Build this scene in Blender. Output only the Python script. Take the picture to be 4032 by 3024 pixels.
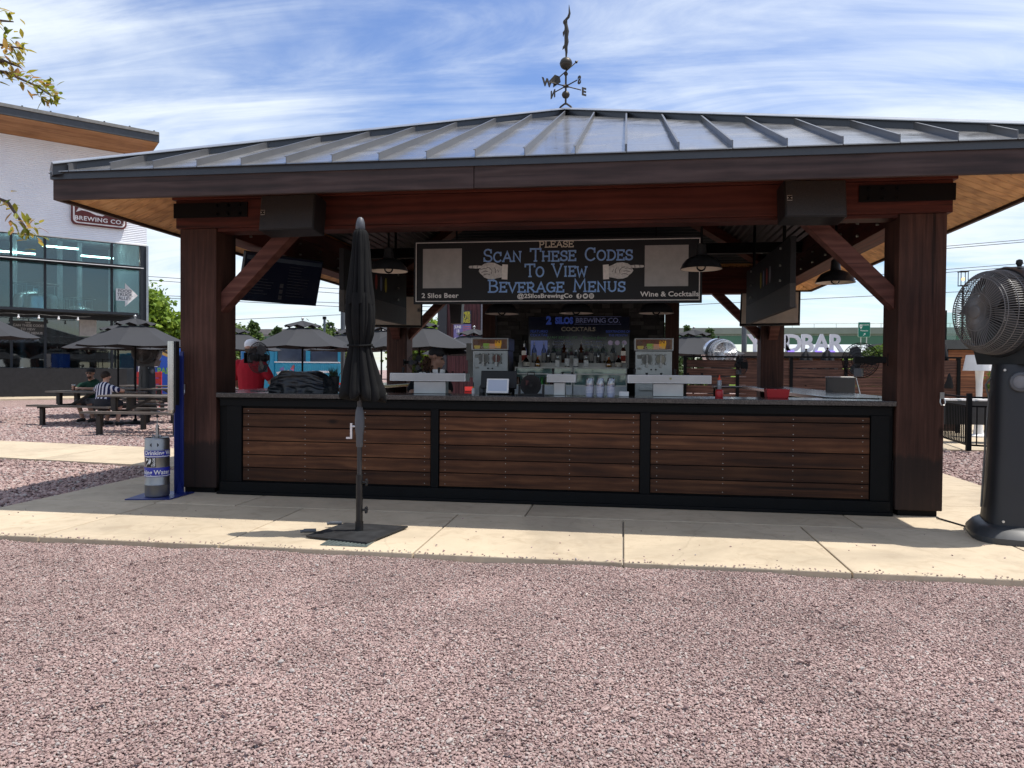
import bpy, bmesh, math, random
import numpy as np
from mathutils import Vector, Matrix, Euler, noise as mnoise
random.seed(7); np.random.seed(7)
for o in list(bpy.data.objects): bpy.data.objects.remove(o)
SC = bpy.context.scene
COL = SC.collection
PI = math.pi
R = math.radians

# ------------------------------------------------------------------ camera
cd = bpy.data.cameras.new('camera'); CAM = bpy.data.objects.new('camera', cd); COL.objects.link(CAM)
yaw, pit, rol = 0.1465, 0.0180, 0.0075
Fv = Vector((-math.sin(yaw)*math.cos(pit), math.cos(yaw)*math.cos(pit), -math.sin(pit)))
R0 = Vector((math.cos(yaw), math.sin(yaw), 0)); U0 = R0.cross(Fv)
Rv = R0*math.cos(rol) + U0*math.sin(rol); Uv = U0*math.cos(rol) - R0*math.sin(rol)
CAM.matrix_world = Matrix(((Rv.x, Uv.x, -Fv.x, 0), (Rv.y, Uv.y, -Fv.y, 0), (Rv.z, Uv.z, -Fv.z, 1.33), (0, 0, 0, 1)))
cd.sensor_width = 36; cd.lens = 36*2986.8/4032; cd.clip_start = 0.05; cd.clip_end = 3000
SC.camera = CAM
SC.render.resolution_x = 1024; SC.render.resolution_y = 768

# ------------------------------------------------------------------ sky, sun, exposure
SUN = Vector((0.394, 0.085, 1.0)).normalized()
sun_el = math.asin(SUN.z); sun_az = math.atan2(SUN.x, SUN.y)
W = bpy.data.worlds.new('World'); SC.world = W; W.use_nodes = True
wn = W.node_tree; wn.nodes.clear()
def wnode(t, **k):
    n = wn.nodes.new(t)
    for a, b in k.items(): setattr(n, a, b)
    return n
def lk(a, b): wn.links.new(a, b)
wo = wnode('ShaderNodeOutputWorld')
sky = wnode('ShaderNodeTexSky', sky_type='NISHITA', sun_disc=False, sun_elevation=sun_el, sun_rotation=sun_az)
sky.air_density = 1.0; sky.dust_density = 0.6; sky.ozone_density = 2.2; sky.altitude = 50
bg1 = wnode('ShaderNodeBackground'); bg1.inputs['Strength'].default_value = 0.15
hs = wnode('ShaderNodeHueSaturation'); hs.inputs['Saturation'].default_value = 1.25; hs.inputs['Hue'].default_value = 0.512
lk(sky.outputs[0], hs.inputs['Color']); lk(hs.outputs[0], bg1.inputs['Color'])
bg2 = wnode('ShaderNodeBackground'); bg2.inputs['Color'].default_value = (0.86, 0.93, 1.0, 1); bg2.inputs['Strength'].default_value = 1.0
tc = wnode('ShaderNodeTexCoord'); sp = wnode('ShaderNodeSeparateXYZ'); lk(tc.outputs['Generated'], sp.inputs[0])
def wmath(op, a, b=None, c=None, clamp=False):
    n = wnode('ShaderNodeMath', operation=op); n.use_clamp = clamp
    for i, v in enumerate((a, b, c)):
        if v is None: continue
        if isinstance(v, (int, float)): n.inputs[i].default_value = v
        else: lk(v, n.inputs[i])
    return n.outputs[0]
zz = wmath('ADD', wmath('MAXIMUM', sp.outputs['Z'], 0.0), 0.16)
px = wmath('DIVIDE', sp.outputs['X'], zz); py = wmath('DIVIDE', sp.outputs['Y'], zz)
cb = wnode('ShaderNodeCombineXYZ'); lk(px, cb.inputs[0]); lk(py, cb.inputs[1])
def wmap(rot, scl, loc=(0,0,0)):
    q = wnode('ShaderNodeMapping'); q.inputs['Rotation'].default_value = (0, 0, R(rot)); q.inputs['Scale'].default_value = scl; q.inputs['Location'].default_value = loc
    lk(cb.outputs[0], q.inputs['Vector']); return q.outputs[0]
def wnoise(vec, scale, detail, rough, dist=0.0):
    n = wnode('ShaderNodeTexNoise'); n.inputs['Scale'].default_value = scale; n.inputs['Detail'].default_value = detail
    n.inputs['Roughness'].default_value = rough; n.inputs['Distortion'].default_value = dist; lk(vec, n.inputs['Vector']); return n.outputs['Fac']
n1 = wnoise(wmap(100, (.55, .80, 1), (11.5, 2.6, 0)), 1.15, 9, .54, .5)      # broad banks
n2 = wnoise(wmap(120, (.45, 2.0, 1), (9.4, -6.0, 0)), 1.9, 9, .62, 1.0)       # wisps fanned across
mix = wmath('ADD', wmath('MULTIPLY', n1, 0.64), wmath('MULTIPLY', n2, 0.36))
mr = wnode('ShaderNodeMapRange'); mr.interpolation_type = 'SMOOTHSTEP'; lk(mix, mr.inputs['Value'])
mr.inputs['From Min'].default_value = 0.375; mr.inputs['From Max'].default_value = 0.625
cf = wmath('MULTIPLY_ADD', mr.outputs[0], 0.87, 0.08)
ms = wnode('ShaderNodeMixShader'); lk(cf, ms.inputs[0]); lk(bg1.outputs[0], ms.inputs[1]); lk(bg2.outputs[0], ms.inputs[2])
lk(ms.outputs[0], wo.inputs['Surface'])
sd = bpy.data.lights.new('sun', 'SUN'); sd.energy = 4.8; sd.angle = R(0.53); sd.color = (1.0, 0.95, 0.88)
so = bpy.data.objects.new('sun', sd); COL.objects.link(so); so.rotation_euler = SUN.to_track_quat('Z', 'Y').to_euler(); so.location = (10, 5, 30)
SC.view_settings.view_transform = 'Standard'; SC.view_settings.look = 'None'; SC.view_settings.gamma = 1; SC.view_settings.exposure = 0.2
SC.view_settings.use_curve_mapping = False
SC.render.engine = 'CYCLES'

# ------------------------------------------------------------------ mesh builder
WM = {}
def reg(o, M): WM[o.name] = M
class MB:
    def __init__(s): s.v = []; s.f = []; s.m = None
    def add(s, vs, fs, M=None):
        b = len(s.v)
        if M is not None: vs = [tuple(M @ Vector(p)) for p in vs]
        s.v += [tuple(p) for p in vs]; s.f += [tuple(i+b for i in f) for f in fs]; return s
    def box(s, x0, x1, y0, y1, z0, z1, M=None):
        return s.add([(x0,y0,z0),(x1,y0,z0),(x1,y1,z0),(x0,y1,z0),(x0,y0,z1),(x1,y0,z1),(x1,y1,z1),(x0,y1,z1)],
            [(0,3,2,1),(4,5,6,7),(0,1,5,4),(1,2,6,5),(2,3,7,6),(3,0,4,7)], M)
    def bar(s, p, q, w, h=None, up=(0,0,1)):
        p = Vector(p); q = Vector(q); h = w if h is None else h; d = (q-p); L = d.length; d.normalize()
        u = Vector(up); 
        if abs(d.dot(u)) > .99: u = Vector((0,1,0))
        a = d.cross(u).normalized(); b = a.cross(d)
        M = Matrix(((a.x,d.x,b.x,p.x),(a.y,d.y,b.y,p.y),(a.z,d.z,b.z,p.z),(0,0,0,1)))
        return s.box(-w/2, w/2, 0, L, -h/2, h/2, M)
    def cyl(s, p, q, r0, r1=None, n=12, caps=True):
        p = Vector(p); q = Vector(q); r1 = r0 if r1 is None else r1; d = (q-p).normalized()
        u = Vector((0,0,1)) if abs(d.z) < .9 else Vector((1,0,0)); a = d.cross(u).normalized(); b = d.cross(a)
        vs = []; 
        for c, r in ((p, r0), (q, r1)):
            for i in range(n):
                t = 2*PI*i/n; vs.append(c + a*(r*math.cos(t)) + b*(r*math.sin(t)))
        fs = [(i, (i+1)%n, n+(i+1)%n, n+i) for i in range(n)]
        if caps: fs += [tuple(range(n-1,-1,-1)), tuple(range(n, 2*n))]
        return s.add(vs, fs)
    def tube(s, pts, r, n=8, closed=False):
        pts = [Vector(p) for p in pts]; m = len(pts); rr = r if isinstance(r, (list, tuple)) else [r]*m
        vs = []; pa = None
        for i, p in enumerate(pts):
            if closed: d = (pts[(i+1)%m]-pts[i-1]).normalized()
            else: d = (pts[min(i+1,m-1)]-pts[max(i-1,0)]).normalized()
            if pa is None:
                u = Vector((0,0,1)) if abs(d.z) < .9 else Vector((1,0,0)); a = d.cross(u).normalized()
            else:
                a = (pa - d*pa.dot(d)); a = a.normalized() if a.length > 1e-6 else d.cross(Vector((0,0,1))).normalized()
            pa = a; b = d.cross(a)
            for k in range(n):
                t = 2*PI*k/n; vs.append(p + a*(rr[i]*math.cos(t)) + b*(rr[i]*math.sin(t)))
        fs = []
        for i in range(m if closed else m-1):
            j = (i+1)%m
            fs += [(i*n+k, i*n+(k+1)%n, j*n+(k+1)%n, j*n+k) for k in range(n)]
        if not closed: fs += [tuple(range(n-1,-1,-1)), tuple(range((m-1)*n, m*n))]
        return s.add(vs, fs)
    def lathe(s, prof, c=(0,0,0), n=20, M=None, mod=None, cap=True):
        vs = []
        for j, (r, z) in enumerate(prof):
            for i in range(n):
                t = 2*PI*i/n; k = mod(t, j, z) if mod else 1
                vs.append((c[0]+r*k*math.cos(t), c[1]+r*k*math.sin(t), c[2]+z))
        fs = []
        for j in range(len(prof)-1):
            fs += [(j*n+i, j*n+(i+1)%n, (j+1)*n+(i+1)%n, (j+1)*n+i) for i in range(n)]
        if cap: fs += [tuple(range(n-1,-1,-1)), tuple(range((len(prof)-1)*n, len(prof)*n))]
        return s.add(vs, fs, M)
    def sphere(s, c, r, n=12, sc=(1,1,1)):
        m = max(4, n//2); prof = [(math.sin(PI*(j+.001)/m*0.999), -math.cos(PI*j/m)) for j in range(m+1)]
        vs = []
        for (q, z) in prof:
            for i in range(n):
                t = 2*PI*i/n; vs.append((c[0]+r*sc[0]*q*math.cos(t), c[1]+r*sc[1]*q*math.sin(t), c[2]+r*sc[2]*z))
        fs = [(j*n+i, j*n+(i+1)%n, (j+1)*n+(i+1)%n, (j+1)*n+i) for j in range(m) for i in range(n)]
        return s.add(vs, fs)
    def prism(s, poly, y0, y1, M=None):        # polygon in x,z extruded along y
        n = len(poly)
        vs = [(x, y0, z) for x, z in poly] + [(x, y1, z) for x, z in poly]
        fs = [tuple(range(n)), tuple(range(2*n-1, n-1, -1))] + [(i, n+i, n+(i+1)%n, (i+1)%n) for i in range(n)]
        return s.add(vs, fs, M)
    def mesh(s, name):
        me = bpy.data.meshes.new(name); me.from_pydata(s.v, [], s.f); 
        bm = bmesh.new(); bm.from_mesh(me); bmesh.ops.recalc_face_normals(bm, faces=bm.faces); bm.to_mesh(me); bm.free()
        me.update(); return me
    def build(s, name, mat, parent=None, world=True, smooth=False, bev=0, base=None, label=None):
        if parent is not None and world:
            Mi = WM[parent.name].inverted(); s.v = [tuple(Mi @ Vector(p)) for p in s.v]
        if base is not None:
            s.v = [(p[0]-base[0], p[1]-base[1], p[2]-base[2]) for p in s.v]
        return mk(name, s.mesh(name), mat, parent, smooth, bev, base, label)
def mk(name, me, mat, parent=None, smooth=False, bev=0, base=None, label=None):
    o = bpy.data.objects.new(name, me); COL.objects.link(o)
    if mat is not None and not me.materials:
        for m in (mat if isinstance(mat, (list, tuple)) else [mat]): me.materials.append(m)
    if parent is not None: o.parent = parent
    if base is not None: o.location = base
    M = Matrix.Translation(base) if base is not None else Matrix()
    WM[o.name] = (WM[parent.name] @ M) if parent is not None else M
    if smooth:
        for p in me.polygons: p.use_smooth = True
        me.set_sharp_from_angle(angle=R(40))
    if bev:
        b = o.modifiers.new('bevel', 'BEVEL'); b.width = bev; b.segments = 2; b.limit_method = 'ANGLE'
    if label: o['label'] = label
    return o
def tag(o, label=None, cat=None, group=None, kind=None):
    if label: o['label'] = label
    if cat: o['category'] = cat
    if group: o['group'] = group
    if kind: o['kind'] = kind
    return o
def thing(name, label, cat, loc=(0,0,0), rz=0, group=None):
    o = bpy.data.objects.new(name, None); COL.objects.link(o); o.empty_display_size = 0.1
    o.location = loc; o.rotation_euler = (0, 0, rz); tag(o, label, cat, group)
    WM[o.name] = Matrix.Translation(loc) @ Matrix.Rotation(rz, 4, 'Z'); return o
def copy_tree(o, loc=None, rz=None, label=None, scale=None, parent=None):
    c = o.copy(); COL.objects.link(c)
    if parent is not None: c.parent = parent
    if loc is not None: c.location = loc
    if rz is not None: c.rotation_euler = (0, 0, rz)
    if scale is not None: c.scale = scale if isinstance(scale, (tuple, list)) else (scale,)*3
    if label: c['label'] = label
    for ch in list(o.children): copy_tree(ch, parent=c)
    WM[c.name] = Matrix.Translation(c.location) @ Matrix.Rotation(c.rotation_euler.z, 4, 'Z')
    return c
def inst(src, loc, rot=(0,0,0), name=None, parent=None, scale=None):
    c = src.copy(); COL.objects.link(c); c.location = loc; c.rotation_euler = rot
    if scale: c.scale = scale
    if parent is not None: c.parent = parent
    return c
def structure(o): o['kind'] = 'structure'; return o

# ------------------------------------------------------------------ text
def text_mb(body, size, M, align='CENTER', extrude=0.0, bold=0.0, sx=1.0, spacing=1.0, res=3):
    cu = bpy.data.curves.new('lettering', 'FONT'); cu.body = body; cu.size = size; cu.align_x = align; cu.extrude = extrude
    cu.offset = bold; cu.resolution_u = res; cu.space_character = spacing
    o = bpy.data.objects.new('lettering', cu); COL.objects.link(o)
    dg = bpy.context.evaluated_depsgraph_get(); me = bpy.data.meshes.new_from_object(o.evaluated_get(dg))
    vs = [tuple(v.co) for v in me.vertices]; fs = [tuple(p.vertices) for p in me.polygons]
    bpy.data.objects.remove(o); bpy.data.curves.remove(cu); bpy.data.meshes.remove(me)
    b = MB(); b.add([(x*sx, -z, y) for x, y, z in vs], fs, M); return b
def face_front(x, y, z, rz=0.0): return Matrix.Translation((x, y, z)) @ Matrix.Rotation(rz, 4, 'Z')
def arc(cx, cy, rx, ry, a0, a1, n=9): return [(cx+rx*math.cos(R(a0+(a1-a0)*i/n)), cy+ry*math.sin(R(a0+(a1-a0)*i/n))) for i in range(n+1)]
GL = {  # letter: (advance, strokes, serif points)
 'A': (.92, [[(.08,0),(.46,1),(.84,0)],[(.22,.34),(.70,.34)]], [(.08,0),(.84,0)]),
 'B': (.80, [[(.14,0),(.14,1)],[(.02,1),(.4,1)]+arc(.4,.76,.26,.24,90,-90)+[(.14,.52)],[(.4,.52)]+arc(.42,.26,.3,.26,90,-90)+[(.02,0)]], []),
 'C': (.86, [arc(.46,.5,.38,.5,42,318,16), [(.76,.66),(.76,1.0)]], []),
 'D': (.88, [[(.16,0),(.16,1)],[(.03,1),(.36,1)]+arc(.38,.5,.42,.5,90,-90,12)+[(.03,0)]], []),
 'E': (.78, [[(.14,0),(.14,1)],[(.02,1),(.68,1),(.68,.82)],[(.14,.52),(.52,.52)],[(.52,.42),(.52,.62)],[(.02,0),(.70,0),(.70,.2)]], []),
 'G': (.88, [arc(.46,.5,.38,.5,42,330,16),[(.50,.45),(.88,.45)],[(.78,.45),(.78,.04)]], []),
 'H': (.92, [[(.16,0),(.16,1)],[(.74,0),(.74,1)],[(.16,.5),(.74,.5)]], [(.16,0),(.16,1),(.74,0),(.74,1)]),
 'I': (.46, [[(.22,0),(.22,1)]], [(.22,0),(.22,1)]),
 'L': (.74, [[(.16,0),(.16,1)],[(.03,0),(.66,0),(.66,.22)]], [(.16,1)]),
 'M': (1.06, [[(.14,0),(.18,1),(.52,.3),(.86,1),(.90,0)]], [(.14,0),(.90,0)]),
 'N': (.94, [[(.14,0),(.14,1),(.76,0),(.76,1)]], [(.14,0),(.76,1)]),
 'O': (.90, [arc(.44,.5,.38,.5,0,360,20)], []),
 'P': (.78, [[(.14,0),(.14,1)],[(.02,1),(.4,1)]+arc(.4,.72,.28,.28,90,-90)+[(.14,.44)]], [(.14,0)]),
 'R': (.86, [[(.14,0),(.14,1)],[(.02,1),(.4,1)]+arc(.4,.73,.27,.27,90,-90)+[(.14,.46)],[(.36,.46),(.76,0)]], [(.14,0),(.76,0)]),
 'S': (.72, [arc(.36,.745,.27,.255,28,270,10)+arc(.36,.245,.29,.245,90,-150,10),[(.60,.72),(.60,.98)],[(.07,.02),(.07,.3)]], []),
 'T': (.84, [[(.42,0),(.42,1)],[(.04,.8),(.04,1),(.80,1),(.80,.8)]], [(.42,0)]),
 'U': (.90, [[(.14,1),(.14,.34)]+arc(.44,.34,.30,.34,180,360,10)+[(.74,1)]], [(.14,1),(.74,1)]),
 'V': (.90, [[(.08,1),(.44,0),(.80,1)]], [(.08,1),(.80,1)]),
 'W': (1.1, [[(.08,1),(.30,0),(.54,.7),(.78,0),(1.0,1)]], [(.08,1),(1.0,1)]),
 '2': (.72, [arc(.34,.72,.27,.28,165,-20,10)+[(.05,0),(.66,0),(.66,.18)]], []),
}
def slab_text(b, body, x, z, h, t, M, small=0.78, width=None, jitter=0.0, sx=0.9):
    """slab-serif stroke lettering, small capitals after the first letter of a word; returns width"""
    def run(draw, x, kx):
        first = True; x0 = x; rnd = random.Random(len(body)*7+3)
        for ch in body:
            if ch == ' ': x += h*.52*kx; first = True; continue
            up = ch.upper(); k = 1.0 if (first or small == 1) else small
            first = False
            adv, st, sf = GL[up]; hh = h*k; ww = hh*sx*kx
            dz = rnd.uniform(-1,1)*jitter*h; tl = rnd.uniform(-1,1)*jitter*1.2
            if draw:
                q = lambda p: (x+p[0]*ww+tl*p[1]*hh, z+dz+p[1]*hh)
                lay = 0
                for s_ in st:
                    pts = [q(p) for p in s_]; n_ = len(pts); vs = []; lay += 1
                    closed = n_ > 3 and math.hypot(pts[0][0]-pts[-1][0], pts[0][1]-pts[-1][1]) < 1e-5
                    for i in range(n_):
                        pv = pts[i-1] if i else (pts[-2] if closed else None); nx_ = pts[i+1] if i < n_-1 else (pts[1] if closed else None)
                        dirs = []
                        for a, c in ((pv, pts[i]), (pts[i], nx_)):
                            if a is None or c is None: continue
                            L = math.hypot(c[0]-a[0], c[1]-a[1]) or 1e-6; dirs.append(((c[0]-a[0])/L, (c[1]-a[1])/L))
                        if len(dirs) == 1: dirs.append(dirs[0])
                        mx_, my_ = -(dirs[0][1]+dirs[1][1]), dirs[0][0]+dirs[1][0]; L = math.hypot(mx_, my_) or 1e-6; mx_ /= L; my_ /= L
                        k_ = min(2.2, 1/max(.3, -mx_*dirs[0][1]+my_*dirs[0][0]))*t/2; e_ = 0
                        ex = ey = 0
                        if not closed and i in (0, n_-1): s0 = (-1 if i == 0 else 1)*t*.3; ex, ey = dirs[0][0]*s0, dirs[0][1]*s0
                        vs += [(pts[i][0]+ex+mx_*k_, -lay*.0006, pts[i][1]+ey+my_*k_), (pts[i][0]+ex-mx_*k_, -lay*.0006, pts[i][1]+ey-my_*k_)]
                    b.add(vs, [(2*i, 2*i+1, 2*i+3, 2*i+2) for i in range(n_-1)], M)
                for p in sf:
                    c = q(p); w = .15*hh; lay += 1; yy = -lay*.0006
                    b.add([(c[0]-w,yy,c[1]-t*.42),(c[0]+w,yy,c[1]-t*.42),(c[0]+w,yy,c[1]+t*.42),(c[0]-w,yy,c[1]+t*.42)], [(0,1,2,3)], M)
            x += adv*ww + t*.35
        return x-x0
    kx = 1.0
    if width: kx = width/run(False, 0, 1.0)
    w = run(False, 0, kx)
    run(True, x-w/2, kx); return w

# ------------------------------------------------------------------ materials
MATS = {}
class NT:
    def __init__(s, name):
        s.m = bpy.data.materials.new(name); s.m.use_nodes = True; s.t = s.m.node_tree; s.b = s.t.nodes['Principled BSDF']; s._c = None
    def n(s, t, **k):
        x = s.t.nodes.new(t)
        for a, b in k.items(): setattr(x, a, b)
        return x
    def l(s, a, b): s.t.links.new(a, b)
    def co(s, scale=(1,1,1), kind='Object', rnd=0.0):
        c = s.n('ShaderNodeTexCoord'); m = s.n('ShaderNodeMapping'); m.inputs['Scale'].default_value = scale
        s.l(c.outputs[kind], m.inputs['Vector'])
        if rnd:
            oi = s.n('ShaderNodeObjectInfo'); mu = s.n('ShaderNodeMath', operation='MULTIPLY'); mu.inputs[1].default_value = rnd
            s.l(oi.outputs['Random'], mu.inputs[0]); s.l(mu.outputs[0], m.inputs['Location'])
        return m.outputs[0]
    def noise(s, vec, scale=5, detail=4, rough=.55, dist=0):
        x = s.n('ShaderNodeTexNoise'); x.inputs['Scale'].default_value = scale; x.inputs['Detail'].default_value = detail
        x.inputs['Roughness'].default_value = rough; x.inputs['Distortion'].default_value = dist
        if vec is not None: s.l(vec, x.inputs['Vector'])
        return x.outputs['Fac']
    def ramp(s, fac, stops):
        x = s.n('ShaderNodeValToRGB'); e = x.color_ramp.elements
        while len(e) < len(stops): e.new(.5)
        for i, (p, c) in enumerate(stops): e[i].position = p; e[i].color = (*c, 1)
        s.l(fac, x.inputs['Fac']); return x.outputs['Color']
    def mixc(s, fac, a, b, mode='MIX'):
        x = s.n('ShaderNodeMix', data_type='RGBA', blend_type=mode)
        for sock, v in ((x.inputs['Factor'], fac), (x.inputs['A'], a), (x.inputs['B'], b)):
            if isinstance(v, (int, float)): sock.default_value = v
            elif isinstance(v, tuple): sock.default_value = (*v, 1)
            else: s.l(v, sock)
        return x.outputs['Result']
    def bump(s, h, strength=.3, dist=.01):
        x = s.n('ShaderNodeBump'); x.inputs['Strength'].default_value = strength; x.inputs['Distance'].default_value = dist
        s.l(h, x.inputs['Height']); s.l(x.outputs['Normal'], s.b.inputs['Normal']); return x
    def set(s, color=None, rough=None, metal=None, spec=None, **k):
        if color is not None:
            if isinstance(color, tuple): s.b.inputs['Base Color'].default_value = (*color, 1)
            else: s.l(color, s.b.inputs['Base Color'])
        for nm, v in (('Roughness', rough), ('Metallic', metal), ('Specular IOR Level', spec)):
            if v is None: continue
            if isinstance(v, (int, float)): s.b.inputs[nm].default_value = v
            else: s.l(v, s.b.inputs[nm])
        for nm, v in k.items(): s.b.inputs[nm.replace('_', ' ')].default_value = v
        return s.m
def plain(name, c, rough=.5, metal=0., spec=.5, var=.18, scale=6., bump=0., bscale=60., rnd=0.0):
    """base colour with mottled wear and fine relief"""
    if name in MATS: return MATS[name]
    t = NT(name); v = t.co(rnd=7.0 if rnd else 0); f = t.noise(v, scale, 5, .6)
    lo = tuple(max(0, x*(1-var)) for x in c); hi = tuple(min(1, x*(1+var)) for x in c)
    col = t.ramp(f, [(.3, lo), (.7, hi)])
    if rnd:
        oi = t.n('ShaderNodeObjectInfo'); g = t.n('ShaderNodeMapRange'); t.l(oi.outputs['Random'], g.inputs['Value'])
        g.inputs['To Min'].default_value = 1-rnd; g.inputs['To Max'].default_value = 1+rnd
        cmb = t.n('ShaderNodeVectorMath', operation='SCALE'); t.l(col, cmb.inputs[0]); t.l(g.outputs[0], cmb.inputs['Scale']); col = cmb.outputs[0]
    rg = t.n('ShaderNodeMapRange'); t.l(f, rg.inputs['Value']); rg.inputs['To Min'].default_value = max(.02, rough-.12); rg.inputs['To Max'].default_value = min(1, rough+.12)
    t.set(col, rg.outputs[0], metal, spec)
    if bump: t.bump(t.noise(v, bscale, 3, .6), bump, .004)
    MATS[name] = t.m; return t.m
def wood(name, dark, mid, light, axis='X', rough=.5, spec=.35, grain=1.0, ring=.35, rnd=.25, knots=False):
    """plain-sawn timber: cathedral bands, fine fibre, dark checks and a few knots"""
    if name in MATS: return MATS[name]
    t = NT(name); P = lambda a, b: {'X': (a, b, b), 'Y': (b, a, b), 'Z': (b, b, a)}[axis]
    wv = t.n('ShaderNodeTexWave'); wv.wave_type = 'BANDS'; wv.bands_direction = {'X': 'Z', 'Y': 'X', 'Z': 'X'}[axis]; t.l(t.co(P(.16, 1.0), rnd=23.0), wv.inputs['Vector'])
    for k, v in (('Scale', 5.0*grain), ('Distortion', 7.5), ('Detail', 3.0), ('Detail Scale', 1.3), ('Detail Roughness', .6)): wv.inputs[k].default_value = v
    f = t.noise(t.co(P(.55, 9), rnd=31.0), 1.3*grain, 7, .62, 1.6)
    f2 = t.noise(t.co(P(1.2, 70), rnd=11.0), 1.0*grain, 4, .7)
    f3 = t.noise(t.co((1.3, 1.3, 1.3), rnd=5.0), 1.1, 4, .55)
    def mad(a, k, b):
        x = t.n('ShaderNodeMath', operation='MULTIPLY_ADD'); t.l(a, x.inputs[0]); x.inputs[1].default_value = k
        if isinstance(b, (int, float)): x.inputs[2].default_value = b
        else: t.l(b, x.inputs[2])
        return x.outputs[0]
    h = mad(wv.outputs['Fac'], ring*.57, mad(f2, .30, mad(f, .55, mad(f3, .50, -.32+(.20-ring*.57)*.5))))
    col = t.ramp(h, [(.26, dark), (.46, mid), (.68, light)])
    ck = t.noise(t.co(P(.35, 26), rnd=17.0), 1.0, 3, .5, .3)
    col = t.mixc(t.ramp(ck, [(.66, (0,0,0)), (.72, (.75,.75,.75))]), col, tuple(x*.28 for x in dark))
    if knots:
        vo = t.n('ShaderNodeTexVoronoi'); vo.inputs['Scale'].default_value = 1.6; t.l(t.co(P(.7, 1.5), rnd=41.0), vo.inputs['Vector'])
        col = t.mixc(t.ramp(vo.outputs['Distance'], [(.035, (.9,.9,.9)), (.085, (0,0,0))]), col, tuple(x*.4 for x in dark))
    oi = t.n('ShaderNodeObjectInfo'); g = t.n('ShaderNodeMapRange'); t.l(oi.outputs['Random'], g.inputs['Value'])
    g.inputs['To Min'].default_value = 1-rnd; g.inputs['To Max'].default_value = 1+rnd
    cmb = t.n('ShaderNodeVectorMath', operation='SCALE'); t.l(col, cmb.inputs[0]); t.l(g.outputs[0], cmb.inputs['Scale'])
    rg = t.n('ShaderNodeMapRange'); t.l(f, rg.inputs['Value']); rg.inputs['To Min'].default_value = rough-.1; rg.inputs['To Max'].default_value = rough+.15
    t.set(cmb.outputs[0], rg.outputs[0], 0, spec); t.bump(h, .45, .005)
    MATS[name] = t.m; return t.m
def emis(name, c, strength):
    if name in MATS: return MATS[name]
    t = NT(name); t.set(tuple(min(1, x) for x in c), .4); t.b.inputs['Emission Color'].default_value = (*c, 1); t.b.inputs['Emission Strength'].default_value = strength
    MATS[name] = t.m; return t.m
def glass(name, tint, rough=.03, body=.0):
    if name in MATS: return MATS[name]
    t = NT(name); out = t.t.nodes['Material Output']
    tr = t.n('ShaderNodeBsdfTransparent'); tr.inputs[0].default_value = (*tint, 1); gl = t.n('ShaderNodeBsdfGlossy'); gl.inputs['Roughness'].default_value = rough
    fr = t.n('ShaderNodeFresnel'); fr.inputs[0].default_value = 1.5; ad = t.n('ShaderNodeMath', operation='ADD'); ad.inputs[1].default_value = body; t.l(fr.outputs[0], ad.inputs[0])
    mx = t.n('ShaderNodeMixShader'); t.l(ad.outputs[0], mx.inputs[0]); t.l(tr.outputs[0], mx.inputs[1]); t.l(gl.outputs[0], mx.inputs[2]); t.l(mx.outputs[0], out.inputs['Surface'])
    MATS[name] = t.m; return t.m
def brushed(name, c=(.34,.35,.36), rough=.34, axis='X'):
    if name in MATS: return MATS[name]
    t = NT(name); v = t.co({'X': (2, 160, 160), 'Z': (160, 160, 2)}[axis]); f = t.noise(v, 1, 3, .6)
    v2 = t.co(); f2 = t.noise(v2, 4, 3, .5)
    col = t.ramp(f2, [(.3, tuple(x*.85 for x in c)), (.7, tuple(min(1, x*1.1) for x in c))])
    t.set(col, rough, .92); t.bump(f, .06, .002); MATS[name] = t.m; return t.m

black_steel = plain('black_steel', (.0032,.0036,.0042), .6, 0, .15, .35, 8, .08)
black_plastic = plain('black_plastic', (.008,.008,.0095), .5, 0, .35, .25, 12, .06, 200)
black_satin = plain('black_satin', (.018,.019,.021), .35, 0, .5, .2, 9)
grey_plastic = plain('grey_plastic', (.07,.075,.085), .5, 0, .45, .15, 5, .05, 120)
charcoal_plastic = plain('charcoal_plastic', (.011,.0125,.0165), .5, 0, .5, .16, 4, .12, 160)
white_plastic = plain('white_plastic', (.75,.75,.74), .45, 0, .5, .06, 6)
white_paint = plain('white_paint', (.78,.77,.74), .5, 0, .4, .07, 7)
cream_board = plain('cream_board', (.50,.42,.33), .6, 0, .3, .12, 5)
grey_board = plain('grey_board', (.085,.081,.076), .6, 0, .3, .2, 7)
stainless = brushed('stainless'); stainless_v = brushed('stainless_v', axis='Z')

# ================================================================== SETTING
def ground_material():
    t = NT('gravel_ground'); v = t.co((1,1,1))
    vo = t.n('ShaderNodeTexVoronoi'); vo.inputs['Scale'].default_value = 46; vo.inputs['Randomness'].default_value = 1; t.l(v, vo.inputs['Vector'])
    hs_ = t.n('ShaderNodeSeparateColor'); t.l(vo.outputs['Color'], hs_.inputs[0])
    c = t.ramp(hs_.outputs[0], [(0, (.12,.08,.078)), (.35, (.28,.19,.17)), (.7, (.40,.285,.25)), (1, (.50,.40,.36))])
    big = t.noise(v, .35, 4, .6)
    c = t.mixc(t.ramp(big, [(.35, (0,0,0)), (.7, (.5,.5,.5))]), c, (.24,.165,.155))
    t.set(c, .9, 0, .2); t.bump(vo.outputs['Distance'], 1.0, .02); return t.m
gm = ground_material()
b = MB(); b.add([(-700,-60,-.03),(700,-60,-.03),(700,1400,-.03),(-700,1400,-.03)], [(0,1,2,3)])
structure(b.build('ground', gm))

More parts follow.
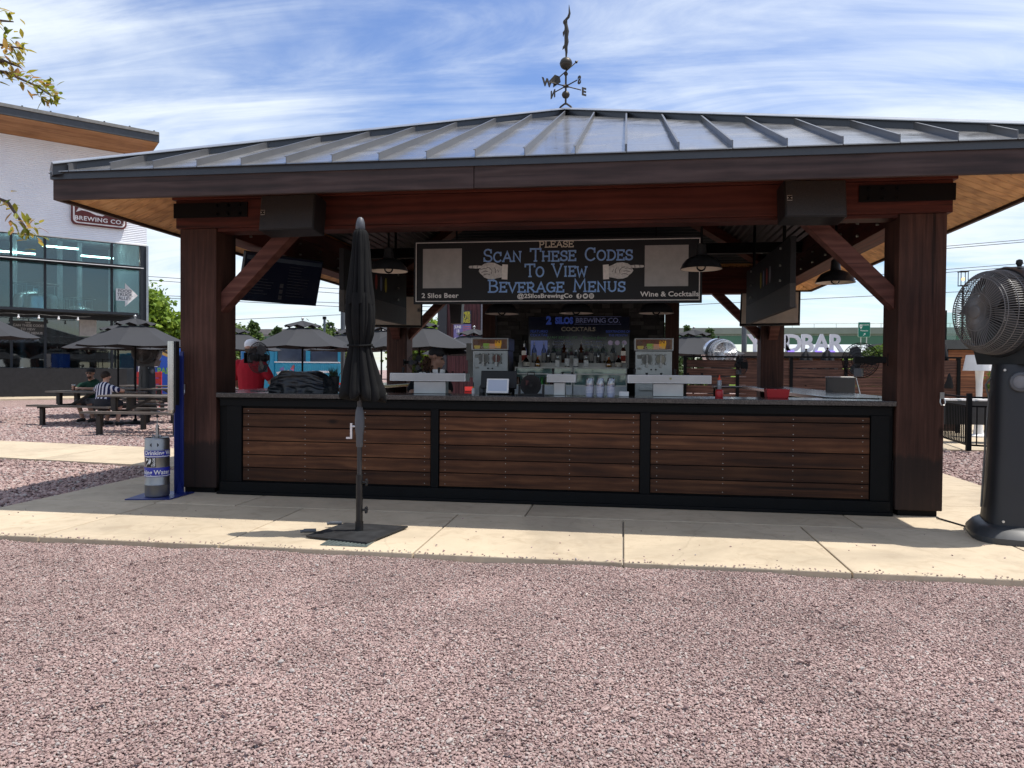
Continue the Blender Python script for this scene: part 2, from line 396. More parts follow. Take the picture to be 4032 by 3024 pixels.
# concrete
def concrete(name, c, var=.12):
    t = NT(name); v = t.co(rnd=13); f = t.noise(v, 1.3, 6, .65, .5); f2 = t.noise(v, 55, 4, .7); f3 = t.noise(v, 5, 6, .65, 1.2); f4 = t.noise(t.co((1,1,1), rnd=29), .55, 5, .6, 1.0)
    col = t.ramp(f, [(.28, tuple(x*(1-var*1.7) for x in c)), (.5, c), (.75, tuple(min(1, x*(1+var)) for x in c))])
    col = t.mixc(t.ramp(f3, [(.50, (0,0,0)), (.72, (.55,.55,.55))]), col, (c[0]*.68, c[1]*.64, c[2]*.60))
    col = t.mixc(t.ramp(f4, [(.52, (0,0,0)), (.70, (.5,.5,.5))]), col, (c[0]*.60, c[1]*.60, c[2]*.62))
    col = t.mixc(t.ramp(f2, [(.58, (0,0,0)), (.8, (.45,.45,.45))]), col, tuple(x*.55 for x in c))
    sp_ = t.n('ShaderNodeTexVoronoi'); sp_.inputs['Scale'].default_value = 3.2; t.l(v, sp_.inputs['Vector'])
    col = t.mixc(t.ramp(sp_.outputs['Distance'], [(.020, (.55,.55,.55)), (.045, (0,0,0))]), col, tuple(x*.35 for x in c))
    cr = t.n('ShaderNodeTexVoronoi'); cr.feature = 'DISTANCE_TO_EDGE'; cr.inputs['Scale'].default_value = .42
    wob = t.n('ShaderNodeMix', data_type='VECTOR'); nn = t.n('ShaderNodeTexNoise'); nn.inputs['Scale'].default_value = 5; t.l(v, nn.inputs['Vector']); wob.inputs['Factor'].default_value = .10; t.l(v, wob.inputs['A']); t.l(nn.outputs['Color'], wob.inputs['B']); t.l(wob.outputs['Result'], cr.inputs['Vector'])
    col = t.mixc(t.ramp(cr.outputs['Distance'], [(.0008, (.22,.22,.22)), (.003, (0,0,0))]), col, tuple(x*.4 for x in c))
    oi = t.n('ShaderNodeObjectInfo'); g = t.n('ShaderNodeMapRange'); t.l(oi.outputs['Random'], g.inputs['Value']); g.inputs['To Min'].default_value = .90; g.inputs['To Max'].default_value = 1.06
    cmb = t.n('ShaderNodeVectorMath', operation='SCALE'); t.l(col, cmb.inputs[0]); t.l(g.outputs[0], cmb.inputs['Scale'])
    t.set(cmb.outputs[0], .85, 0, .25); t.bump(f2, .35, .003); return t.m
conc = concrete('concrete', (.50,.415,.30))
conc_grey = concrete('concrete_grey', (.34,.31,.27))
b = MB(); b.box(-5.70, 4.15, 5.26, 16.6, -.028, -.004)
pave = structure(b.build('pavement', conc_grey))
def slab(x0, x1, y0, y1, g=.006, mat=None, top=.02, bev=.008):
    c = ((x0+x1)/2, (y0+y1)/2, 0); m = MB(); m.box(x0+g, x1-g, y0+g, y1-g, -.06, top); 
    return m.build('slab', mat or conc, pave, world=True, bev=bev)
xs = [-5.74, -4.46, -2.968, -1.478, .006, 1.498, 2.95, 4.17]
for a, c in zip(xs, xs[1:]): slab(a, c, 5.23, 6.745)
for a, c in ((-5.74,-4.50),(-4.50,-3.66),(-3.66,-.87),(-.87,2.01),(2.01,4.17)): slab(a, c, 6.757, 8.05)
ys = [8.05, 9.55, 11.05, 12.55, 14.05, 15.3, 16.6]
for a, c in zip(ys, ys[1:]): slab(-5.74, -4.25, a, c); slab(2.52, 4.17, a, c)
slab(-4.25, 2.52, 8.06, 14.9, mat=conc_grey); slab(-4.25, -.87, 14.9, 16.6); slab(-.87, 2.52, 14.9, 16.6)
# side path to the left
b = MB(); b.add([(-5.76,9.32,-.02),(-5.76,11.25,-.02),(-26,14.2,-.02),(-26,12.3,-.02)], [(0,1,2,3)])
path = structure(b.build('path', conc_grey))
P0 = [(-5.76,9.32),(-26,12.3)]; P1 = [(-5.76,11.25),(-26,14.2)]
for i in range(8):
    t0, t1 = i/8+.0004, (i+1)/8-.0004
    q = lambda P, t: (P[0][0]+(P[1][0]-P[0][0])*t, P[0][1]+(P[1][1]-P[0][1])*t)
    a, c, d, e = q(P0,t0), q(P0,t1), q(P1,t1), q(P1,t0)
    m = MB(); m.add([(*a,-.05),(*c,-.05),(*d,-.05),(*e,-.05),(*a,.012),(*c,.012),(*d,.012),(*e,.012)], [(0,3,2,1),(4,5,6,7),(0,1,5,4),(1,2,6,5),(2,3,7,6),(3,0,4,7)])
    m.build('slab', conc, path)
b = MB(); b.box(5.05, 30, 14.1, 40, -.05, .02); structure(b.build('patio', conc, bev=.01))
b = MB(); M_ = Matrix.Translation((-23.31,34.43,0)) @ Matrix.Rotation(math.atan2(.731,.682), 4, 'Z')
b.box(-30, 3, -4.2, .5, -.05, .03, M_); structure(b.build('building_apron', conc))
# drain grate in the slab
b = MB(); b.box(-2.22,-1.86,5.34,5.62,.021,.026)
for i in range(11): b.box(-2.21+i*.033,-2.19+i*.033,5.36,5.60,.026,.030)
tag(b.build('drain_grate', plain('grate_metal', (.16,.19,.18), .55, .6, .5, .2), base=(-2.04,5.48,.021)), 'small grey-green metal drain grate in the pale concrete under the parasol base', 'drain grate')

# ------------------------------------------------------------------ gravel stones
def stone_mat():
    t = NT('gravel_stone'); oi = t.n('ShaderNodeObjectInfo')
    c = t.ramp(oi.outputs['Random'], [(0, (.17,.115,.112)), (.15, (.275,.19,.178)), (.5, (.375,.268,.245)), (.82, (.44,.33,.298)), (.93, (.36,.335,.32)), (1, (.52,.455,.41))])
    v = t.co(); f = t.noise(v, 70, 4, .6); c = t.mixc(t.ramp(f, [(.35, (0,0,0)), (.7, (.4,.4,.4))]), c, (.26,.175,.155))
    bg_n = t.noise(None, .9, 5, .62, .6); t.l(oi.outputs['Location'], bg_n.node.inputs['Vector'])
    g = t.n('ShaderNodeMapRange'); t.l(bg_n, g.inputs['Value']); g.inputs['From Min'].default_value = .3; g.inputs['From Max'].default_value = .7; g.inputs['To Min'].default_value = .78; g.inputs['To Max'].default_value = 1.18
    cm_ = t.n('ShaderNodeVectorMath', operation='SCALE'); t.l(c, cm_.inputs[0]); t.l(g.outputs[0], cm_.inputs['Scale']); c = cm_.outputs[0]
    t.set(c, .85, 0, .25); return t.m
sm = stone_mat(); stones = bpy.data.collections.new('gravel_stones')
for k in range(7):
    bm = bmesh.new(); bmesh.ops.create_icosphere(bm, subdivisions=1, radius=1)
    rs = random.Random(k)
    nrm = [Vector((rs.gauss(0,1), rs.gauss(0,1), rs.gauss(0,1))).normalized() for _ in range(7)]
    for vtx in bm.verts:
        p = vtx.co.copy()
        for nn in nrm:
            dd = p.dot(nn)-rs.uniform(.58,.7)
            if dd > 0: p -= nn*dd
        vtx.co = Vector((p.x*1.25, p.y*.9, p.z*.62))
    me = bpy.data.meshes.new('stone'); bm.to_mesh(me); bm.free(); me.materials.append(sm)
    so_ = bpy.data.objects.new('stone', me); stones.objects.link(so_)
def gravel_field(name, pts, scale, label):
    me = bpy.data.meshes.new(name); me.vertices.add(len(pts)); me.vertices.foreach_set('co', pts.astype(np.float32).ravel()); me.update()
    o = bpy.data.objects.new(name, me); COL.objects.link(o); tag(o, label, 'gravel', kind='stuff')
    ng = bpy.data.node_groups.new(name, 'GeometryNodeTree')
    ng.interface.new_socket('Geometry', in_out='INPUT', socket_type='NodeSocketGeometry'); ng.interface.new_socket('Geometry', in_out='OUTPUT', socket_type='NodeSocketGeometry')
    N = ng.nodes.new; L = ng.links.new
    gi = N('NodeGroupInput'); go = N('NodeGroupOutput'); ip = N('GeometryNodeInstanceOnPoints'); ci = N('GeometryNodeCollectionInfo')
    ci.inputs['Collection'].default_value = stones; ci.inputs['Separate Children'].default_value = True; ci.inputs['Reset Children'].default_value = True
    rr = N('FunctionNodeRandomValue'); rr.data_type = 'FLOAT_VECTOR'; rr.inputs[0].default_value = (-.42,-.42,0); rr.inputs[1].default_value = (.42,.42,6.283)
    rsn = N('FunctionNodeRandomValue'); rsn.data_type = 'FLOAT'; rsn.inputs[2].default_value = scale*.45; rsn.inputs[3].default_value = scale*1.5
    L(gi.outputs[0], ip.inputs['Points']); L(ci.outputs[0], ip.inputs['Instance']); ip.inputs['Pick Instance'].default_value = True
    L(rr.outputs[0], ip.inputs['Rotation']); L(rsn.outputs[1], ip.inputs['Scale']); L(ip.outputs[0], go.inputs[0])
    md = o.modifiers.new('gravel', 'NODES'); md.node_group = ng; return o
def scatter(x0, x1, y0, y1, pitch, z0, z1, keep):
    nx = int((x1-x0)/pitch); ny = int((y1-y0)/pitch)
    gx, gy = np.meshgrid(np.arange(nx), np.arange(ny)); n = nx*ny
    X = x0+(gx.ravel()+np.random.uniform(-.7,.7,n))*pitch; Y = y0+(gy.ravel()+np.random.uniform(-.7,.7,n))*pitch
    k = keep(X, Y); X = X[k]; Y = Y[k]
    und = .007*np.sin(X*2.1+1.3*np.sin(Y*1.7))*np.sin(Y*2.6+.7)+.005*np.sin(X*5.3+Y*3.1)+.003*np.sin(X*11-Y*9)
    return np.stack([X, Y, np.random.uniform(z0, z1, len(X))+und], 1)
near = lambda X, Y: (X > -.55-.87*Y) & (X < .35+.57*Y)
pa = scatter(-5.9, 3.8, 1.9, 5.215, .0076, -.0195, -.009, near)
pm = scatter(-7.0, 5.6, .8, 5.215, .0135, -.024, -.008, lambda X, Y: ~near(X, Y) & (X > -5.75))
# a few larger strays, some spilled on the slab edge
pb = scatter(-5.6, 3.6, 2.0, 5.24, .13, -.005, .008, near)
gravel_field('gravel', np.concatenate([pa]), .0059, 'crushed pink-grey gravel covering the yard in front of the bar')
pb2 = scatter(-5.6, 3.9, 5.235, 5.50, .028, .021, .024, lambda X, Y: np.random.random(len(X)) < np.exp(-(Y-5.235)*30)*.75)
pb3 = scatter(-5.4, 3.9, 5.3, 6.7, .12, .022, .023, lambda X, Y: np.random.random(len(X)) < .12)
pb2[:,2] = .0235; pb3[:,2] = .0235
gravel_field('gravel', np.concatenate([pb2, pb3]), .0062, 'loose stones kicked onto the edge of the front concrete slab')
gravel_field('gravel', pb, .0105, 'larger grey and pink stones scattered in the front gravel')
gravel_field('gravel', pm, .0105, 'crushed gravel continuing past both sides of the front yard')
pc = scatter(-14, -5.75, 5.3, 13.9, .030, -.03, -.004, lambda X, Y: (X > -.6-.88*Y) & ~((Y > 9.32-.147*(X+5.76)-.05) & (Y < 11.25-.147*(X+5.76)+.03)))
pd = scatter(-20, -5.8, 13.9, 22, .055, -.03, -.004, lambda X, Y: (X > -.6-.88*Y) & (X < -.5*Y+.5))
gravel_field('gravel', pc, .021, 'crushed gravel left of the pavilion on both sides of the concrete path')
gravel_field('gravel', pd, .034, 'crushed gravel under the picnic tables')
pe = scatter(4.18, 7.6, 7.6, 14.05, .034, -.03, -.004, lambda X, Y: X > 4.0)
gravel_field('gravel', pe, .024, 'crushed gravel between the right pavement and the black railing')

# ================================================================== PAVILION
CX, CY, HX, HY = -.87, 10.98, 4.465, 4.516
ZE, RISE = 3.180, 1.845
post_wood = wood('post_wood', (.024,.0108,.0082), (.054,.0240,.0175), (.098,.046,.034), 'Z', .65, .2, 1.0, ring=.13, rnd=.12, knots=True)
def stain_coat(mt):
    # a darker protective coat brushed on the foot of the posts, ending in a ragged brush line
    nt = mt.node_tree; N = nt.nodes.new; bs = nt.nodes['Principled BSDF']; src = bs.inputs['Base Color'].links[0].from_socket
    tc_ = N('ShaderNodeTexCoord'); sx_ = N('ShaderNodeSeparateXYZ'); nt.links.new(tc_.outputs['Object'], sx_.inputs[0])
    mp_ = N('ShaderNodeMapping'); mp_.inputs['Scale'].default_value = (16, 16, 2.5); nt.links.new(tc_.outputs['Object'], mp_.inputs['Vector'])
    nz = N('ShaderNodeTexNoise'); nz.inputs['Scale'].default_value = 1.0; nz.inputs['Detail'].default_value = 4; nt.links.new(mp_.outputs[0], nz.inputs['Vector'])
    ma = N('ShaderNodeMath'); ma.operation = 'MULTIPLY_ADD'; nt.links.new(nz.outputs['Fac'], ma.inputs[0]); ma.inputs[1].default_value = .22; nt.links.new(sx_.outputs['Z'], ma.inputs[2])
    rp = N('ShaderNodeValToRGB'); rp.color_ramp.elements[0].position = .655; rp.color_ramp.elements[0].color = (.78,.78,.78,1); rp.color_ramp.elements[1].position = .70; rp.color_ramp.elements[1].color = (0,0,0,1); nt.links.new(ma.outputs[0], rp.inputs[0])
    mx = N('ShaderNodeMix'); mx.data_type = 'RGBA'; nt.links.new(rp.outputs[0], mx.inputs['Factor']); nt.links.new(src, mx.inputs['A']); mx.inputs['B'].default_value = (.016,.0125,.0115,1); nt.links.new(mx.outputs['Result'], bs.inputs['Base Color'])
stain_coat(post_wood)
beam_wood = wood('beam_wood', (.034,.0080,.0055), (.068,.0155,.0105), (.100,.026,.017), 'X', .6, .25, .7, rnd=.1)
beam_wood_y = wood('beam_wood_y', (.034,.0080,.0055), (.068,.0155,.0105), (.100,.026,.017), 'Y', .6, .25, .7, rnd=.1)
brace_wood = wood('brace_wood', (.055,.018,.013), (.102,.037,.028), (.150,.062,.048), 'X', .6, .25, .7, rnd=.1)
fascia_wood = wood('fascia_wood', (.024,.0150,.0135), (.047,.0285,.0255), (.074,.048,.043), 'X', .6, .3, .7, rnd=.06)
fascia_wood_y = wood('fascia_wood_y', (.024,.0150,.0135), (.047,.0285,.0255), (.074,.048,.043), 'Y', .6, .3, .7, rnd=.06)
pine = wood('pine_soffit', (.48,.24,.09), (.68,.37,.15), (.80,.48,.21), 'X', .5, .3, .8, rnd=.12)
pine_y = wood('pine_soffit_y', (.48,.24,.09), (.68,.37,.15), (.80,.48,.21), 'Y', .5, .3, .8, rnd=.12)
def roof_metal():
    t = NT('roof_metal'); v = t.co(rnd=9); f = t.noise(t.co((.6,.6,.6), rnd=3), 2.5, 5, .6, .5); f2 = t.noise(t.co((.4,6,6)), 2, 3, .5)
    fs_ = t.noise(t.co((9,.5,.5), rnd=3), 2.0, 4, .6); col = t.ramp(f, [(.3, (.25,.245,.24)), (.7, (.33,.325,.32))]); col = t.mixc(t.ramp(fs_, [(.5,(0,0,0)),(.75,(.35,.35,.35))]), col, (.17,.16,.15))
    rg = t.ramp(f, [(.35, (.12,)*3), (.65, (.30,)*3)])
    t.set(col, rg, .6, .5); t.bump(f2, .22, .012); return t.m
rmet = roof_metal()
seam_m = plain('seam_shaded_metal', (.15,.15,.152), .35, .5, .5, .1, 4)  # shading of the seam sides is put into this darker colour
rmet_dark = plain('dark_roof_trim', (.045,.05,.058), .34, .35, .5, .12, 4)
hipm = plain('hip_cap_metal', (.36,.365,.37), .30, .55, .5, .1, 4)

pav = thing('bar_pavilion', 'square timber bar pavilion with dark standing-seam metal hip roof', 'pavilion', (CX, CY, 0))
def post(x0, y0, front=True):
    m = MB(); m.box(x0, x0+.407, y0, y0+.407, .075, 2.784); p = m.build('post', post_wood, pav, bev=.008)
    m = MB(); m.box(x0+.035, x0+.372, y0+.035, y0+.372, .021, .076); m.build('base_shoe', black_steel, p)
    inn = 1 if x0 < CX else -1
    xi = x0+.407 if inn > 0 else x0
    m = MB(); m.box(min(xi+inn*.002, xi+inn*.016), max(xi+inn*.002, xi+inn*.016), y0+.05, y0+.37, .03, .53)
    for zz_ in (.14,.42):
        for yy in (.12,.30): m.cyl((xi+inn*.016, y0+yy, zz_), (xi+inn*.03, y0+yy, zz_), .014, n=8)
    m.build('side_plate', black_steel, p)
    return p
pFL = post(-4.617, 7.38); pFR = post(2.471, 7.38); pRL = post(-4.617, 14.39, 0); pRR = post(2.471, 14.39, 0)
# galvanised rings on the posts
zinc = plain('zinc', (.5,.5,.48), .4, .8, .5, .15)
for (p, x, sx_) in ((pFL, -4.577, 1), (pFR, 2.857, 1)):
    m = MB(); m.box(x-.018, x+.018, 7.372, 7.379, 1.10, 1.16)
    m.tube([(x-.018,7.368,1.10),(x-.022,7.360,1.07),(x-.014,7.356,1.045),(x+.014,7.356,1.045),(x+.022,7.360,1.07),(x+.018,7.368,1.10)], .005, 6)
    m.build('lashing_ring', zinc, p, smooth=True)
# beams
def beam(name, mats, boxes):
    o = None
    for i, bx in enumerate(boxes):
        m = MB(); m.box(*bx); o = m.build(name, mats, pav, bev=.006)
    return o
XL, XR = -4.661, 2.922
m = MB(); m.box(XL, XR, 7.377, 7.66, 2.787, 3.08); fb = m.build('front_beam', beam_wood, pav, bev=.005)
m = MB(); m.box(-4.209, 2.470, 7.40, 7.63, 2.752, 2.786); m.build('bottom_strip', beam_wood, fb, bev=.004)
m = MB(); m.box(-4.694, 2.955, 7.355, 7.66, 3.082, 3.262); m.build('upper_plate', beam_wood, fb, bev=.004)
def steel_plate(x0, x1, bolts, parent):
    m = MB(); m.box(x0, x1, 7.360, 7.376, 2.894, 3.046); pl = m.build('steel_plate', black_steel, parent)
    for bx in bolts:
        for bz in (2.925, 3.012): m = MB(); m.cyl((bx,7.360,bz),(bx,7.340,bz),.016,n=6); m.cyl((bx,7.3405,bz),(bx,7.330,bz),.008,n=8); m.build('bolt', black_steel, pl)
steel_plate(-4.678, -3.858, (-4.19,-4.07,-3.94), fb); steel_plate(2.113, 2.938, (2.20,2.32,2.44), fb)
m = MB(); m.box(XL, XR, 14.52, 14.803, 2.787, 3.08); rb = m.build('rear_beam', beam_wood, pav, bev=.005)
m = MB(); m.box(-4.694, 2.955, 14.52, 14.825, 3.082, 3.262); m.build('upper_plate', beam_wood, rb)
for xx0, xx1 in ((-4.60,-4.32),(2.58,2.86)):
    m = MB(); m.box(xx0, xx1, 7.662, 14.518, 2.787, 3.08); sb = m.build('side_beam', beam_wood_y, pav, bev=.005)
    m = MB(); m.box(xx0-.02, xx1+.02, 7.662, 14.518, 3.082, 3.262); m.build('upper_plate', beam_wood_y, sb)
    s_ = 1 if xx0 < CX else -1; xf = xx1 if s_ > 0 else xx0
    for q in range(9):
        for zc in (2.86, 3.0): m = MB(); m.cyl((xf+s_*.002, 8.3+q*.68, zc), (xf+s_*.03, 8.3+q*.68, zc), .014, n=6); m.build('bolt', zinc, sb)
# knee braces
def brace(p, q, w=.20, y=(7.44,7.62), mat=brace_wood):
    p = Vector(p); q = Vector(q); d = (q-p).normalized(); n_ = Vector((-d.z, 0, d.x))*w/2
    m = MB(); a = [(p.x+n_.x, p.z+n_.z), (p.x-n_.x, p.z-n_.z), (q.x-n_.x, q.z-n_.z), (q.x+n_.x, q.z+n_.z)]
    # trim ends flush with the post and the beam
    return a
def kbrace(xpost, sgn, y0, y1, zlo=1.92, zhi=2.08, run=.74):
    m = MB()
    poly = [(xpost, zlo), (xpost+sgn*.865, 2.785), (xpost+sgn*.655, 2.785), (xpost, 2.13)]
    if sgn < 0: poly = poly[::-1]
    m.prism(poly, y0, y1); return m.build('knee_brace', brace_wood, pav, bev=.006)
kbrace(-4.209, 1, 7.47, 7.63); kbrace(2.470, -1, 7.47, 7.63); kbrace(-4.209, 1, 14.54, 14.70); kbrace(2.470, -1, 14.54, 14.70)
def kbrace_y(ypost, sgn, x0, x1):
    m = MB(); vs = []
    poly = [(ypost, 1.92), (ypost+sgn*.865, 2.785), (ypost+sgn*.655, 2.785), (ypost, 2.13)]
    vs = [(x0, y, z) for y, z in poly] + [(x1, y, z) for y, z in poly]
    m.add(vs, [(0,1,2,3),(7,6,5,4),(0,4,5,1),(1,5,6,2),(2,6,7,3),(3,7,4,0)]); m.build('knee_brace', brace_wood, pav)
kbrace_y(14.389, -1, -4.5, -4.34); kbrace_y(14.389, -1, 2.6, 2.76)
# roof
def RP(k, a, d, z):        # slope k: a along the eave, d inward plan distance
    if k == 0: return (CX+a, CY-HY+d, z)
    if k == 2: return (CX-a, CY+HY-d, z)
    if k == 1: return (CX+HX-d, CY+a, z)
    return (CX-HX+d, CY-a, z)
def HA(k): return HX if k % 2 == 0 else HY
def DD(k): return HY if k % 2 == 0 else HX
def dm(k, a): return DD(k)*max(0, 1-abs(a)/HA(k))
def rz_(k, d, off=0): return ZE+off+RISE*d/DD(k)
m = MB(); e = .0
cs = [(CX-HX,CY-HY),(CX+HX,CY-HY),(CX+HX,CY+HY),(CX-HX,CY+HY)]
m.add([(*c, ZE-.012) for c in cs]+[(CX,CY,ZE+RISE-.012)]+[(*c, ZE-.06) for c in cs]+[(CX,CY,ZE+RISE-.06)],
      [(0,1,4),(1,2,4),(2,3,4),(3,0,4),(6,5,9),(7,6,9),(8,7,9),(5,8,9),(0,5,6,1),(1,6,7,2),(2,7,8,3),(3,8,5,0)])
roof = m.build('roof', rmet_dark, pav)
OV = .05   # panel drip over the eave
for k in range(4):
    h = HA(k); seams = [.017+.428*i for i in range(-11, 12) if abs(.017+.428*i) < h-.1]
    edges = [-h]+seams+[h]
    for a0, a1 in zip(edges, edges[1:]):
        g = .004; A0, A1 = a0+g, a1-g
        pts = [(A0,-OV),(A1,-OV)]
        if A0 < 0 < A1: pts += [(A1, dm(k,A1)), (0, DD(k)), (A0, dm(k,A0))]
        else:
            if dm(k,A1) > .02: pts.append((A1, dm(k,A1)))
            if dm(k,A0) > .02: pts.append((A0, dm(k,A0)))
        n_ = len(pts); m = MB()
        m.add([RP(k,a,d,rz_(k,d,.0)) for a, d in pts]+[RP(k,a,d,rz_(k,d,-.009)) for a, d in pts],
              [tuple(range(n_)), tuple(range(2*n_-1,n_-1,-1))]+[(i,(i+1)%n_,n_+(i+1)%n_,n_+i) for i in range(n_)])
        m.build('roof_panel', rmet, roof)
    for a in seams:
        L = dm(k, a)-.10
        if L < .1: continue
        m = MB(); t_ = .007
        def sb_(a0, a1, z0, z1):
            v = [RP(k,a0,-OV,rz_(k,-OV,z0)),RP(k,a1,-OV,rz_(k,-OV,z0)),RP(k,a1,L,rz_(k,L,z0)),RP(k,a0,L,rz_(k,L,z0)),
                 RP(k,a0,-OV,rz_(k,-OV,z1)),RP(k,a1,-OV,rz_(k,-OV,z1)),RP(k,a1,L,rz_(k,L,z1)),RP(k,a0,L,rz_(k,L,z1))]
            m.add(v, [(0,3,2,1),(4,5,6,7),(0,1,5,4),(1,2,6,5),(2,3,7,6),(3,0,4,7)])
        sb_(a-.003, a+.003, -.004, .055); sb_(a-.016, a+.003, .0552, .062)
        m.build('standing_seam', seam_m, roof)
for (sx_, sy_) in ((-1,-1),(1,-1),(1,1),(-1,1)):
    c0 = Vector((CX+sx_*(HX+.01), CY+sy_*(HY+.01), ZE-.015)); c1 = Vector((CX, CY, ZE+RISE))
    d_ = (c1-c0).normalized(); pr = d_.cross(Vector((0,0,1))).normalized()
    up = pr.cross(d_)
    def hipbar(pts, name, mat):
        m = MB(); n = len(pts); v = []
        for c in (c0, c1): v += [c+pr*w+Vector((0,0,z)) for w, z in pts]
        m.add(v, [(i, (i+1)%n, n+(i+1)%n, n+i) for i in range(n)]+[tuple(range(n-1,-1,-1)), tuple(range(n, 2*n))]); m.build(name, mat, roof)
    hipbar([(-.105,-.05),(.105,-.05),(.105,.050),(0,.080),(-.105,.050)], 'hip_closure', rmet_dark)
    hipbar([(-.15,.040),(0,.085),(.15,.040),(.15,.048),(0,.095),(-.15,.048)], 'hip_cap', hipm)
# fascia and drip edge
FZ0, FZ1 = 2.902, 3.097
m = MB(); m.box(CX-HX, -1.303, CY-HY, CY-HY+.04, FZ0, FZ1); m.build('fascia_board', fascia_wood, pav, bev=.003)
m = MB(); m.box(-1.297, CX+HX, CY-HY, CY-HY+.04, FZ0, FZ1); m.build('fascia_board', fascia_wood, pav, bev=.003)
m = MB(); m.box(CX-HX, CX+HX, CY+HY-.04, CY+HY, FZ0, FZ1); m.build('fascia_board', fascia_wood, pav)
for x0 in (CX-HX, CX+HX-.04):
    m = MB(); m.box(x0, x0+.04, CY-HY+.042, CY+HY-.042, FZ0, FZ1); m.build('fascia_board', fascia_wood_y, pav)
for bx in ((CX-HX-.015, CX+HX+.015, CY-HY-.017, CY-HY+.03), (CX-HX-.015, CX+HX+.015, CY+HY-.03, CY+HY+.017), (CX-HX-.015, CX-HX+.03, CY-HY+.031, CY+HY-.031), (CX+HX-.03, CX+HX+.015, CY-HY+.031, CY+HY-.031)):
    m = MB(); m.box(*bx, 3.090, ZE-.014); m.build('drip_edge', rmet_dark, pav)
# soffit planks (follow the roof slope) and the corrugated ceiling inside
SL = RISE/HY
def uz(k, d, off=0): return FZ0+.012+off+RISE*d/DD(k)
m = MB()
for k in range(4):
    h = HA(k)
    m.add([RP(k,-h+.05,.05,uz(k,.05,.035)),RP(k,h-.05,.05,uz(k,.05,.035)),RP(k,h-.95,.95,uz(k,.95,.035)),RP(k,-h+.95,.95,uz(k,.95,.035))], [(0,1,2,3)])
soff = m.build('soffit', pine, pav)
for k in range(4):
    h = HA(k); w = .132; a = -h+.05; dmax = .93 if k % 2 == 0 else .84
    while a < h-.06:
        a1 = min(a+w-.007, h-.05)
        def dl(q): return max(.045, min(dmax, (h-abs(q))*DD(k)/h-.012))
        pts = [(a,.043),(a1,.043),(a1,dl(a1)),(a,dl(a))]
        if min(dl(a1), dl(a)) > .06 or max(dl(a1), dl(a)) > .06:
            m = MB(); m.add([RP(k,p,d,uz(k,d,.0)) for p, d in pts]+[RP(k,p,d,uz(k,d,.02)) for p, d in pts], [(0,1,2,3),(7,6,5,4),(0,4,5,1),(1,5,6,2),(2,6,7,3),(3,7,4,0)])
            m.build('plank', pine if k % 2 else pine_y, soff)
        a += w
ceil_m = plain('ceiling_metal', (.026,.027,.029), .42, .4, .5, .2, 3)
for k in range(4):
    m = MB(); N_ = 200; d0 = .98 if k % 2 == 0 else .9; D = DD(k); rows = []
    for i in range(N_+1):
        d = d0+(D-d0)*i/N_; aa = max(.001, HA(k)*(1-d/D)); zc = uz(k, d, .03+.014*math.sin(i*PI/2.5))
        rows.append((RP(k,-aa,d,zc), RP(k,aa,d,zc)))
    vs = [p for r in rows for p in r]; m.add(vs, [(2*i,2*i+1,2*i+3,2*i+2) for i in range(N_)])
    m.build('ceiling_panel', ceil_m, pav, smooth=True)
for (sx_, sy_) in ((-1,-1),(1,-1),(1,1),(-1,1)):
    c0 = Vector((CX+sx_*3.6, CY+sy_*3.55, uz(0,.9)-.02)); c1 = Vector((CX+sx_*.12, CY+sy_*.12, uz(0,DD(0))-.14))
    m = MB(); m.bar(c0, c1, .16, .26); m.build('hip_rafter', beam_wood, pav)
m = MB(); m.box(CX-.22, CX+.22, CY-.22, CY+.22, 4.25, 4.62); m.build('hub_block', beam_wood, pav)
m = MB(); m.box(-4.30, 2.55, 9.28, 9.40, 3.09, 3.24); m.build('tie_beam', black_steel, pav)
m = MB(); m.box(-4.30, 2.55, 11.6, 11.72, 3.09, 3.24); m.build('tie_beam', black_steel, pav)

# ================================================================== WEATHER VANE
bronze = plain('aged_bronze', (.050,.043,.034), .5, .6, .5, .3, 14)
AZ = ZE+RISE+.07
vane = thing('weather_vane', 'bronze weather vane with mermaid figure and compass letters on roof peak', 'weather vane', (CX, CY, AZ))
vx, vy = CX, CY
m = MB()
for s_ in (-1, 1): m.tube([(vx+s_*.13,vy,AZ-.05),(vx+s_*.08,vy,AZ+.04),(vx+s_*.02,vy,AZ+.085),(vx,vy,AZ+.09)], .016, 8)
m.build('bracket', bronze, vane, smooth=True)
m = MB(); m.cyl((vx,vy,AZ+.075),(vx,vy,AZ+.62),.016,n=10); m.cyl((vx,vy,AZ+.62),(vx,vy,AZ+.9),.008,n=8); m.build('mast', bronze, vane, smooth=True)
for zc, r in ((.235,.063),(.575,.033),(.745,.100)):
    m = MB(); m.sphere((vx,vy,AZ+zc), r, 20); m.lathe([(r*1.02,-.004),(r*1.02,.004)], (vx,vy,AZ+zc), 20); m.build('ball', bronze, vane, smooth=True)
rx = R(40)     # compass cross
cz = AZ+.375
m = MB()
for q in range(4):
    a = rx+q*PI/2; d = Vector((math.cos(a), math.sin(a), 0)); m.cyl((vx,vy,cz),(vx+d.x*.30,vy+d.y*.30,cz),.010,n=8); m.cyl((vx,vy,cz),(vx+d.x*.06,vy+d.y*.06,cz),.03,.012,n=8)
m.build('compass_arms', bronze, vane, smooth=True)
for q, ch in enumerate('ENWS'):
    a = rx+q*PI/2; d = Vector((math.cos(a), math.sin(a), 0)); M = Matrix.Translation((vx+d.x*.36, vy+d.y*.36, cz-.075))
    if ch == 'E': pass
    M = M @ Matrix.Rotation(R(40) if ch in 'WE' else R(130), 4, 'Z')
    tb = text_mb(ch, .175, M, 'CENTER', .004, .008); tb.build('compass_letter', bronze, vane)
ad = R(200); d = Vector((math.cos(ad)*.75, math.sin(ad), 0)).normalized()
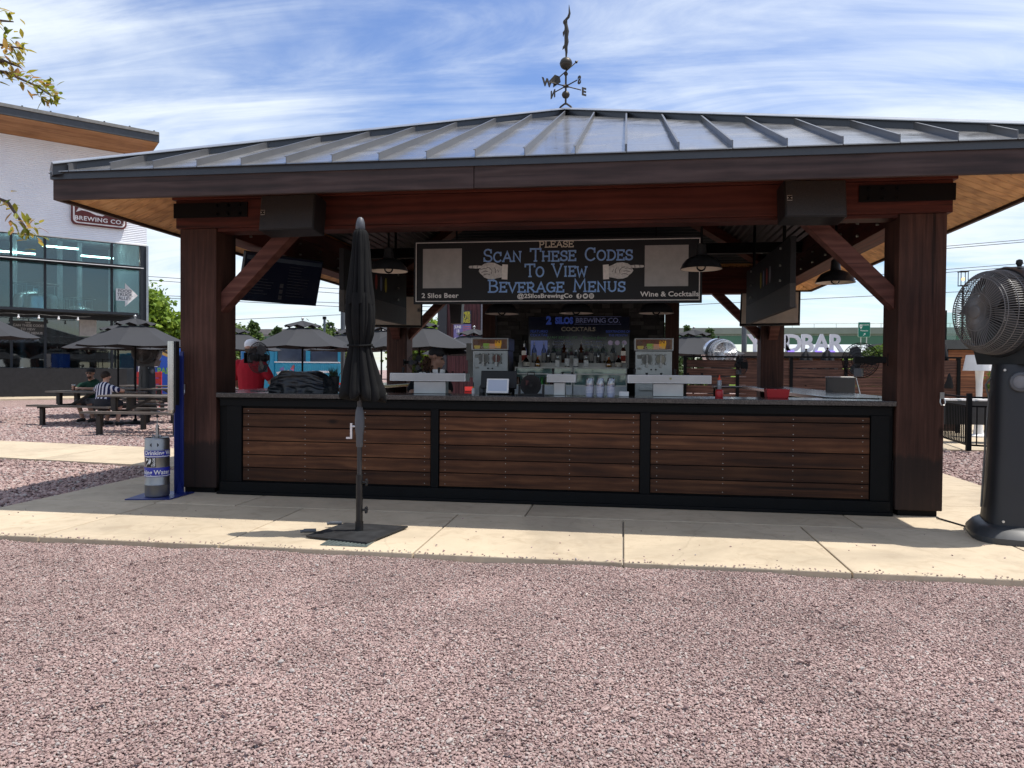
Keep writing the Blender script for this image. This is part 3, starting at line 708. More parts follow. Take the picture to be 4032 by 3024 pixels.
tip = Vector((vx,vy,AZ+.62))
A0 = Vector((vx+.20, vy+.30, AZ+.66)); A1 = Vector((vx-.22, vy-.33, AZ+.47))
A0 = Vector((vx+.155, vy+.1, AZ+.80)); A1 = Vector((vx-.19, vy-.12, AZ+.40))
m = MB(); m.cyl(A0, A1, .009, n=8); dd = (A0-A1).normalized(); m.cyl(A0, A0+dd*.05, .026, .002, n=8)
pn = dd.cross(Vector((0,0,1))).normalized(); upv = pn.cross(dd)
v = [A1-dd*.06-upv*.06, A1+dd*.11-upv*.075, A1+dd*.16+upv*.0, A1+dd*.11+upv*.075, A1-dd*.06+upv*.06, A1-dd*.0]
m.add([p+pn*.004 for p in v]+[p-pn*.004 for p in v], [tuple(range(6)), tuple(range(11,5,-1))]+[(i,(i+1)%6,6+(i+1)%6,6+i) for i in range(6)])
m.build('arrow', bronze, vane)
# figure: an upright slim swimming form seen edge-on
m = MB(); pts = [(.0,.84,.012),(.005,.93,.02),(-.005,1.02,.030),(.006,1.10,.036),(.0,1.18,.032),(.006,1.27,.040),(.0,1.34,.030),(-.012,1.40,.030),(-.004,1.46,.022),(.032,1.50,.022),(.05,1.56,.018),(.045,1.62,.012),(.04,1.70,.003)]
m.tube([(vx+x,vy,AZ+z) for x,z,r in pts], [r for x,z,r in pts], 10)
m.tube([(vx-.01,vy,AZ+1.05),(vx-.04,vy+.02,AZ+1.02),(vx-.06,vy+.03,AZ+.985)], [.02,.018,.003], 8)
m.tube([(vx-.02,vy,AZ+1.28),(vx-.045,vy+.02,AZ+1.26),(vx-.05,vy+.03,AZ+1.20)], [.018,.016,.004], 8)
m.sphere((vx-.022,vy,AZ+1.42), .034, 10, (1,1,1.3)); m.build('figure', bronze, vane, smooth=True)

vane.scale = (.9,.9,.875)
# ================================================================== BAR COUNTER
ipe = wood('ipe_planks', (.030,.0112,.0060), (.070,.0268,.0122), (.140,.060,.0275), 'X', .55, .2, .8, ring=.22, rnd=.50, knots=True)
granite_t = NT('granite'); v_ = granite_t.co(); f_ = granite_t.noise(v_, 90, 3, .7); f2_ = granite_t.noise(v_, 25, 4, .6)
gc = granite_t.ramp(f_, [(.35,(.013,.013,.015)),(.5,(.042,.040,.040)),(.62,(.078,.072,.068)),(.75,(.15,.14,.135))])
granite_t.set(granite_t.mixc(granite_t.ramp(f2_, [(.4,(0,0,0)),(.7,(.6,.6,.6))]), gc, (.030,.029,.029)), .14, 0, .5); granite = granite_t.m
ctr = thing('bar_counter', 'long bar counter with granite top and dark hardwood plank panels', 'bar counter', (CX, 7.6, .02))
ZT = 1.075
m = MB(); m.box(-4.205, 2.467, 7.362, 8.06, ZT-.05, ZT); m.build('countertop', granite, ctr, bev=.006, label='front granite countertop')
m = MB(); m.box(-4.60, -3.88, 8.065, 14.37, ZT-.05, ZT); m.build('countertop', granite, ctr, bev=.006, label='left side granite countertop')
m = MB(); m.box(2.14, 2.86, 8.065, 14.37, ZT-.05, ZT); m.build('countertop', granite, ctr, bev=.006, label='right side granite countertop')
m = MB(); m.box(-4.20, 2.46, 7.44, 7.56, .022, ZT-.052); cb_ = m.build('carcass', black_steel, ctr)
m = MB(); m.box(-4.18, 2.44, 7.402, 7.438, .937, 1.018); m.box(-4.18, 2.44, 7.39, 7.401, 1.003, 1.018); m.build('top_rail', black_steel, ctr, bev=.003)
m = MB(); m.box(-4.16, 2.43, 7.37, 7.438, .03, .148); m.box(-4.18, 2.44, 7.33, 7.369, .023, .052); m.build('bottom_rail', black_steel, ctr, bev=.003)
for x0, x1 in ((-4.10,-3.936),(-1.910,-1.832),(.161,.254),(2.259,2.42)):
    m = MB(); m.box(x0, x1, 7.395, 7.438, .149, .936); m.build('stile', black_steel, ctr, bev=.003)
zs = [.158,.298,.432,.577,.721,.860,.921]
for pi_, (x0, x1) in enumerate(((-3.931,-1.914),(-1.828,.157),(.258,2.255))):
    for z0, z1 in zip(zs, zs[1:]):
        m = MB(); w2 = (x1-x0)/2-.003; dy = random.uniform(-.0025, .0025)
        m.box(-w2, w2, -.012, .012, z0+.0045-z0, z1-.0045-z0)
        pl = mk('plank', m.mesh('plank'), ipe, ctr, bev=.0025, base=((x0+x1)/2-CX, 7.424+dy-7.6, z0-.02))
        m = MB(); hh = z1-z0
        for fx in (-.94,-.32,.32,.94):
            for fz in ((.5,) if hh < .1 else (.2,.8)): m.cyl((fx*w2,-.0125,hh*fz),(fx*w2,-.0138,hh*fz),.0042,n=8)
        m.build('screws', stainless, pl, world=False)
for xx in (-4.56,-4.50): pass
m = MB(); m.box(-4.50,-4.44,8.0,14.37,.022,ZT-.052); m.build('side_panel', black_steel, ctr)
m = MB(); m.box(2.66,2.72,8.0,14.37,.022,ZT-.052); m.build('side_panel', black_steel, ctr)

# ================================================================== BACK WALL OF THE BAR
stone_dark = plain('ledge_stone', (.050,.047,.043), .8, 0, .3, .35, 9, .5, 40, rnd=.55)
core = thing('stone_wall', 'dark stacked ledgestone wall behind the bottles with timber ends', 'wall', (CX, 14.42, 0))
m = MB(); m.box(-2.44, .74, 14.44, 14.51, .021, 2.785); m.build('backing', black_steel, core)
rs = random.Random(5); smesh = {}
def stone_piece(w, h, d):
    key = (round(w,2), round(h,2), round(d,3))
    if key not in smesh:
        q = MB(); q.box(-w/2+.004, w/2-.004, -d, 0, .003, h-.003); smesh[key] = q.mesh('stone')
    return smesh[key]
z = 1.15; cnt = 0
while z < 2.75:
    h = rs.choice((.06,.08,.10))
    for (xa, xb) in ((-2.43,-1.78),(.08,.73)) if z < 2.33 else ((-2.43,.73),):
        x = xa
        while x < xb-.03:
            w = min(rs.choice((.16,.22,.28,.36)), xb-x)
            if xb-(x+w) < .08: w = xb-x
            mk('stone', stone_piece(w, h, rs.choice((.02,.03,.045))), stone_dark, core, base=(x+w/2-CX, .02-.001, z)); x += w
    z += h
for x0 in (-2.70, .75):
    m = MB(); m.box(x0, x0+.25, 14.34, 14.518, .021, 2.785); m.build('timber_end', post_wood, core, bev=.004)
# menu screen
scr_t = NT('screen_dark'); v_ = scr_t.co(); f_ = scr_t.noise(v_, 1.2, 3, .5, 1.0)
scr_t.set((.004,.004,.006), .12, 0, .5); scr_t.b.inputs['Emission Color'].default_value = (.2,.25,.6,1); scr_t.b.inputs['Emission Strength'].default_value = .004; screen_m = scr_t.m
e_blue = emis('screen_blue', (.04,.09,.45), .09); e_pale = emis('screen_pale', (.22,.25,.46), .035); e_green = emis('screen_green', (.08,.20,.09), .05); e_cream = emis('screen_cream', (.26,.23,.18), .04)
SX0, SX1, SZ0, SZ1, SY = -1.82, .11, 1.36, 2.365, 14.34
scrn = thing('menu_screen', 'large wall-mounted cocktail menu screen behind the liquor bottles', 'screen', ((SX0+SX1)/2, SY, SZ0))
m = MB(); m.box(SX0, SX1, SY, SY+.055, SZ0, SZ1); m.build('housing', black_plastic, scrn)
m = MB(); m.box(SX0+.02, SX1-.02, SY-.004, SY-.001, SZ0+.02, SZ1-.02); m.build('panel', screen_m, scrn)
def st(body, x, z, size, mat, sx=1.0, bold=.0, name='lettering'):
    text_mb(body, size, face_front(x, SY-.006, z), 'CENTER', 0, bold, sx).build(name, mat, scrn)
st('2', -1.42, 2.215, .20, e_blue, .95, .012); st('SILOS', -1.13, 2.222, .165, e_blue, .82, .010)
st('BREWING CO.', -.50, 2.238, .125, e_pale, 1.02, .002)
m = MB(); m.box(-.94,-.06,SY-.006,SY-.005,2.345,2.351); m.box(-.94,-.06,SY-.006,SY-.005,2.205,2.211); m.build('rules', e_pale, scrn)
st('COCKTAILS', -.86, 2.08, .105, e_cream, 1.15, .003)
st('FEATURED', -1.60, 2.05, .07, e_blue, 1.0); st('COCKTAIL', -1.60, 1.98, .07, e_blue, 1.0)
st('FARM BREW LIVE', -1.16, 1.93, .075, e_green, 1.0); st('Bootleg Berry', -.55, 1.93, .078, e_green, 1.0)
st('BEERTENDERS OF', -.12, 2.05, .06, e_blue, .95); st('THE MONTH', -.12, 1.98, .06, e_blue, 1.0)
for (cx_, rows) in ((-1.16, ('Peach Pineapple Vodka','Grapefruit, Pineapple Juice','and Cranberry  $12')), (-.55, ('Natural Rum, Blackberry','Pineapple Juice, Cranberry Juice','and Ginger Ale  $12'))):
    for i, t_ in enumerate(rows): st(t_, cx_, 1.875-.052*i, .036, e_pale)
st('Harlan Mule', -1.16, 1.70, .075, e_green); st('ImaGINation Fizz', -.55, 1.70, .072, e_green)
m = MB(); m.box(-1.76,-1.44,SY-.006,SY-.005,1.5,1.90); m.build('picture', emis('screen_pic', (.10,.13,.30), .3), scrn)
m = MB()
for i in range(3): m.cyl((-.26+i*.13,SY-.006,1.86),(-.26+i*.13,SY-.005,1.86),.045,n=16)
m.build('badges', emis('screen_badge', (.22,.18,.26), .25), scrn)

# ================================================================== HANGING SIGN
sign_black = plain('sign_board', (.023,.025,.028), .6, 0, .3, .12, 3)
chalk_blue = plain('chalk_blue', (.30,.50,.95), .7, 0, .2, .22, 30)
chalk_white = plain('chalk_white', (.86,.84,.80), .7, 0, .2, .1, 30)
chalk_cream = plain('chalk_cream', (.74,.69,.56), .7, 0, .2, .12, 30)
hand_grey = plain('hand_grey', (.66,.65,.63), .7, 0, .2, .22, 26)
ink = plain('ink', (.05,.05,.05), .7, 0, .2, .1)
GX0, GX1, GZ0, GZ1, GY = -2.664, .921, 2.165, 2.972, 9.40
sg = thing('hanging_menu_sign', 'long black chalkboard-style sign with blue lettering hung under the roof', 'sign', ((GX0+GX1)/2, GY, GZ0))
m = MB(); m.box(GX0, GX1, GY, GY+.06, GZ0, GZ1); m.build('board', sign_black, sg, bev=.003)
sy = GY-.003; m = MB(); i_ = .028; t_ = .010
m.box(GX0+i_, GX1-i_, sy-.002, sy+.002, GZ1-i_-t_, GZ1-i_); m.box(GX0+i_, GX1-i_, sy-.002, sy+.002, GZ0+i_, GZ0+i_+t_)
m.box(GX0+i_, GX0+i_+t_, sy-.002, sy+.002, GZ0+i_+t_, GZ1-i_-t_); m.box(GX1-i_-t_, GX1-i_, sy-.002, sy+.002, GZ0+i_+t_, GZ1-i_-t_); m.build('border_line', chalk_white, sg)
gcx = -.842
S_ = (GX1-GX0)/1295.        # sign-local scale from the board width
IM = face_front(0, sy-.001, 0)
def sl(body, x, z, h, t, mat, width, small=.78, jit=.02):
    b_ = MB(); slab_text(b_, body, x, z, h, t, IM, small, width, jit); b_.build('lettering', mat, sg)
sl('PLEASE', gcx+.0, 2.860, .072, .0125, chalk_cream, .444, 1.0, .0)
sl('SCAN THESE CODES', gcx+.012, 2.690, .150, .0205, chalk_blue, 1.884)
sl('TO VIEW', gcx-.002, 2.497, .150, .0205, chalk_blue, .785)
sl('BEVERAGE MENUS', gcx+.0, 2.310, .146, .0205, chalk_blue, 1.741)
text_mb('@2SilosBrewingCo', .074, face_front(gcx-.143, sy-.001, 2.234), 'CENTER', 0, .002, 1.16, 1.02).build('lettering', chalk_white, sg)
text_mb('2 Silos Beer', .084, face_front(GX0+.345, sy-.001, 2.243), 'CENTER', 0, .002, 1.12, 1.05).build('lettering', chalk_white, sg)
text_mb('Wine & Cocktails', .084, face_front(GX1-.385, sy-.001, 2.243), 'CENTER', 0, .002, 1.12, 1.03).build('lettering', chalk_white, sg)
for cx_, nm in ((gcx+.282,'f'),(gcx+.361,'bird'),(gcx+.435,'camera')):
    m = MB(); m.cyl((cx_,sy+.001,2.253),(cx_,sy-.002,2.253),.033,n=20); ic = m.build('social_icon', chalk_white, sg)
    if nm == 'f': q = text_mb('f', .075, face_front(cx_+.006, sy-.004, 2.230), 'CENTER', 0, .003)
    elif nm == 'bird':
        q = MB(); q.prism([(cx_-.022,2.250),(cx_-.004,2.238),(cx_+.014,2.243),(cx_+.02,2.262),(cx_+.012,2.272),(cx_+.002,2.262),(cx_-.02,2.268),(cx_-.012,2.254)], sy-.004, sy-.003)
    else:
        q = MB()
        for a_, b_ in ((.018,.013),): 
            q.box(cx_-a_, cx_+a_, sy-.004, sy-.003, 2.253+b_, 2.253+a_); q.box(cx_-a_, cx_+a_, sy-.004, sy-.003, 2.253-a_, 2.253-b_)
            q.box(cx_-a_, cx_-b_, sy-.004, sy-.003, 2.253-b_, 2.253+b_); q.box(cx_+b_, cx_+a_, sy-.004, sy-.003, 2.253-b_, 2.253+b_)
        q.cyl((cx_,sy-.003,2.253),(cx_,sy-.004,2.253),.007,n=10)
    q.build('icon_mark', sign_black, ic)
# blank code panels stand where the printed codes were
for x0, x1 in ((GX0+.122, GX0+.625), (GX1-.685, GX1-.165)):
    m = MB(); m.box(x0, x1, sy-.0015, sy+.002, 2.365, 2.862); m.build('blank_panel', plain('code_panel', (.46,.455,.44), .7, 0, .2, .1, 9), sg)
# pointing hands
HP = [(0,.63),(.02,.70),(.20,.72),(.33,.70),(.40,.80),(.52,.86),(.66,.84),(.80,.70),(.86,.66),(.86,.10),(.74,.06),(.62,.0),(.50,.02),(.40,.10),(.36,.20),(.30,.30),(.26,.42),(.28,.52),(.33,.58),(.20,.56),(.03,.58)]
def hand(xc, zc, w, h, flip):
    s_ = -1 if flip else 1
    q = lambda p: (xc+s_*(p[0]-.5)*w, zc+(p[1]-.43)*h)
    m = MB(); pl = [q(p) for p in HP]; m.prism(pl if not flip else pl[::-1], sy-.002, sy+.001); hd = m.build('pointing_hand', hand_grey, sg)
    m = MB(); cf_ = [q(p) for p in ((.845,.0),(.99,-.02),(1.0,.74),(.86,.76))]; m.prism(cf_ if not flip else cf_[::-1], sy-.0035, sy+.001); m.build('cuff', chalk_white, hd)
    m = MB()
    for line in ([(.30,.50),(.40,.56),(.47,.54)],[(.33,.36),(.43,.42),(.50,.40)],[(.38,.22),(.47,.28),(.55,.24)],[(.46,.62),(.54,.58),(.60,.44),(.58,.28)],[(.66,.6),(.70,.45),(.68,.3)],[(.74,.5),(.77,.35)],[(.10,.57),(.11,.71)],[(.22,.57),(.23,.71)]):
        pts = [q(p) for p in line]
        for a, c in zip(pts, pts[1:]): m.bar((a[0],sy-.0032,a[1]),(c[0],sy-.0032,c[1]),.006,.001,(0,1,0))
    m.build('ink_lines', ink, hd)
hand(-1.70, 2.575, .50, .245, False); hand(-.02, 2.56, .50, .235, True)
m = MB()
for xx in (GX0+.55, GX1-.55): m.cyl((xx, GY+.03, GZ1), (xx, GY+.03, 3.10), .012, n=8)
m.build('hanger_rods', black_steel, sg)

# ================================================================== SPEAKERS
def speaker(x0, x1, z0, z1, yc, rz, label):
    w = x1-x0; h = z1-z0; t = thing('loudspeaker', label, 'loudspeaker', ((x0+x1)/2, yc, z0), rz, 'black loudspeakers on the front beam')
    tilt = Matrix.Translation((0,0,h)) @ Matrix.Rotation(R(-8), 4, 'X') @ Matrix.Translation((0,0,-h))
    m = MB(); m.box(-w/2, w/2, 0, .24, 0, h, tilt); m.build('cabinet', black_plastic, t, world=False, bev=.012)
    g = NT('speaker_grille') if 'speaker_grille' not in MATS else None
    if g:
        v = g.co((1,1,1)); vo = g.n('ShaderNodeTexVoronoi'); vo.inputs['Scale'].default_value = 260; g.l(v, vo.inputs['Vector'])
        g.set(g.ramp(vo.outputs['Distance'], [(.2,(.006,.006,.007)),(.6,(.035,.036,.039))]), .5, .3); g.bump(vo.outputs['Distance'], .4, .002); MATS['speaker_grille'] = g.m
    m = MB(); m.box(-w/2+.012, w/2-.012, -.010, .0, .012, h-.012, tilt); m.build('grille', MATS['speaker_grille'], t, world=False, bev=.006)
    m = MB(); m.box(-w/2+.018, -w/2+.062, -.013, -.0105, h*.43, h*.57, tilt); bd = m.build('badge', zinc, t, world=False)
    tm = text_mb('M', .052, tilt @ Matrix.Translation((-w/2+.040,-.0145,h*.5)) @ Matrix.Rotation(-PI/2, 4, 'Y') @ Matrix.Translation((0,0,-.018)), 'CENTER', 0, .003)
    tm.build('badge_letter', black_plastic, bd, world=False)
    m = MB(); m.box(-.04,.04,.24,.34,h*.4,h*.6); m.box(-.10,.10,.30,.345,h*.2,h*.8); m.build('wall_bracket', black_steel, t, world=False)
speaker(-3.55, -2.965, 2.675, 3.03, 7.03, R(-4), 'black loudspeaker on the front beam beside the closed parasol')
speaker(1.38, 1.915, 2.69, 3.03, 7.03, R(5), 'black loudspeaker on the front beam near the right post')

# ================================================================== PENDANT LAMPS
shade_in = plain('shade_white', (.74,.68,.58), .5, 0, .4, .06)
bulb_g = glass('bulb_glass', (.92,.9,.86), .05, .03)
def pendant_proto():
    t = thing('pendant_lamp', 'x', 'pendant lamp', (0,0,0), 0, 'black barn pendant lamps under the pavilion roof')
    prof = [(.228,0),(.222,.012),(.205,.055),(.165,.105),(.11,.135),(.062,.150),(.055,.19),(.05,.27),(.03,.285)]
    m = MB(); m.lathe(prof, n=32, cap=False); m.build('shade', black_satin, t, world=False, smooth=True)
    m = MB(); m.lathe([(r-.006, z+.001) for r, z in prof[:6]], n=32, cap=False); m.build('shade_lining', shade_in, t, world=False, smooth=True)
    m = MB(); m.sphere((0,0,.03), .055, 16); m.build('bulb', bulb_g, t, world=False, smooth=True)
    m = MB(); m.cyl((0,0,.27),(0,0,.95),.013,n=8); m.build('stem', black_steel, t, world=False)
    return t
pp = pendant_proto(); pls = [((.83,8.6,2.46), 'black barn pendant lamp in front of the right end of the hanging sign'),
 ((-2.74,8.6,2.478), 'black barn pendant lamp just right of the closed parasol'),
 ((2.50,9.6,2.41), 'black barn pendant lamp near the right knee brace'),
 ((-1.62,10.0,2.08), 'black barn pendant lamp below the left end of the hanging sign'),
 ((-.63,10.0,2.085), 'black barn pendant lamp centred above the menu screen'),
 ((.405,10.0,2.08), 'black barn pendant lamp below the right end of the hanging sign'),
 ((-5.06,11.5,2.61), 'black barn pendant lamp half hidden behind the left menu television')]
for i, (p, lb) in enumerate(pls):
    if i == 0: pp.location = p; pp['label'] = lb
    else: copy_tree(pp, p, None, lb)

# ================================================================== SIDE SIGN BOARDS AND TELEVISIONS
def side_board(x, y0, y1, s_, label):
    t = thing('hanging_side_sign', label, 'sign', (x, (y0+y1)/2, 2.06), 0, 'side signs hung over the bar')
    m = MB(); m.box(x-.03, x+.03, y0, y1, 2.335, 2.86); m.build('board', sign_black, t)
    m = MB(); m.box(x-.032, x+.032, y0, y1, 2.06, 2.332); m.build('lower_panel', grey_board, t)
    xf = x-s_*.034
    m = MB(); L = y1-y0
    for i, c in enumerate(((.30,.30,.33),(.42,.06,.05),(.22,.24,.36),(.45,.38,.05))):
        q = MB(); yc = (y0+y1)/2-.35+i*.22*1; n = 14
        vs = [(xf, yc+.05*math.cos(2*PI*k/n), 2.58+.11*math.sin(2*PI*k/n)) for k in range(n)]
        vs += [(xf+s_*.003, p[1], p[2]) for p in vs]
        q.add(vs, [tuple(range(n)), tuple(range(2*n-1,n-1,-1))]+[(k,(k+1)%n,n+(k+1)%n,n+k) for k in range(n)])
        q.build('printed_shape', plain('print_%d' % i, c, .6), t)
    for yy in (y0+.5, y1-.5):
        m = MB(); m.cyl((x, yy, 2.86), (x, yy, 3.6), .02, n=8); m.build('hanger_pipe', black_steel, t)
        for zz_ in (2.42,2.6,2.8): m = MB(); m.cyl((xf, yy, zz_), (xf-s_*.02, yy, zz_), .016, n=8); m.build('bolt', zinc, t)
side_board(-3.55, 9.2, 12.0, -1, 'dark sign board hanging over the left side of the bar')
side_board(1.865, 8.9, 12.0, 1, 'dark sign board hanging over the right side of the bar')
def tv(loc, rz, w, h, pitch, label, back):
    t = thing('television', label, 'television', loc, rz, 'televisions hung at the corners of the bar')
    Mx = Matrix.Rotation(pitch, 4, 'X')
    m = MB(); m.box(-w/2, w/2, -.03, .03, -h/2, h/2, Mx); m.build('housing', black_plastic, t, world=False, bev=.006)
    if back:
        m = MB(); m.box(-w/2+.03, w/2-.03, -.045, -.031, -h/2+.03, h/2-.03, Mx); m.build('plywood_back', cream_board, t, world=False)
        m = MB(); m.box(w/2-.09, w/2-.05, -.06, -.046, -.02, .05, Mx); m.build('latch', zinc, t, world=False)
    else:
        m = MB(); m.box(-w/2+.012, w/2-.012, -.034, -.031, -h/2+.012, h/2-.012, Mx); m.build('panel', screen_m, t, world=False)
        m = MB(); m.box(-w/2+.02, w/2-.02, -.037, -.035, h/2-.085, h/2-.035, Mx); m.build('header_bar', emis('tv_bar', (.03,.045,.065), .03), t, world=False)
        m = MB(); rs_ = random.Random(4)
        for c_ in (-.40, .06):
            for i in range(11):
                m.box(w*c_, w*c_+w*rs_.uniform(.14,.30), -.036, -.035, h/2-.13-i*.037, h/2-.122-i*.037, Mx)
        m.build('menu_lines', emis('tv_lines', (.022,.024,.03), .012), t, world=False)
        m = MB()
        for i in range(3): m.box(0.0-.03, .018, -.036, -.035, -h/2+.05+i*.075, -h/2+.10+i*.075, Mx)
        m.build('menu_tiles', emis('tv_tiles', (.04,.04,.045), .02), t, world=False)
    m = MB(); m.cyl((0,.03,.0),(0,.25,.35),.02,n=8); m.cyl((0,.25,.35),(0,.25,1.0-.35),.02,n=8); m.build('mount_arm', black_steel, t, world=False)
tv((-4.27, 9.03, 2.45), R(56), 1.08, .60, R(17), 'tilted menu television hanging behind the left knee brace', False)
tv((2.42, 13.3, 2.40), R(-14), .96, .60, R(-16), 'television with pale plywood back beside the rear right post', True)
tv((-4.10, 13.3, 2.38), R(14), .96, .60, R(-16), 'television with pale plywood back beside the rear left post', True)

# ================================================================== CAGE FANS ON THE POSTS
wire = plain('fan_wire', (.03,.03,.033), .45, .4, .5, .2)
def fan_proto(r=.172):
    t = thing('cage_fan', 'x', 'fan', (0,0,0), 0, 'black cage fans bracketed to the posts')
    m = MB(); d = .085
    for i in range(36):
        a = 2*PI*i/36; c, s_ = math.cos(a), math.sin(a)
        for sg in (-1, 1):
            pts = [(r*f*c, sg*d*(1-f**2.6)*1.0, r*f*s_) for f in (.22,.5,.75,.92,1.0)]; m.tube(pts, .0016, 4)
    for f in (.22,.4,.58,.75,.9,1.0):
        for sg in (-1, 1): m.tube([(r*f*math.cos(2*PI*k/28), sg*d*(1-f**2.6), r*f*math.sin(2*PI*k/28)) for k in range(28)], .002 if f < 1 else .004, 4, True)
    m.build('cage', wire, t, world=False)
    m = MB()
    for k in range(3):
        a = 2*PI*k/3+.5; M = Matrix.Rotation(a, 4, 'Y') @ Matrix.Rotation(R(28), 4, 'Z')
        pl = [(-.03,.03),(-.055,.10),(-.04,.145),(.03,.15),(.06,.11),(.03,.03)]; m.prism(pl, -.002, .002, M)
    m.build('blades', grey_plastic, t, world=False)
    m = MB(); m.cyl((0,-.03,0),(0,.11,0),.045,n=14); m.cyl((0,-.095,0),(0,-.03,0),.035,n=14); m.build('motor', black_plastic, t, world=False, smooth=True)
    m = MB(); m.box(-.035,.035,.03,.10,-.16,-.08); m.build('control_box', grey_plastic, t, world=False)
    m = MB(); m.box(-.28,.02,.10,.14,-.03,.03); m.box(-.30,-.28,.06,.18,-.06,.06); m.build('bracket', black_steel, t, world=False, bev=.004)
    return t
fp = fan_proto()
fp.location = (-4.03, 7.95, 1.45); fp.rotation_euler = (0,0,R(-20)); fp['label'] = 'black cage fan on a bracket inside the left front post'
fr = copy_tree(fp, (2.31, 7.92, 1.455), R(150), 'black cage fan on a bracket inside the right front post')
copy_tree(fp, (-3.96, 14.2, 1.47), R(-5), 'black cage fan beside the bartender near the rear left post')
copy_tree(fp, (2.09, 14.05, 1.45), R(110), 'small black cage fan seen edge-on at the rear right post')

# ================================================================== THINGS ON THE FRONT COUNTER
tarp_t = NT('tarp'); v_ = tarp_t.co(); tarp_t.set(tarp_t.ramp(tarp_t.noise(v_, 6, 4), [(.3,(.005,.0075,.010)),(.7,(.010,.014,.019))]), .38, 0, .45); tarp_t.bump(tarp_t.noise(v_, 18, 4, .55, 1.5), .25, .01); tarp = tarp_t.m
bm = bmesh.new(); bmesh.ops.create_cube(bm, size=1.0); bmesh.ops.subdivide_edges(bm, edges=bm.edges, cuts=26, use_grid_fill=True)
for v in bm.verts:
    x, y, z = v.co; z01 = z+.5
    top = 1-.13*max(0, z01-.35)**1.2*1.5
    rx_ = abs(x)*2; dz = -.30*max(0, rx_-.55)/.45*z01-.10*max(0, x)*z01
    n3 = mnoise.fractal(Vector((x*2.4+3, y*2.0, z*2.2)), 1.0, 2.0, 4); n4 = mnoise.noise(Vector((x*7, y*3, z*2.5+5)))
    hem = (1-z01)**2*.10*math.sin(x*15+3*math.sin(x*6))
    rid = abs(mnoise.noise(Vector((x*3.2+z*2.0, 1.7, z*3.0-x*1.5))))
    v.co = Vector((x*.64*top*(1+.05*n3), y*.36*(1-.14*z01)+(-1 if y < 0 else 1)*(.030*n3+.016*n4+hem*.25-.05*(.25-rid)*(rid < .25)), (z01+dz)*.222+.020*n3*z01))
me = bpy.data.meshes.new('covered_equipment'); bm.to_mesh(me); bm.free()
o = mk('covered_equipment', me, tarp, smooth=True, base=(-3.43, 7.76, ZT+.001)); me.set_sharp_from_angle(angle=R(75)); tag(o, 'bulky bar equipment under a dark waterproof cover on the left counter', 'covered equipment')
# planter / utensil pot behind the cover
pot = thing('potted_plant', 'dark pot of upright grassy leaves behind the covered equipment', 'plant', (-3.30, 8.02-.05, ZT))
m = MB(); m.lathe([(.045,0),(.055,.03),(.065,.17),(.07,.175)], (-3.16,7.97,ZT), 18); m.build('pot', black_plastic, pot, smooth=True)
m = MB(); rs = random.Random(9)
for i in range(46):
    a = rs.uniform(0,2*PI); q = rs.uniform(.01,.05); x0, y0 = -3.16+q*math.cos(a), 7.97+q*math.sin(a); h = rs.uniform(.07,.12)
    x1, y1 = x0+rs.uniform(-.05,.05), y0+rs.uniform(-.04,.04)
    m.add([(x0-.006,y0,ZT+.16),(x0+.006,y0,ZT+.16),(x1,y1,ZT+.17+h)], [(0,1,2)])
m.build('leaves', plain('dark_leaf', (.02,.03,.012), .6, 0, .3, .3), pot)
def tap_tower(x0, x1, bx0, bx1, nt, label):
    t = thing('tap_tower', label, 'tap tower', ((x0+x1)/2, 7.9, ZT), 0, 'stainless tap towers on the front counter')
    m = MB(); m.box(x0, x1, 7.84, 7.98, ZT+.001, 1.207); m.build('column', stainless, t, bev=.004)
    m = MB(); m.box(bx0, bx1, 7.80, 8.02, 1.208, 1.294); cr = m.build('crossbar', stainless, t, bev=.003)
    m = MB(); m.box(bx0+.004, bx1-.004, 7.797, 7.7995, 1.212, 1.216); m.box(bx0+.004, bx1-.004, 7.797, 7.7995, 1.286, 1.290); m.box(bx0+.004, bx0+.009, 7.797, 7.7995, 1.2165, 1.2855); m.box(bx1-.009, bx1-.004, 7.797, 7.7995, 1.2165, 1.2855); m.build('edge_trim', white_plastic, cr)
    for i in range(nt):
        xx = bx0+(bx1-bx0)*(i+.5)/nt+random.uniform(-.01,.01)
        m = MB(); m.cyl((xx,8.03,1.27),(xx,8.07,1.27),.012,n=8); m.cyl((xx,8.06,1.25),(xx,8.06,1.30),.010,n=8); m.cyl((xx,8.06,1.3005),(xx,8.06,1.355 if i % 3 == 0 else 1.315),.011,.016,n=10); m.build('tap', black_plastic, t, smooth=True)
    return t
tap_tower(-2.214,-1.868,-2.467,-1.643, 6, 'wide stainless tap tower in front of the bartender')
tm_ = tap_tower(-.72,-.604,-.79,-.49, 3, 'narrow stainless tap tower in the middle of the counter')
tr_ = tap_tower(.294,.595,.034,.868, 6, 'wide stainless tap tower in front of the right frozen drink machine')
m = MB(); m.box(.455,.475,7.795,7.7995,1.248,1.268); m.build('sticker', plain('sticker', (.3,.28,.12), .5), tr_)
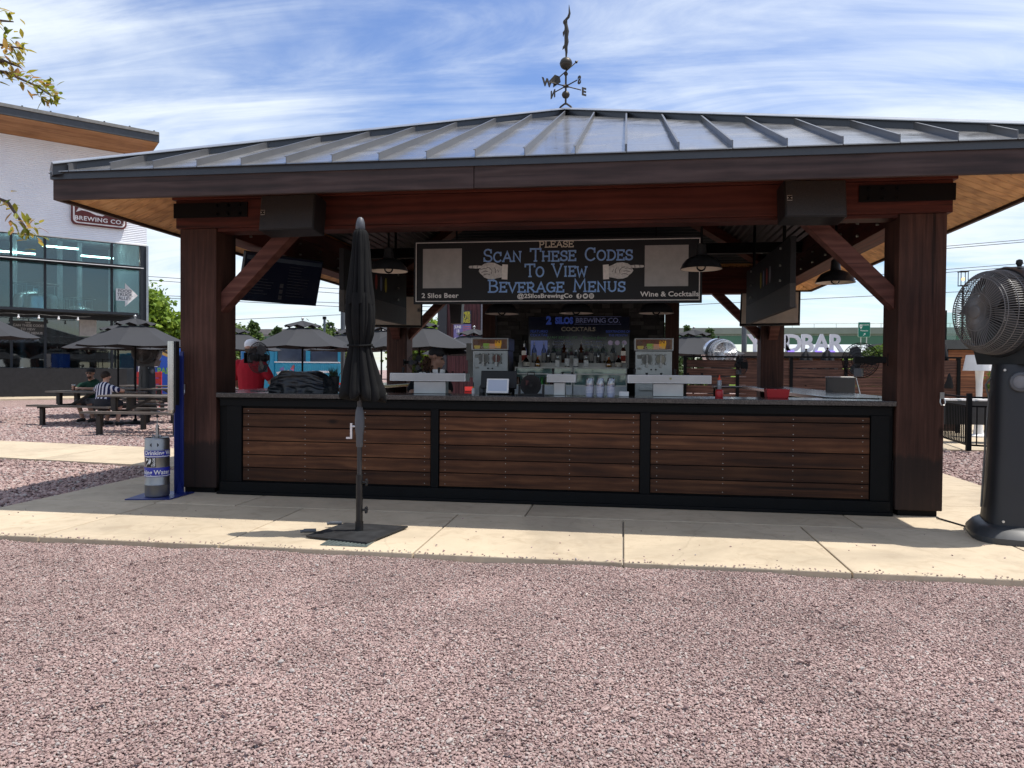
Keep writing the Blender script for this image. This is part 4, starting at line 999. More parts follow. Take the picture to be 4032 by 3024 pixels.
# point of sale
pos = thing('checkout_terminal', 'black checkout terminal with a pale card screen on the counter', 'terminal', (-1.30, 7.86, ZT))
M = Matrix.Translation((-1.30,7.86,1.225)) @ Matrix.Rotation(R(-12), 4, 'X')
m = MB(); m.box(-.19,.19,-.015,.015,-.09,.10,M); m.build('display', black_plastic, pos, bev=.008)
m = MB(); m.box(-.06,.06,-.02,.06,ZT-1.225+.02,-.06,Matrix.Translation((-1.30,7.9,1.225))); m.box(-.12,.12,7.82-7.86,8.0-7.86,.001,.022,Matrix.Translation((-1.30,7.86,ZT))); m.build('stand', black_plastic, pos, bev=.006)
M2 = Matrix.Translation((-1.285,7.70,1.165)) @ Matrix.Rotation(R(-16), 4, 'X')
m = MB(); m.box(-.115,.115,-.012,.012,-.075,.080,M2); cr_ = m.build('card_screen', white_plastic, pos, bev=.006)
m = MB(); m.box(-.098,.098,-.0145,-.0125,-.055,.064,M2); m.build('screen_glass', emis('card_screen_glow', (.32,.37,.47), .12), cr_)
m = MB(); m.box(-.05,.05,7.70,7.80,ZT+.001,ZT+.05); m.build('card_base', white_plastic, pos, bev=.006)
# small desk fan
df = thing('desk_fan', 'small round black fan lying on the counter beside the terminal', 'fan', (-.935,7.70,ZT))
m = MB(); c = (-.935,7.70,ZT+.105); r = .105
for f in (.2,.36,.52,.68,.84,1.0): m.tube([(c[0]+r*f*math.cos(2*PI*k/28), 7.64-.02*(1-f), c[2]+r*f*math.sin(2*PI*k/28)) for k in range(28)], .003, 5, True)
for k in range(30): a = 2*PI*k/30; m.tube([(c[0]+r*.2*math.cos(a),7.624,c[2]+r*.2*math.sin(a)),(c[0]+r*math.cos(a+.5),7.64,c[2]+r*math.sin(a+.5))], .0018, 4)
m.build('grille', black_plastic, df)
m = MB(); m.cyl((c[0],7.645,c[2]),(c[0],7.75,c[2]),r,r*.8,n=28); m.build('housing', black_plastic, df, smooth=True)
m = MB(); m.box(-1.06,-.81,7.62,7.78,ZT+.001,ZT+.018); m.box(-.82,-.805,7.66,7.74,ZT+.018,ZT+.11); m.box(-1.065,-1.05,7.66,7.74,ZT+.018,ZT+.11); m.tube([(c[0]-.04,7.70,ZT+.205),(c[0]-.04,7.70,ZT+.235),(c[0]+.03,7.70,ZT+.235),(c[0]+.03,7.70,ZT+.205)], .006, 6); m.build('stand', black_plastic, df)
m = MB(); m.box(c[0]-.05,c[0]-.02,7.632,7.634,c[2]+.0,c[2]+.05, None); m.build('red_mark', plain('dull_red', (.16,.02,.02), .5), df)
# stacks of clear cups
cup_m = glass('cup_plastic', (.80,.84,.92), .12, .16)
cup_rim = plain('cup_milky', (.36,.40,.52), .3, 0, .5, .1)
for i, xx in enumerate((-.345,-.240,-.135)):
    t = thing('cup_stack', ('left','middle','right')[i]+' of the three stacks of clear plastic cups on the counter', 'cups', (xx, 7.62, ZT), 0, 'stacks of plastic cups on the counter')
    for j in range(2):
        tl = Matrix.Translation((xx+.012*j, 7.62+.07*j, ZT+.001)) @ Matrix.Rotation(R(3-j*5), 4, 'Y')
        m = MB(); m.lathe([(.030,0),(.034,.02),(.040,.10)], n=18, M=tl); m.build('cups', cup_rim, t, smooth=True)
        m = MB(); m.lathe([(.040,.1005),(.043,.115),(.036,.178),(.034,.182)], n=18, M=tl); m.build('top_cup', cup_m, t, smooth=True)
        m = MB()
        for k in range(5): m.lathe([(.0405-.001*k+.0005,.098-.014*k),(.0425-.001*k,.096-.014*k),(.0405-.001*k,.094-.014*k)], n=18, M=tl, cap=False)
        m.build('rims', white_plastic, t)
# red torch-like bottle, red tub
rb_ = thing('lighter_torch', 'red-based butane torch bottle standing on the right counter', 'torch', (.943,7.8,ZT))
red = plain('red_plastic', (.42,.015,.02), .4, 0, .5, .1)
m = MB(); m.lathe([(.038,0),(.040,.008),(.040,.06),(.034,.072),(.02,.08)], (.943,7.8,ZT+.001), 18); m.build('base', red, rb_, smooth=True)
m = MB(); m.lathe([(.019,.08),(.021,.085),(.021,.165),(.017,.172)], (.943,7.8,ZT), 14); m.build('can', plain('can_print', (.22,.24,.26), .35, .4, .5, .5, 60), rb_, smooth=True)
m = MB(); m.lathe([(.017,.173),(.017,.185),(.008,.195),(.006,.215),(.009,.219),(.002,.226)], (.943,7.8,ZT), 12); m.build('nozzle', plain('orange_red', (.62,.06,.02), .4), rb_, smooth=True)
tub = thing('red_tub', 'red plastic tub at the right end of the counter', 'tub', (1.51,7.88,ZT))
m = MB(); n = 4
outer = [(-.10,-.07,.001),(.10,-.07,.001),(.10,.07,.001),(-.10,.07,.001)]; top = [(-.112,-.08,.088),(.112,-.08,.088),(.112,.08,.088),(-.112,.08,.088)]; itop = [(-.104,-.072,.088),(.104,-.072,.088),(.104,.072,.088),(-.104,.072,.088)]; ib = [(-.094,-.064,.01),(.094,-.064,.01),(.094,.064,.01),(-.094,.064,.01)]
vs = [(x+1.51,y+7.88,z+ZT) for x, y, z in outer+top+itop+ib]
m.add(vs, [(3,2,1,0)]+[(i,(i+1)%4,4+(i+1)%4,4+i) for i in range(4)]+[(4+i,4+(i+1)%4,8+(i+1)%4,8+i) for i in range(4)]+[(8+i,8+(i+1)%4,12+(i+1)%4,12+i) for i in range(4)]+[(12,13,14,15)])
m.build('tub_body', red, tub, bev=.004)
m = MB()
for i in range(5): m.box(1.43+i*.03,1.448+i*.03,7.85+.01*(i%2),7.90,ZT+.012,ZT+.075+.006*(i%3))
m.build('packets', white_paint, tub)
# cable on the right counter and a black cup
m = MB(); m.tube([(1.95,7.90,ZT+.008),(2.05,7.86,ZT+.006),(2.2,7.90,ZT+.006),(2.38,7.86,ZT+.006),(2.46,7.82,ZT+.006)], .006, 6); tag(m.build('cable', black_plastic, base=(2.2,7.9,ZT)), 'thin black cable lying across the right end of the countertop', 'cable')
m = MB(); m.tube([(-4.15,8.0,ZT+.006),(-4.0,7.9,ZT+.006),(-3.86,7.95,ZT+.006),(-3.80,7.88,ZT+.006)], .006, 6); tag(m.build('cable', black_plastic, base=(-4.0,7.9,ZT)), 'short black cable on the counter beside the left post', 'cable')
bs = thing('bottle', 'small white squeeze bottle with yellow band behind the wide left tap tower', 'bottle', (-1.62+.02,8.0,ZT))
m = MB(); m.lathe([(.018,0),(.018,.05),(.012,.06)], (-1.60,8.0,ZT+.001), 12); m.build('body', white_plastic, bs, smooth=True)
m = MB(); m.lathe([(.009,.06),(.009,.075)], (-1.60,8.0,ZT+.0015), 10); m.build('band', plain('yellow', (.55,.42,.03), .4), bs)
m = MB(); m.lathe([(.006,.0755),(.005,.12),(.002,.122)], (-1.60,8.0,ZT+.0015), 8); m.build('nozzle', black_plastic, bs)

ib_ = thing('ice_bin', 'dark ice bin on the floor behind the wide left tap tower', 'ice bin', (-2.05,8.5,.02)); m = MB(); m.box(-2.6,-1.5,8.3,8.75,.021,.96); m.build('bin', black_steel, ib_, bev=.006); m = MB(); m.box(-2.6,-1.5,8.3,8.75,.961,.999); m.build('lid', stainless, ib_, bev=.004)
pt_ = thing('clear_pitcher', 'clear plastic pitcher beside the bartender behind the wide tap tower', 'pitcher', (-2.20,8.6,1.0))
m = MB(); m.lathe([(.045,1.0),(.058,1.14),(.066,1.33),(.070,1.335),(.060,1.33),(.052,1.14),(.04,1.006)], (-2.13,8.6,0), 20, cap=False); m.build('jug', cup_m, pt_, smooth=True)
m = MB(); m.lathe([(.068,1.29),(.073,1.30),(.072,1.335)], (-2.13,8.6,0), 20, cap=False); m.build('rim_band', white_plastic, pt_, smooth=True)
sb_ = thing('bottle', 'dark syrup bottle with grey label between the left machine and tap tower', 'bottle', (-1.56,7.98,ZT))
m = MB(); m.lathe([(.034,0),(.036,.006),(.036,.075),(.022,.10),(.011,.115),(.011,.135)], (-1.50,8.0,ZT+.001), 16); m.build('glass_body', black_satin, sb_, smooth=True)
m = MB(); m.lathe([(.0365,.015),(.0365,.065)], (-1.50,8.0,ZT+.001), 16, cap=False); m.build('label', grey_plastic, sb_)
gcup = thing('straw_cup', 'green cup of straws just right of the closed parasol', 'cup', (-2.68,7.95,ZT)); m = MB(); m.lathe([(.028,0),(.036,.10)], (-2.68,7.95,ZT+.001), 16); m.build('cup', plain('green_cup', (.02,.16,.06), .4), gcup, smooth=True); m = MB()
for i in range(9): m.cyl((-2.69+i*.003,7.95,ZT+.09),(-2.715+i*.008,7.95+.004*(i%3),ZT+.17),.003,n=5)
m.build('straws', white_plastic, gcup)
# ================================================================== BACK BAR
bb = thing('back_bar', 'stainless back bar cabinet with a stepped white bottle shelf', 'back bar', (-.9, 13.5, .02))
m = MB(); m.box(-2.72, .90, 12.75, 14.2, .021, .86); m.build('cabinet', stainless, bb)
m = MB(); m.box(-1.86, .045, 13.34, 13.62, 1.395, 1.468); m.build('lower_step', white_paint, bb)
m = MB(); m.box(-1.86, .045, 13.46, 13.62, 1.469, 1.60); m.build('upper_step', white_paint, bb)
m = MB(); m.box(-1.90, .075, 13.30, 13.66, .8605, .90); m.build('cooler_base', white_paint, bb)
cool_gl = glass('cooler_glass', (.80,.90,.90), .05, .06)
for i, (x0, x1) in enumerate(((-1.884,-.883),(-.865,.051))):
    t = thing('glass_cooler', ('left','right')[i]+' low glass-fronted cooler under the liquor bottles', 'cooler', ((x0+x1)/2,13.3,.9), 0, 'glass coolers on the back bar')
    m = MB()
    for (a, c) in ((x0,x0+.02),(x1-.02,x1)): m.box(a, c, 13.10, 13.13, 1.0885, 1.368)
    m.box(x0, x1, 13.10, 13.13, 1.3685, 1.392); m.box(x0, x1, 13.10, 13.13, 1.262, 1.284); m.box(x0, x1, 13.10, 13.13, 1.065, 1.088)
    m.build('frame', white_paint, t)
    m = MB(); m.box(x0, x1, 13.09, 13.115, .9005, 1.064); m.build('lower_panel', plain('cabinet_white', (.62,.66,.72), .35), t)
    m = MB(); m.box(x0, x1, 13.131, 13.33, 1.385, 1.393); m.build('top', white_paint, t)
    m = MB(); m.box(x0+.021, x1-.021, 13.112, 13.118, 1.089, 1.261); m.build('door_pane', cool_gl, t)
    m = MB(); m.box(x0+.021, x1-.021, 13.112, 13.118, 1.285, 1.367); m.build('upper_pane', cool_gl, t)
    m = MB(); m.box(x0+.004, x1-.004, 13.322, 13.33, .905, 1.384); m.build('back_panel', plain('cooler_back', (.55,.64,.64), .4), t)
    m = MB(); m.box(x0+.01, x1-.01, 13.14, 13.32, 1.068, 1.078); m.build('wire_shelf', stainless, t)
cans = [(-1.84,(.42,.16,.12)),(-1.74,(.30,.32,.36)),(-1.66,(.34,.36,.40)),(-1.585,(.05,.22,.10)),(-1.505,(.34,.40,.40)),(-1.42,(.12,.42,.08)),(-1.335,(.40,.24,.12)),(-1.25,(.28,.08,.10)),(-.95,(.3,.3,.3))]
for i, (x, c) in enumerate(cans):
    m = MB(); m.lathe([(.026,0),(.033,.008),(.033,.125),(.026,.142)], (0,0,0), 16); 
    o = mk('drink_can', m.mesh('drink_can'), plain('can_%d' % i, c, .3, .6, .5, .35, 40), smooth=True, base=(x,13.21,1.0785)); tag(o, ('red and copper','silver and red','grey and silver','dark green','pale silver','bright green','tan','dark red','plain grey')[i]+' drink can standing in the left glass cooler', 'can', 'drink cans in the cooler')
# bottles
clear_g = glass('bottle_clear', (.74,.78,.82), .04, .16); amber_g = glass('bottle_amber', (.50,.22,.05), .04, .10); dark_g = glass('bottle_dark', (.05,.045,.04), .05, .08); gold_g = glass('bottle_gold', (.75,.50,.12), .05, .14)
lab_grey = plain('label_grey', (.36,.35,.34), .6, 0, .3, .4, 40); lab_white = plain('label_white', (.85,.85,.86), .6, 0, .3, .2, 30); lab_red = plain('label_red', (.40,.05,.03), .6, 0, .3, .4, 30); lab_cream = plain('label_cream', (.70,.64,.56), .6, 0, .3, .15, 30); lab_dark = plain('label_dark', (.10,.095,.09), .5, 0, .3, .4, 40)
cap_silver = plain('cap_silver', (.5,.5,.52), .3, .7, .5, .1); cap_red = plain('cap_red', (.35,.02,.02), .35); cap_orange = plain('cap_orange', (.55,.12,.01), .4); pourer = plain('pourer', (.55,.53,.48), .35, .4)
KINDS = {   # profile, glass, label material, label span, cap, look
 'square':   ([(.038,0),(.042,.006),(.042,.19),(.030,.225),(.014,.25),(.013,.30)], 4, amber_g, lab_red, (.03,.12), pourer, 'square whisky bottle with slanted red label'),
 'round':    ([(.036,0),(.039,.006),(.039,.185),(.028,.215),(.014,.245),(.013,.295)], 18, clear_g, lab_grey, (.03,.155), pourer, 'round spirit bottle with grey label'),
 'slim':     ([(.030,0),(.033,.006),(.032,.15),(.022,.19),(.012,.24),(.012,.28)], 16, clear_g, lab_dark, (.03,.10), pourer, 'slim frosted spirit bottle with dark label'),
 'jug':      ([(.052,0),(.056,.01),(.053,.07),(.036,.115),(.014,.14),(.013,.18)], 18, dark_g, lab_cream, (.012,.075), cap_red, 'squat dark bottle with red cap and cream label'),
 'tequila':  ([(.034,0),(.036,.008),(.037,.11),(.034,.125),(.014,.14),(.013,.17)], 4, clear_g, lab_white, (.01,.11), cap_silver, 'short bottle with white crossed label'),
 'rum':      ([(.035,0),(.037,.006),(.037,.165),(.024,.205),(.013,.235),(.013,.275)], 18, clear_g, lab_white, (.02,.135), cap_silver, 'clear rum bottle with silver and white label'),
 'bourbon':  ([(.040,0),(.043,.006),(.043,.20),(.036,.225),(.015,.25),(.015,.31)], 18, amber_g, lab_dark, (.05,.16), pourer, 'tall dark bourbon bottle with amber neck'),
 'gold':     ([(.042,0),(.046,.01),(.044,.075),(.028,.105),(.014,.125),(.013,.15)], 16, gold_g, lab_cream, (.05,.055), cap_orange, 'round gold liqueur bottle with orange cap'),
}
def bottle(kind, x, y, z, label, rz=0.0, sc=1.0):
    prof, n, gl, lab, (l0, l1), cap, look = KINDS[kind]
    t = thing('liquor_bottle', label, 'bottle', (x, y, z), rz+(PI/4 if n == 4 else 0), 'liquor bottles on the back bar')
    t.scale = (sc, sc, sc)
    key = 'K'+kind
    if key not in BM:
        k = 1.25 if n == 4 else 1
        a = MB(); a.lathe([(r*k, z_) for r, z_ in prof], n=n); 
        c = MB(); c.lathe([(prof[1][0]*k+.0012, l0), (prof[1][0]*k+.0012, l1)], n=n, cap=False)
        H = prof[-1][1]; d = MB()
        if cap is pourer: d.lathe([(.012,H-.012),(.013,H+.002),(.004,H+.012),(.003,H+.05)], n=10)
        else: d.lathe([(.0145,H-.03),(.0145,H+.002),(.012,H+.006)], n=12)
        BM[key] = (a.mesh('glass_body'), c.mesh('label'), d.mesh('cap'))
    a, c, d = BM[key]
    o = mk('glass_body', a, gl, t, smooth=(n > 6)); mk('label', c, lab, t); mk('cap', d, cap, t, smooth=True)
BM = {}
row_back = [('square',270),('round',440),('round',605),('slim',683),('round',765),('bourbon',945),('bourbon',1230),('round',1400),('slim',1520),('round',1595),('round',1760),('square',1930)]
row_front = [('jug',325),('gold',520),('tequila',850),('rum',1010),('rum',1155),('tequila',1325),('gold',1695),('jug',1855)]
bxw = lambda p: -1.762+(p-270)*(1.746/1660)
ordw = ['first','second','third','fourth','fifth','sixth','seventh','eighth','ninth','tenth','eleventh','twelfth']
for i, (k, p) in enumerate(row_back): bottle(k, bxw(p), 13.40 if k != 'slim' else 13.38, 1.469, '%s, %s from left, back row' % (KINDS[k][6], ordw[i]), 0.0, 1.12 if k in ('square','bourbon','round') else 1.08)
for i, (k, p) in enumerate(row_front): bottle(k, bxw(p), 13.23, 1.394, '%s, %s from left, front row' % (KINDS[k][6], ordw[i]), 0.0, 1.12)
# the upper steps sit further back so the bottles stand clear of them
# ================================================================== FROZEN DRINK MACHINES
hdr_t = NT('frozen_header'); v_ = hdr_t.co(); f_ = hdr_t.noise(v_, 7, 3, .6)
hdr_t.set(hdr_t.ramp(f_, [(.3,(.09,.035,.022)),(.5,(.16,.07,.04)),(.7,(.24,.14,.08))]), .35); hdr_t.b.inputs['Emission Color'].default_value = (.30,.16,.10,1); hdr_t.b.inputs['Emission Strength'].default_value = .05
fruit = {'lime': emis('print_lime', (.26,.46,.08), .12), 'peach': emis('print_peach', (.66,.34,.22), .12), 'mango': emis('print_mango', (.82,.44,.03), .14), 'lemon': emis('print_lemon', (.62,.48,.12), .10), 'cream': emis('print_cream', (.5,.45,.38), .08)}
def frozen(x0, x1, label, col2):
    t = thing('frozen_drink_machine', label, 'drink machine', ((x0+x1)/2, 13.0, .862), 0, 'frozen drink machines on the back bar')
    yf = 12.86; w = x1-x0
    m = MB(); m.box(x0+.02, x1-.02, yf, 13.5, .8615, 1.668); m.build('body', stainless_v, t, bev=.006)
    m = MB(); m.box(x0, x1, yf-.05, 13.5, 1.669, 1.885); hd = m.build('header', stainless, t, bev=.008)
    m = MB(); m.box(x0+.025, x1-.025, yf-.056, yf-.0505, 1.692, 1.862); m.build('header_panel', hdr_t.m, hd)
    for nm, fx, fz, rw, rh in (('lemon',.13,.18,.055,.03),('lime',.40,.28,.06,.05),('peach',.56,.26,.07,.048),('mango',.74,.42,.06,.075)):
        q = MB(); xc = x0+.025+(w-.05)*fx; zc = 1.692+.17*fz
        pl = [(xc-rw*.7, zc-rh*.8),(xc+rw*.7, zc-rh*.8),(xc+rw, zc+rh*.3),(xc+rw*.9, zc+rh),(xc-rw*.9, zc+rh),(xc-rw, zc+rh*.3)]
        q.prism(pl, yf-.0595, yf-.0565); q.build('printed_fruit', fruit[nm], hd)
    text_mb('FROZEN', .085, face_front(x0+w*.5, yf-.062, 1.795), 'CENTER', 0, .002, 1.1).build('lettering', plain('print_maroon', (.30,.08,.06), .5), hd)
    text_mb('COCKTAILS', .055, face_front(x0+w*.52, yf-.062, 1.705), 'CENTER', 0, .001, 1.1).build('lettering', fruit['cream'], hd)
    for sgn, fx in ((0,.10),(1,.90)):
        q = MB(); xc = x0+.025+(w-.05)*fx; q.cyl((xc,yf-.0565,1.80 if not sgn else 1.74),(xc,yf-.0605,1.80 if not sgn else 1.74),.036,n=18); q.build('printed_badge', plain('badge_print', (.26,.16,.14), .5), hd)
    for j, xc in enumerate((x0+w*.33, x0+w*.68)):
        q = MB(); q.cyl((xc,yf-.001,1.53),(xc,yf-.05,1.53),.088,n=26); dd_ = q.build('barrel_door', plain('door_clear', (.20,.20,.19), .15), t, smooth=True)
        q = MB(); q.cyl((xc,yf-.0505,1.53),(xc,yf-.054,1.53),.07,n=26); q.build('drink_window', plain('slush_%s' % col2[j], {'grey':(.16,.16,.16),'red':(.16,.03,.02),'pale':(.42,.38,.30)}[col2[j]], .25), dd_)
        q = MB()
        for dx in (-.075,.075):
            for dz in (-.075,.075): q.cyl((xc+dx,yf-.001,1.53+dz),(xc+dx,yf-.06,1.53+dz),.013,n=10)
        q.build('knobs', black_plastic, dd_)
        q = MB()
        for dx in (-.075,.075):
            for dz in (-.075,.075): q.cyl((xc+dx,yf-.0605,1.53+dz),(xc+dx,yf-.066,1.53+dz),.010,n=8)
        q.build('knob_caps', white_plastic, dd_)
        q = MB(); q.box(xc-.018,xc+.018,yf-.09,yf-.0545,1.40,1.47); q.box(xc-.008,xc+.008,yf-.085,yf-.0545,1.47,1.60); q.build('spout', white_plastic, dd_)
    q = MB()
    for dx in (.44,.56): q.cyl((x0+w*dx,yf-.001,1.36),(x0+w*dx,yf-.02,1.36),.014,n=10)
    q.build('switches', black_plastic, t)
    q = MB(); q.box(x0+.05,x0+.13,yf-.006,yf-.001,1.54,1.60); q.box(x0+.05,x0+.12,yf-.006,yf-.001,1.36,1.39); q.build('stickers', plain('sticker_grey', (.4,.4,.38), .5), t)
    q = MB(); q.box(x0+.10, x1-.10, yf-.16, yf-.001, 1.02, 1.06); q.build('drip_tray', stainless, t)
frozen(-2.60, -1.955, 'frozen drink machine beside the bartender, its right window dark red', ('grey','red'))
frozen(.165, .805, 'frozen drink machine at the right of the bottles, its right window pale', ('grey','pale'))
m = MB(); m.box(-1.86, .045, 13.12, 13.30, .8605, .8995); m.build('ledge', white_paint, bb)
m = MB(); m.box(-2.74,-2.60,13.05,13.4,1.50,1.80); m.box(-2.72,-2.62,13.1,13.3,1.2,1.499); tag(m.build('dispenser_box', plain('beige_metal', (.22,.21,.19), .5), base=(-2.67,13.2,1.2)), 'beige dispenser box on the left side of the frozen drink machine', 'dispenser')

# ================================================================== CLOSED PARASOL
canvas_t = NT('parasol_canvas'); v_ = canvas_t.co(); f_ = canvas_t.noise(v_, 300, 2, .5); f2_ = canvas_t.noise(v_, 5, 4, .6)
canvas_t.set(canvas_t.ramp(f2_, [(.3,(.0075,.0078,.0082)),(.7,(.0135,.0138,.0142))]), .9, 0, .12); canvas_t.bump(f_, .15, .002); canvas = canvas_t.m
pole_m = plain('parasol_pole', (.045,.045,.047), .4, .5, .5, .15, 5)
PX, PY = -2.078, 5.79
prs = thing('closed_parasol', 'closed charcoal parasol strapped shut on a steel plate in front of the bar', 'parasol', (PX, PY, .021))
M = Matrix.Translation((-2.085,5.75,.03)) @ Matrix.Rotation(R(-14), 4, 'Z')
m = MB(); m.add([(-2.42,5.545,.030),(-1.88,5.40,.030),(-1.745,6.03,.030),(-2.30,6.07,.030),(-2.42,5.545,.044),(-1.88,5.40,.044),(-1.745,6.03,.044),(-2.30,6.07,.044)], [(0,3,2,1),(4,5,6,7),(0,1,5,4),(1,2,6,5),(2,3,7,6),(3,0,4,7)])
m.build('base_plate', plain('worn_plate', (.022,.023,.025), .6, .2, .4, .45, 9, .2, 60), prs, bev=.003)
m = MB()
for (x, y) in ((-2.42,5.66),(-2.33,5.98)): m.cyl((x-.06,y-.015,.056),(x+.03,y+.01,.056),.016,n=10); m.cyl((x-.085,y-.02,.05),(x-.061,y-.015,.054),.012,n=8)
m.build('roller', grey_plastic, prs, smooth=True)
m = MB(); m.cyl((PX,PY,.045),(PX,PY,.115),.033,n=18); m.cyl((PX,PY,.1155),(PX,PY,.49),.0275,n=18); m.build('base_tube', plain('tube_black', (.020,.020,.021), .35, .4), prs, smooth=True)
m = MB()
for zc in (.21,.43):
    m.cyl((PX+.0275,PY,zc),(PX+.05,PY,zc),.010,n=8)
    for k in range(6): m.sphere((PX+.058,PY+.016*math.cos(k*PI/3),zc+.02*math.sin(k*PI/3)), .011, 8)
m.build('clamp_knob', black_plastic, prs, smooth=True)
m = MB(); m.cyl((PX,PY,.4905),(PX,PY,1.12),.019,n=16); m.cyl((PX,PY,1.1205),(PX,PY,2.45),.018,n=16); m.build('pole', pole_m, prs, smooth=True)
m = MB(); m.lathe([(.021,.71),(.027,.72),(.029,.80),(.037,.86),(.038,.93),(.031,1.0),(.021,1.03)], (PX,PY,0), 20); hs_ = m.build('crank_housing', grey_plastic, prs, smooth=True)
m = MB(); m.box(PX-.072,PX-.055,PY-.02,PY+.0,.79,.90); m.box(PX-.105,PX-.055,PY-.02,PY-.0,.776,.7895); m.cyl((PX-.06,PY-.01,.875),(PX-.028,PY-.01,.875),.008,n=8); m.build('crank_handle', plain('silver_handle', (.6,.6,.62), .3, .8), hs_)
PR = [(.030,1.105),(.160,1.125),(.168,1.145),(.150,1.22),(.125,1.34),(.098,1.46),(.083,1.515),(.086,1.535),(.108,1.60),(.122,1.70),(.124,1.80),(.116,1.90),(.108,1.93)]
def folds(n_, amp, seed):
    rr = random.Random(seed); ph = [rr.uniform(0,6.28) for _ in range(8)]
    def f(t, j, z):
        u = t+.34*math.sin(2*t+ph[0]+z*.9)+.20*math.sin(3*t+ph[1]-z*.6)+.06*math.sin(z*4+ph[2])
        c = abs(math.sin(n_*u*.5+ph[3])); lobe = c**.55
        c2 = abs(math.sin((n_+3)*.5*(t+.25*math.sin(t+ph[5]))+ph[4]+z*.35))**.6
        return .86+amp*(lobe-.6)*.62+amp*.32*(c2-.6)+.10*math.sin(t*2+ph[6]+z*1.4)+.025*math.sin(7*t+z*7+ph[7])
    return f
m = MB(); prof = []
for (r0, z0), (r1, z1) in zip(PR, PR[1:]):
    for k in range(3): prof.append((r0+(r1-r0)*k/3, z0+(z1-z0)*k/3))
prof.append(PR[-1])
# ragged hem: hanging corners
def hem(t, j, z):
    return folds(6, .42, 3)(t, j, z)
m.lathe(prof, (PX,PY,0), 120, mod=hem, cap=False)
m.v = [(x, y, z-(.045*abs(math.sin(3*math.atan2(y-PY, x-PX)+.6))-.015 if z < 1.16 else 0)) for x, y, z in m.v]
m.v = [(PX+(x-PX)*(1+(.16 if x > PX else -.06)*max(0, min(1, (1.45-z)/.3))), y, z-(.03*max(0, (x-PX)/.15)**2 if z < 1.16 else 0)) for x, y, z in m.v]
m.build('canopy', canvas, prs, smooth=True)
m = MB(); PV = [(.124,1.87),(.118,1.93),(.104,2.05),(.092,2.2),(.080,2.33),(.068,2.41),(.05,2.435),(.026,2.44)]; prof = []
for (r0, z0), (r1, z1) in zip(PV, PV[1:]):
    for k in range(3): prof.append((r0+(r1-r0)*k/3, z0+(z1-z0)*k/3))
prof.append(PV[-1])
m.lathe(prof, (PX,PY,0), 110, mod=folds(7, .30, 8), cap=False)
m.v = [(x, y, z-(.03*abs(math.sin(3.5*math.atan2(y-PY, x-PX))) if z < 1.9 else 0)) for x, y, z in m.v]
m.build('top_tier', canvas, prs, smooth=True)
m = MB(); m.lathe([(.030,2.432),(.038,2.445),(.034,2.49),(.024,2.522),(.012,2.532)], (PX,PY,0), 18); m.build('finial', grey_plastic, prs, smooth=True)
m = MB(); m.tube([(PX+.094*math.cos(2*PI*k/30), PY+.094*math.sin(2*PI*k/30), 1.522+.008*math.sin(2*PI*k/30)) for k in range(30)], .009, 6, True); m.tube([(PX+.09,PY-.02,1.52),(PX+.12,PY-.03,1.51),(PX+.135,PY-.02,1.485)], .007, 5); m.build('strap', canvas, prs, smooth=True)

# ================================================================== WATER KEG AND STAND
blue = plain('blue_paint', (.010,.022,.15), .35, 0, .5, .12, 4)
blue_band = plain('blue_band', (.022,.03,.33), .4, 0, .5, .08)
stand = thing('dispenser_stand', 'blue steel stand with a stainless cup tube beside the left post', 'stand', (-4.72,7.15,.02))
m = MB(); m.add([(-4.86,6.82,.0215),(-4.44,6.92,.0215),(-4.44,7.36,.0215),(-4.93,7.36,.0215),(-4.86,6.82,.032),(-4.44,6.92,.032),(-4.44,7.36,.032),(-4.93,7.36,.032)], [(0,3,2,1),(4,5,6,7),(0,1,5,4),(1,2,6,5),(2,3,7,6),(3,0,4,7)]); m.build('base_plate', blue, stand, bev=.003)
m = MB(); m.box(-4.600,-4.588,7.24,7.34,.033,1.46); m.box(-4.5875,-4.548,7.325,7.342,.033,1.50); m.build('upright', blue, stand, bev=.003)
m = MB(); m.prism([(-4.56,.033),(-4.47,.033),(-4.53,.16)], 7.22, 7.23); m.build('gusset', blue, stand)
m = MB(); m.cyl((-4.555,7.13,.90),(-4.555,7.13,1.60),.037,n=22); m.cyl((-4.555,7.13,.868),(-4.555,7.13,.8995),.030,.036,n=22); ct_ = m.build('cup_tube', brushed('tube_steel', (.50,.50,.49), .22, 'Z'), stand, smooth=True)
m = MB(); m.box(-4.517,-4.50,7.12,7.18,.95,1.60); m.build('tube_bracket', black_plastic, stand)
keg = thing('water_keg', 'small stainless keg with blue drinking water bands beside the left post', 'keg', (-4.66,7.05,.033))
kx, ky, kz = -4.66, 7.05, .0335
keg_steel = brushed('keg_steel', (.30,.30,.30), .36, 'Z')
m = MB(); m.lathe([(.095,0),(.112,.004),(.117,.02),(.117,.115),(.121,.122),(.117,.13),(.117,.46),(.121,.467),(.117,.475),(.117,.575),(.112,.59),(.106,.594),(.102,.58),(.10,.55),(.0,.548)], (kx,ky,kz), 36, cap=False); m.build('shell', keg_steel, keg, smooth=True)
m = MB(); pts = [(kx+.1185*math.sin(a), ky-.1185*math.cos(a)) for a in [R(-2+i*4) for i in range(12)]]
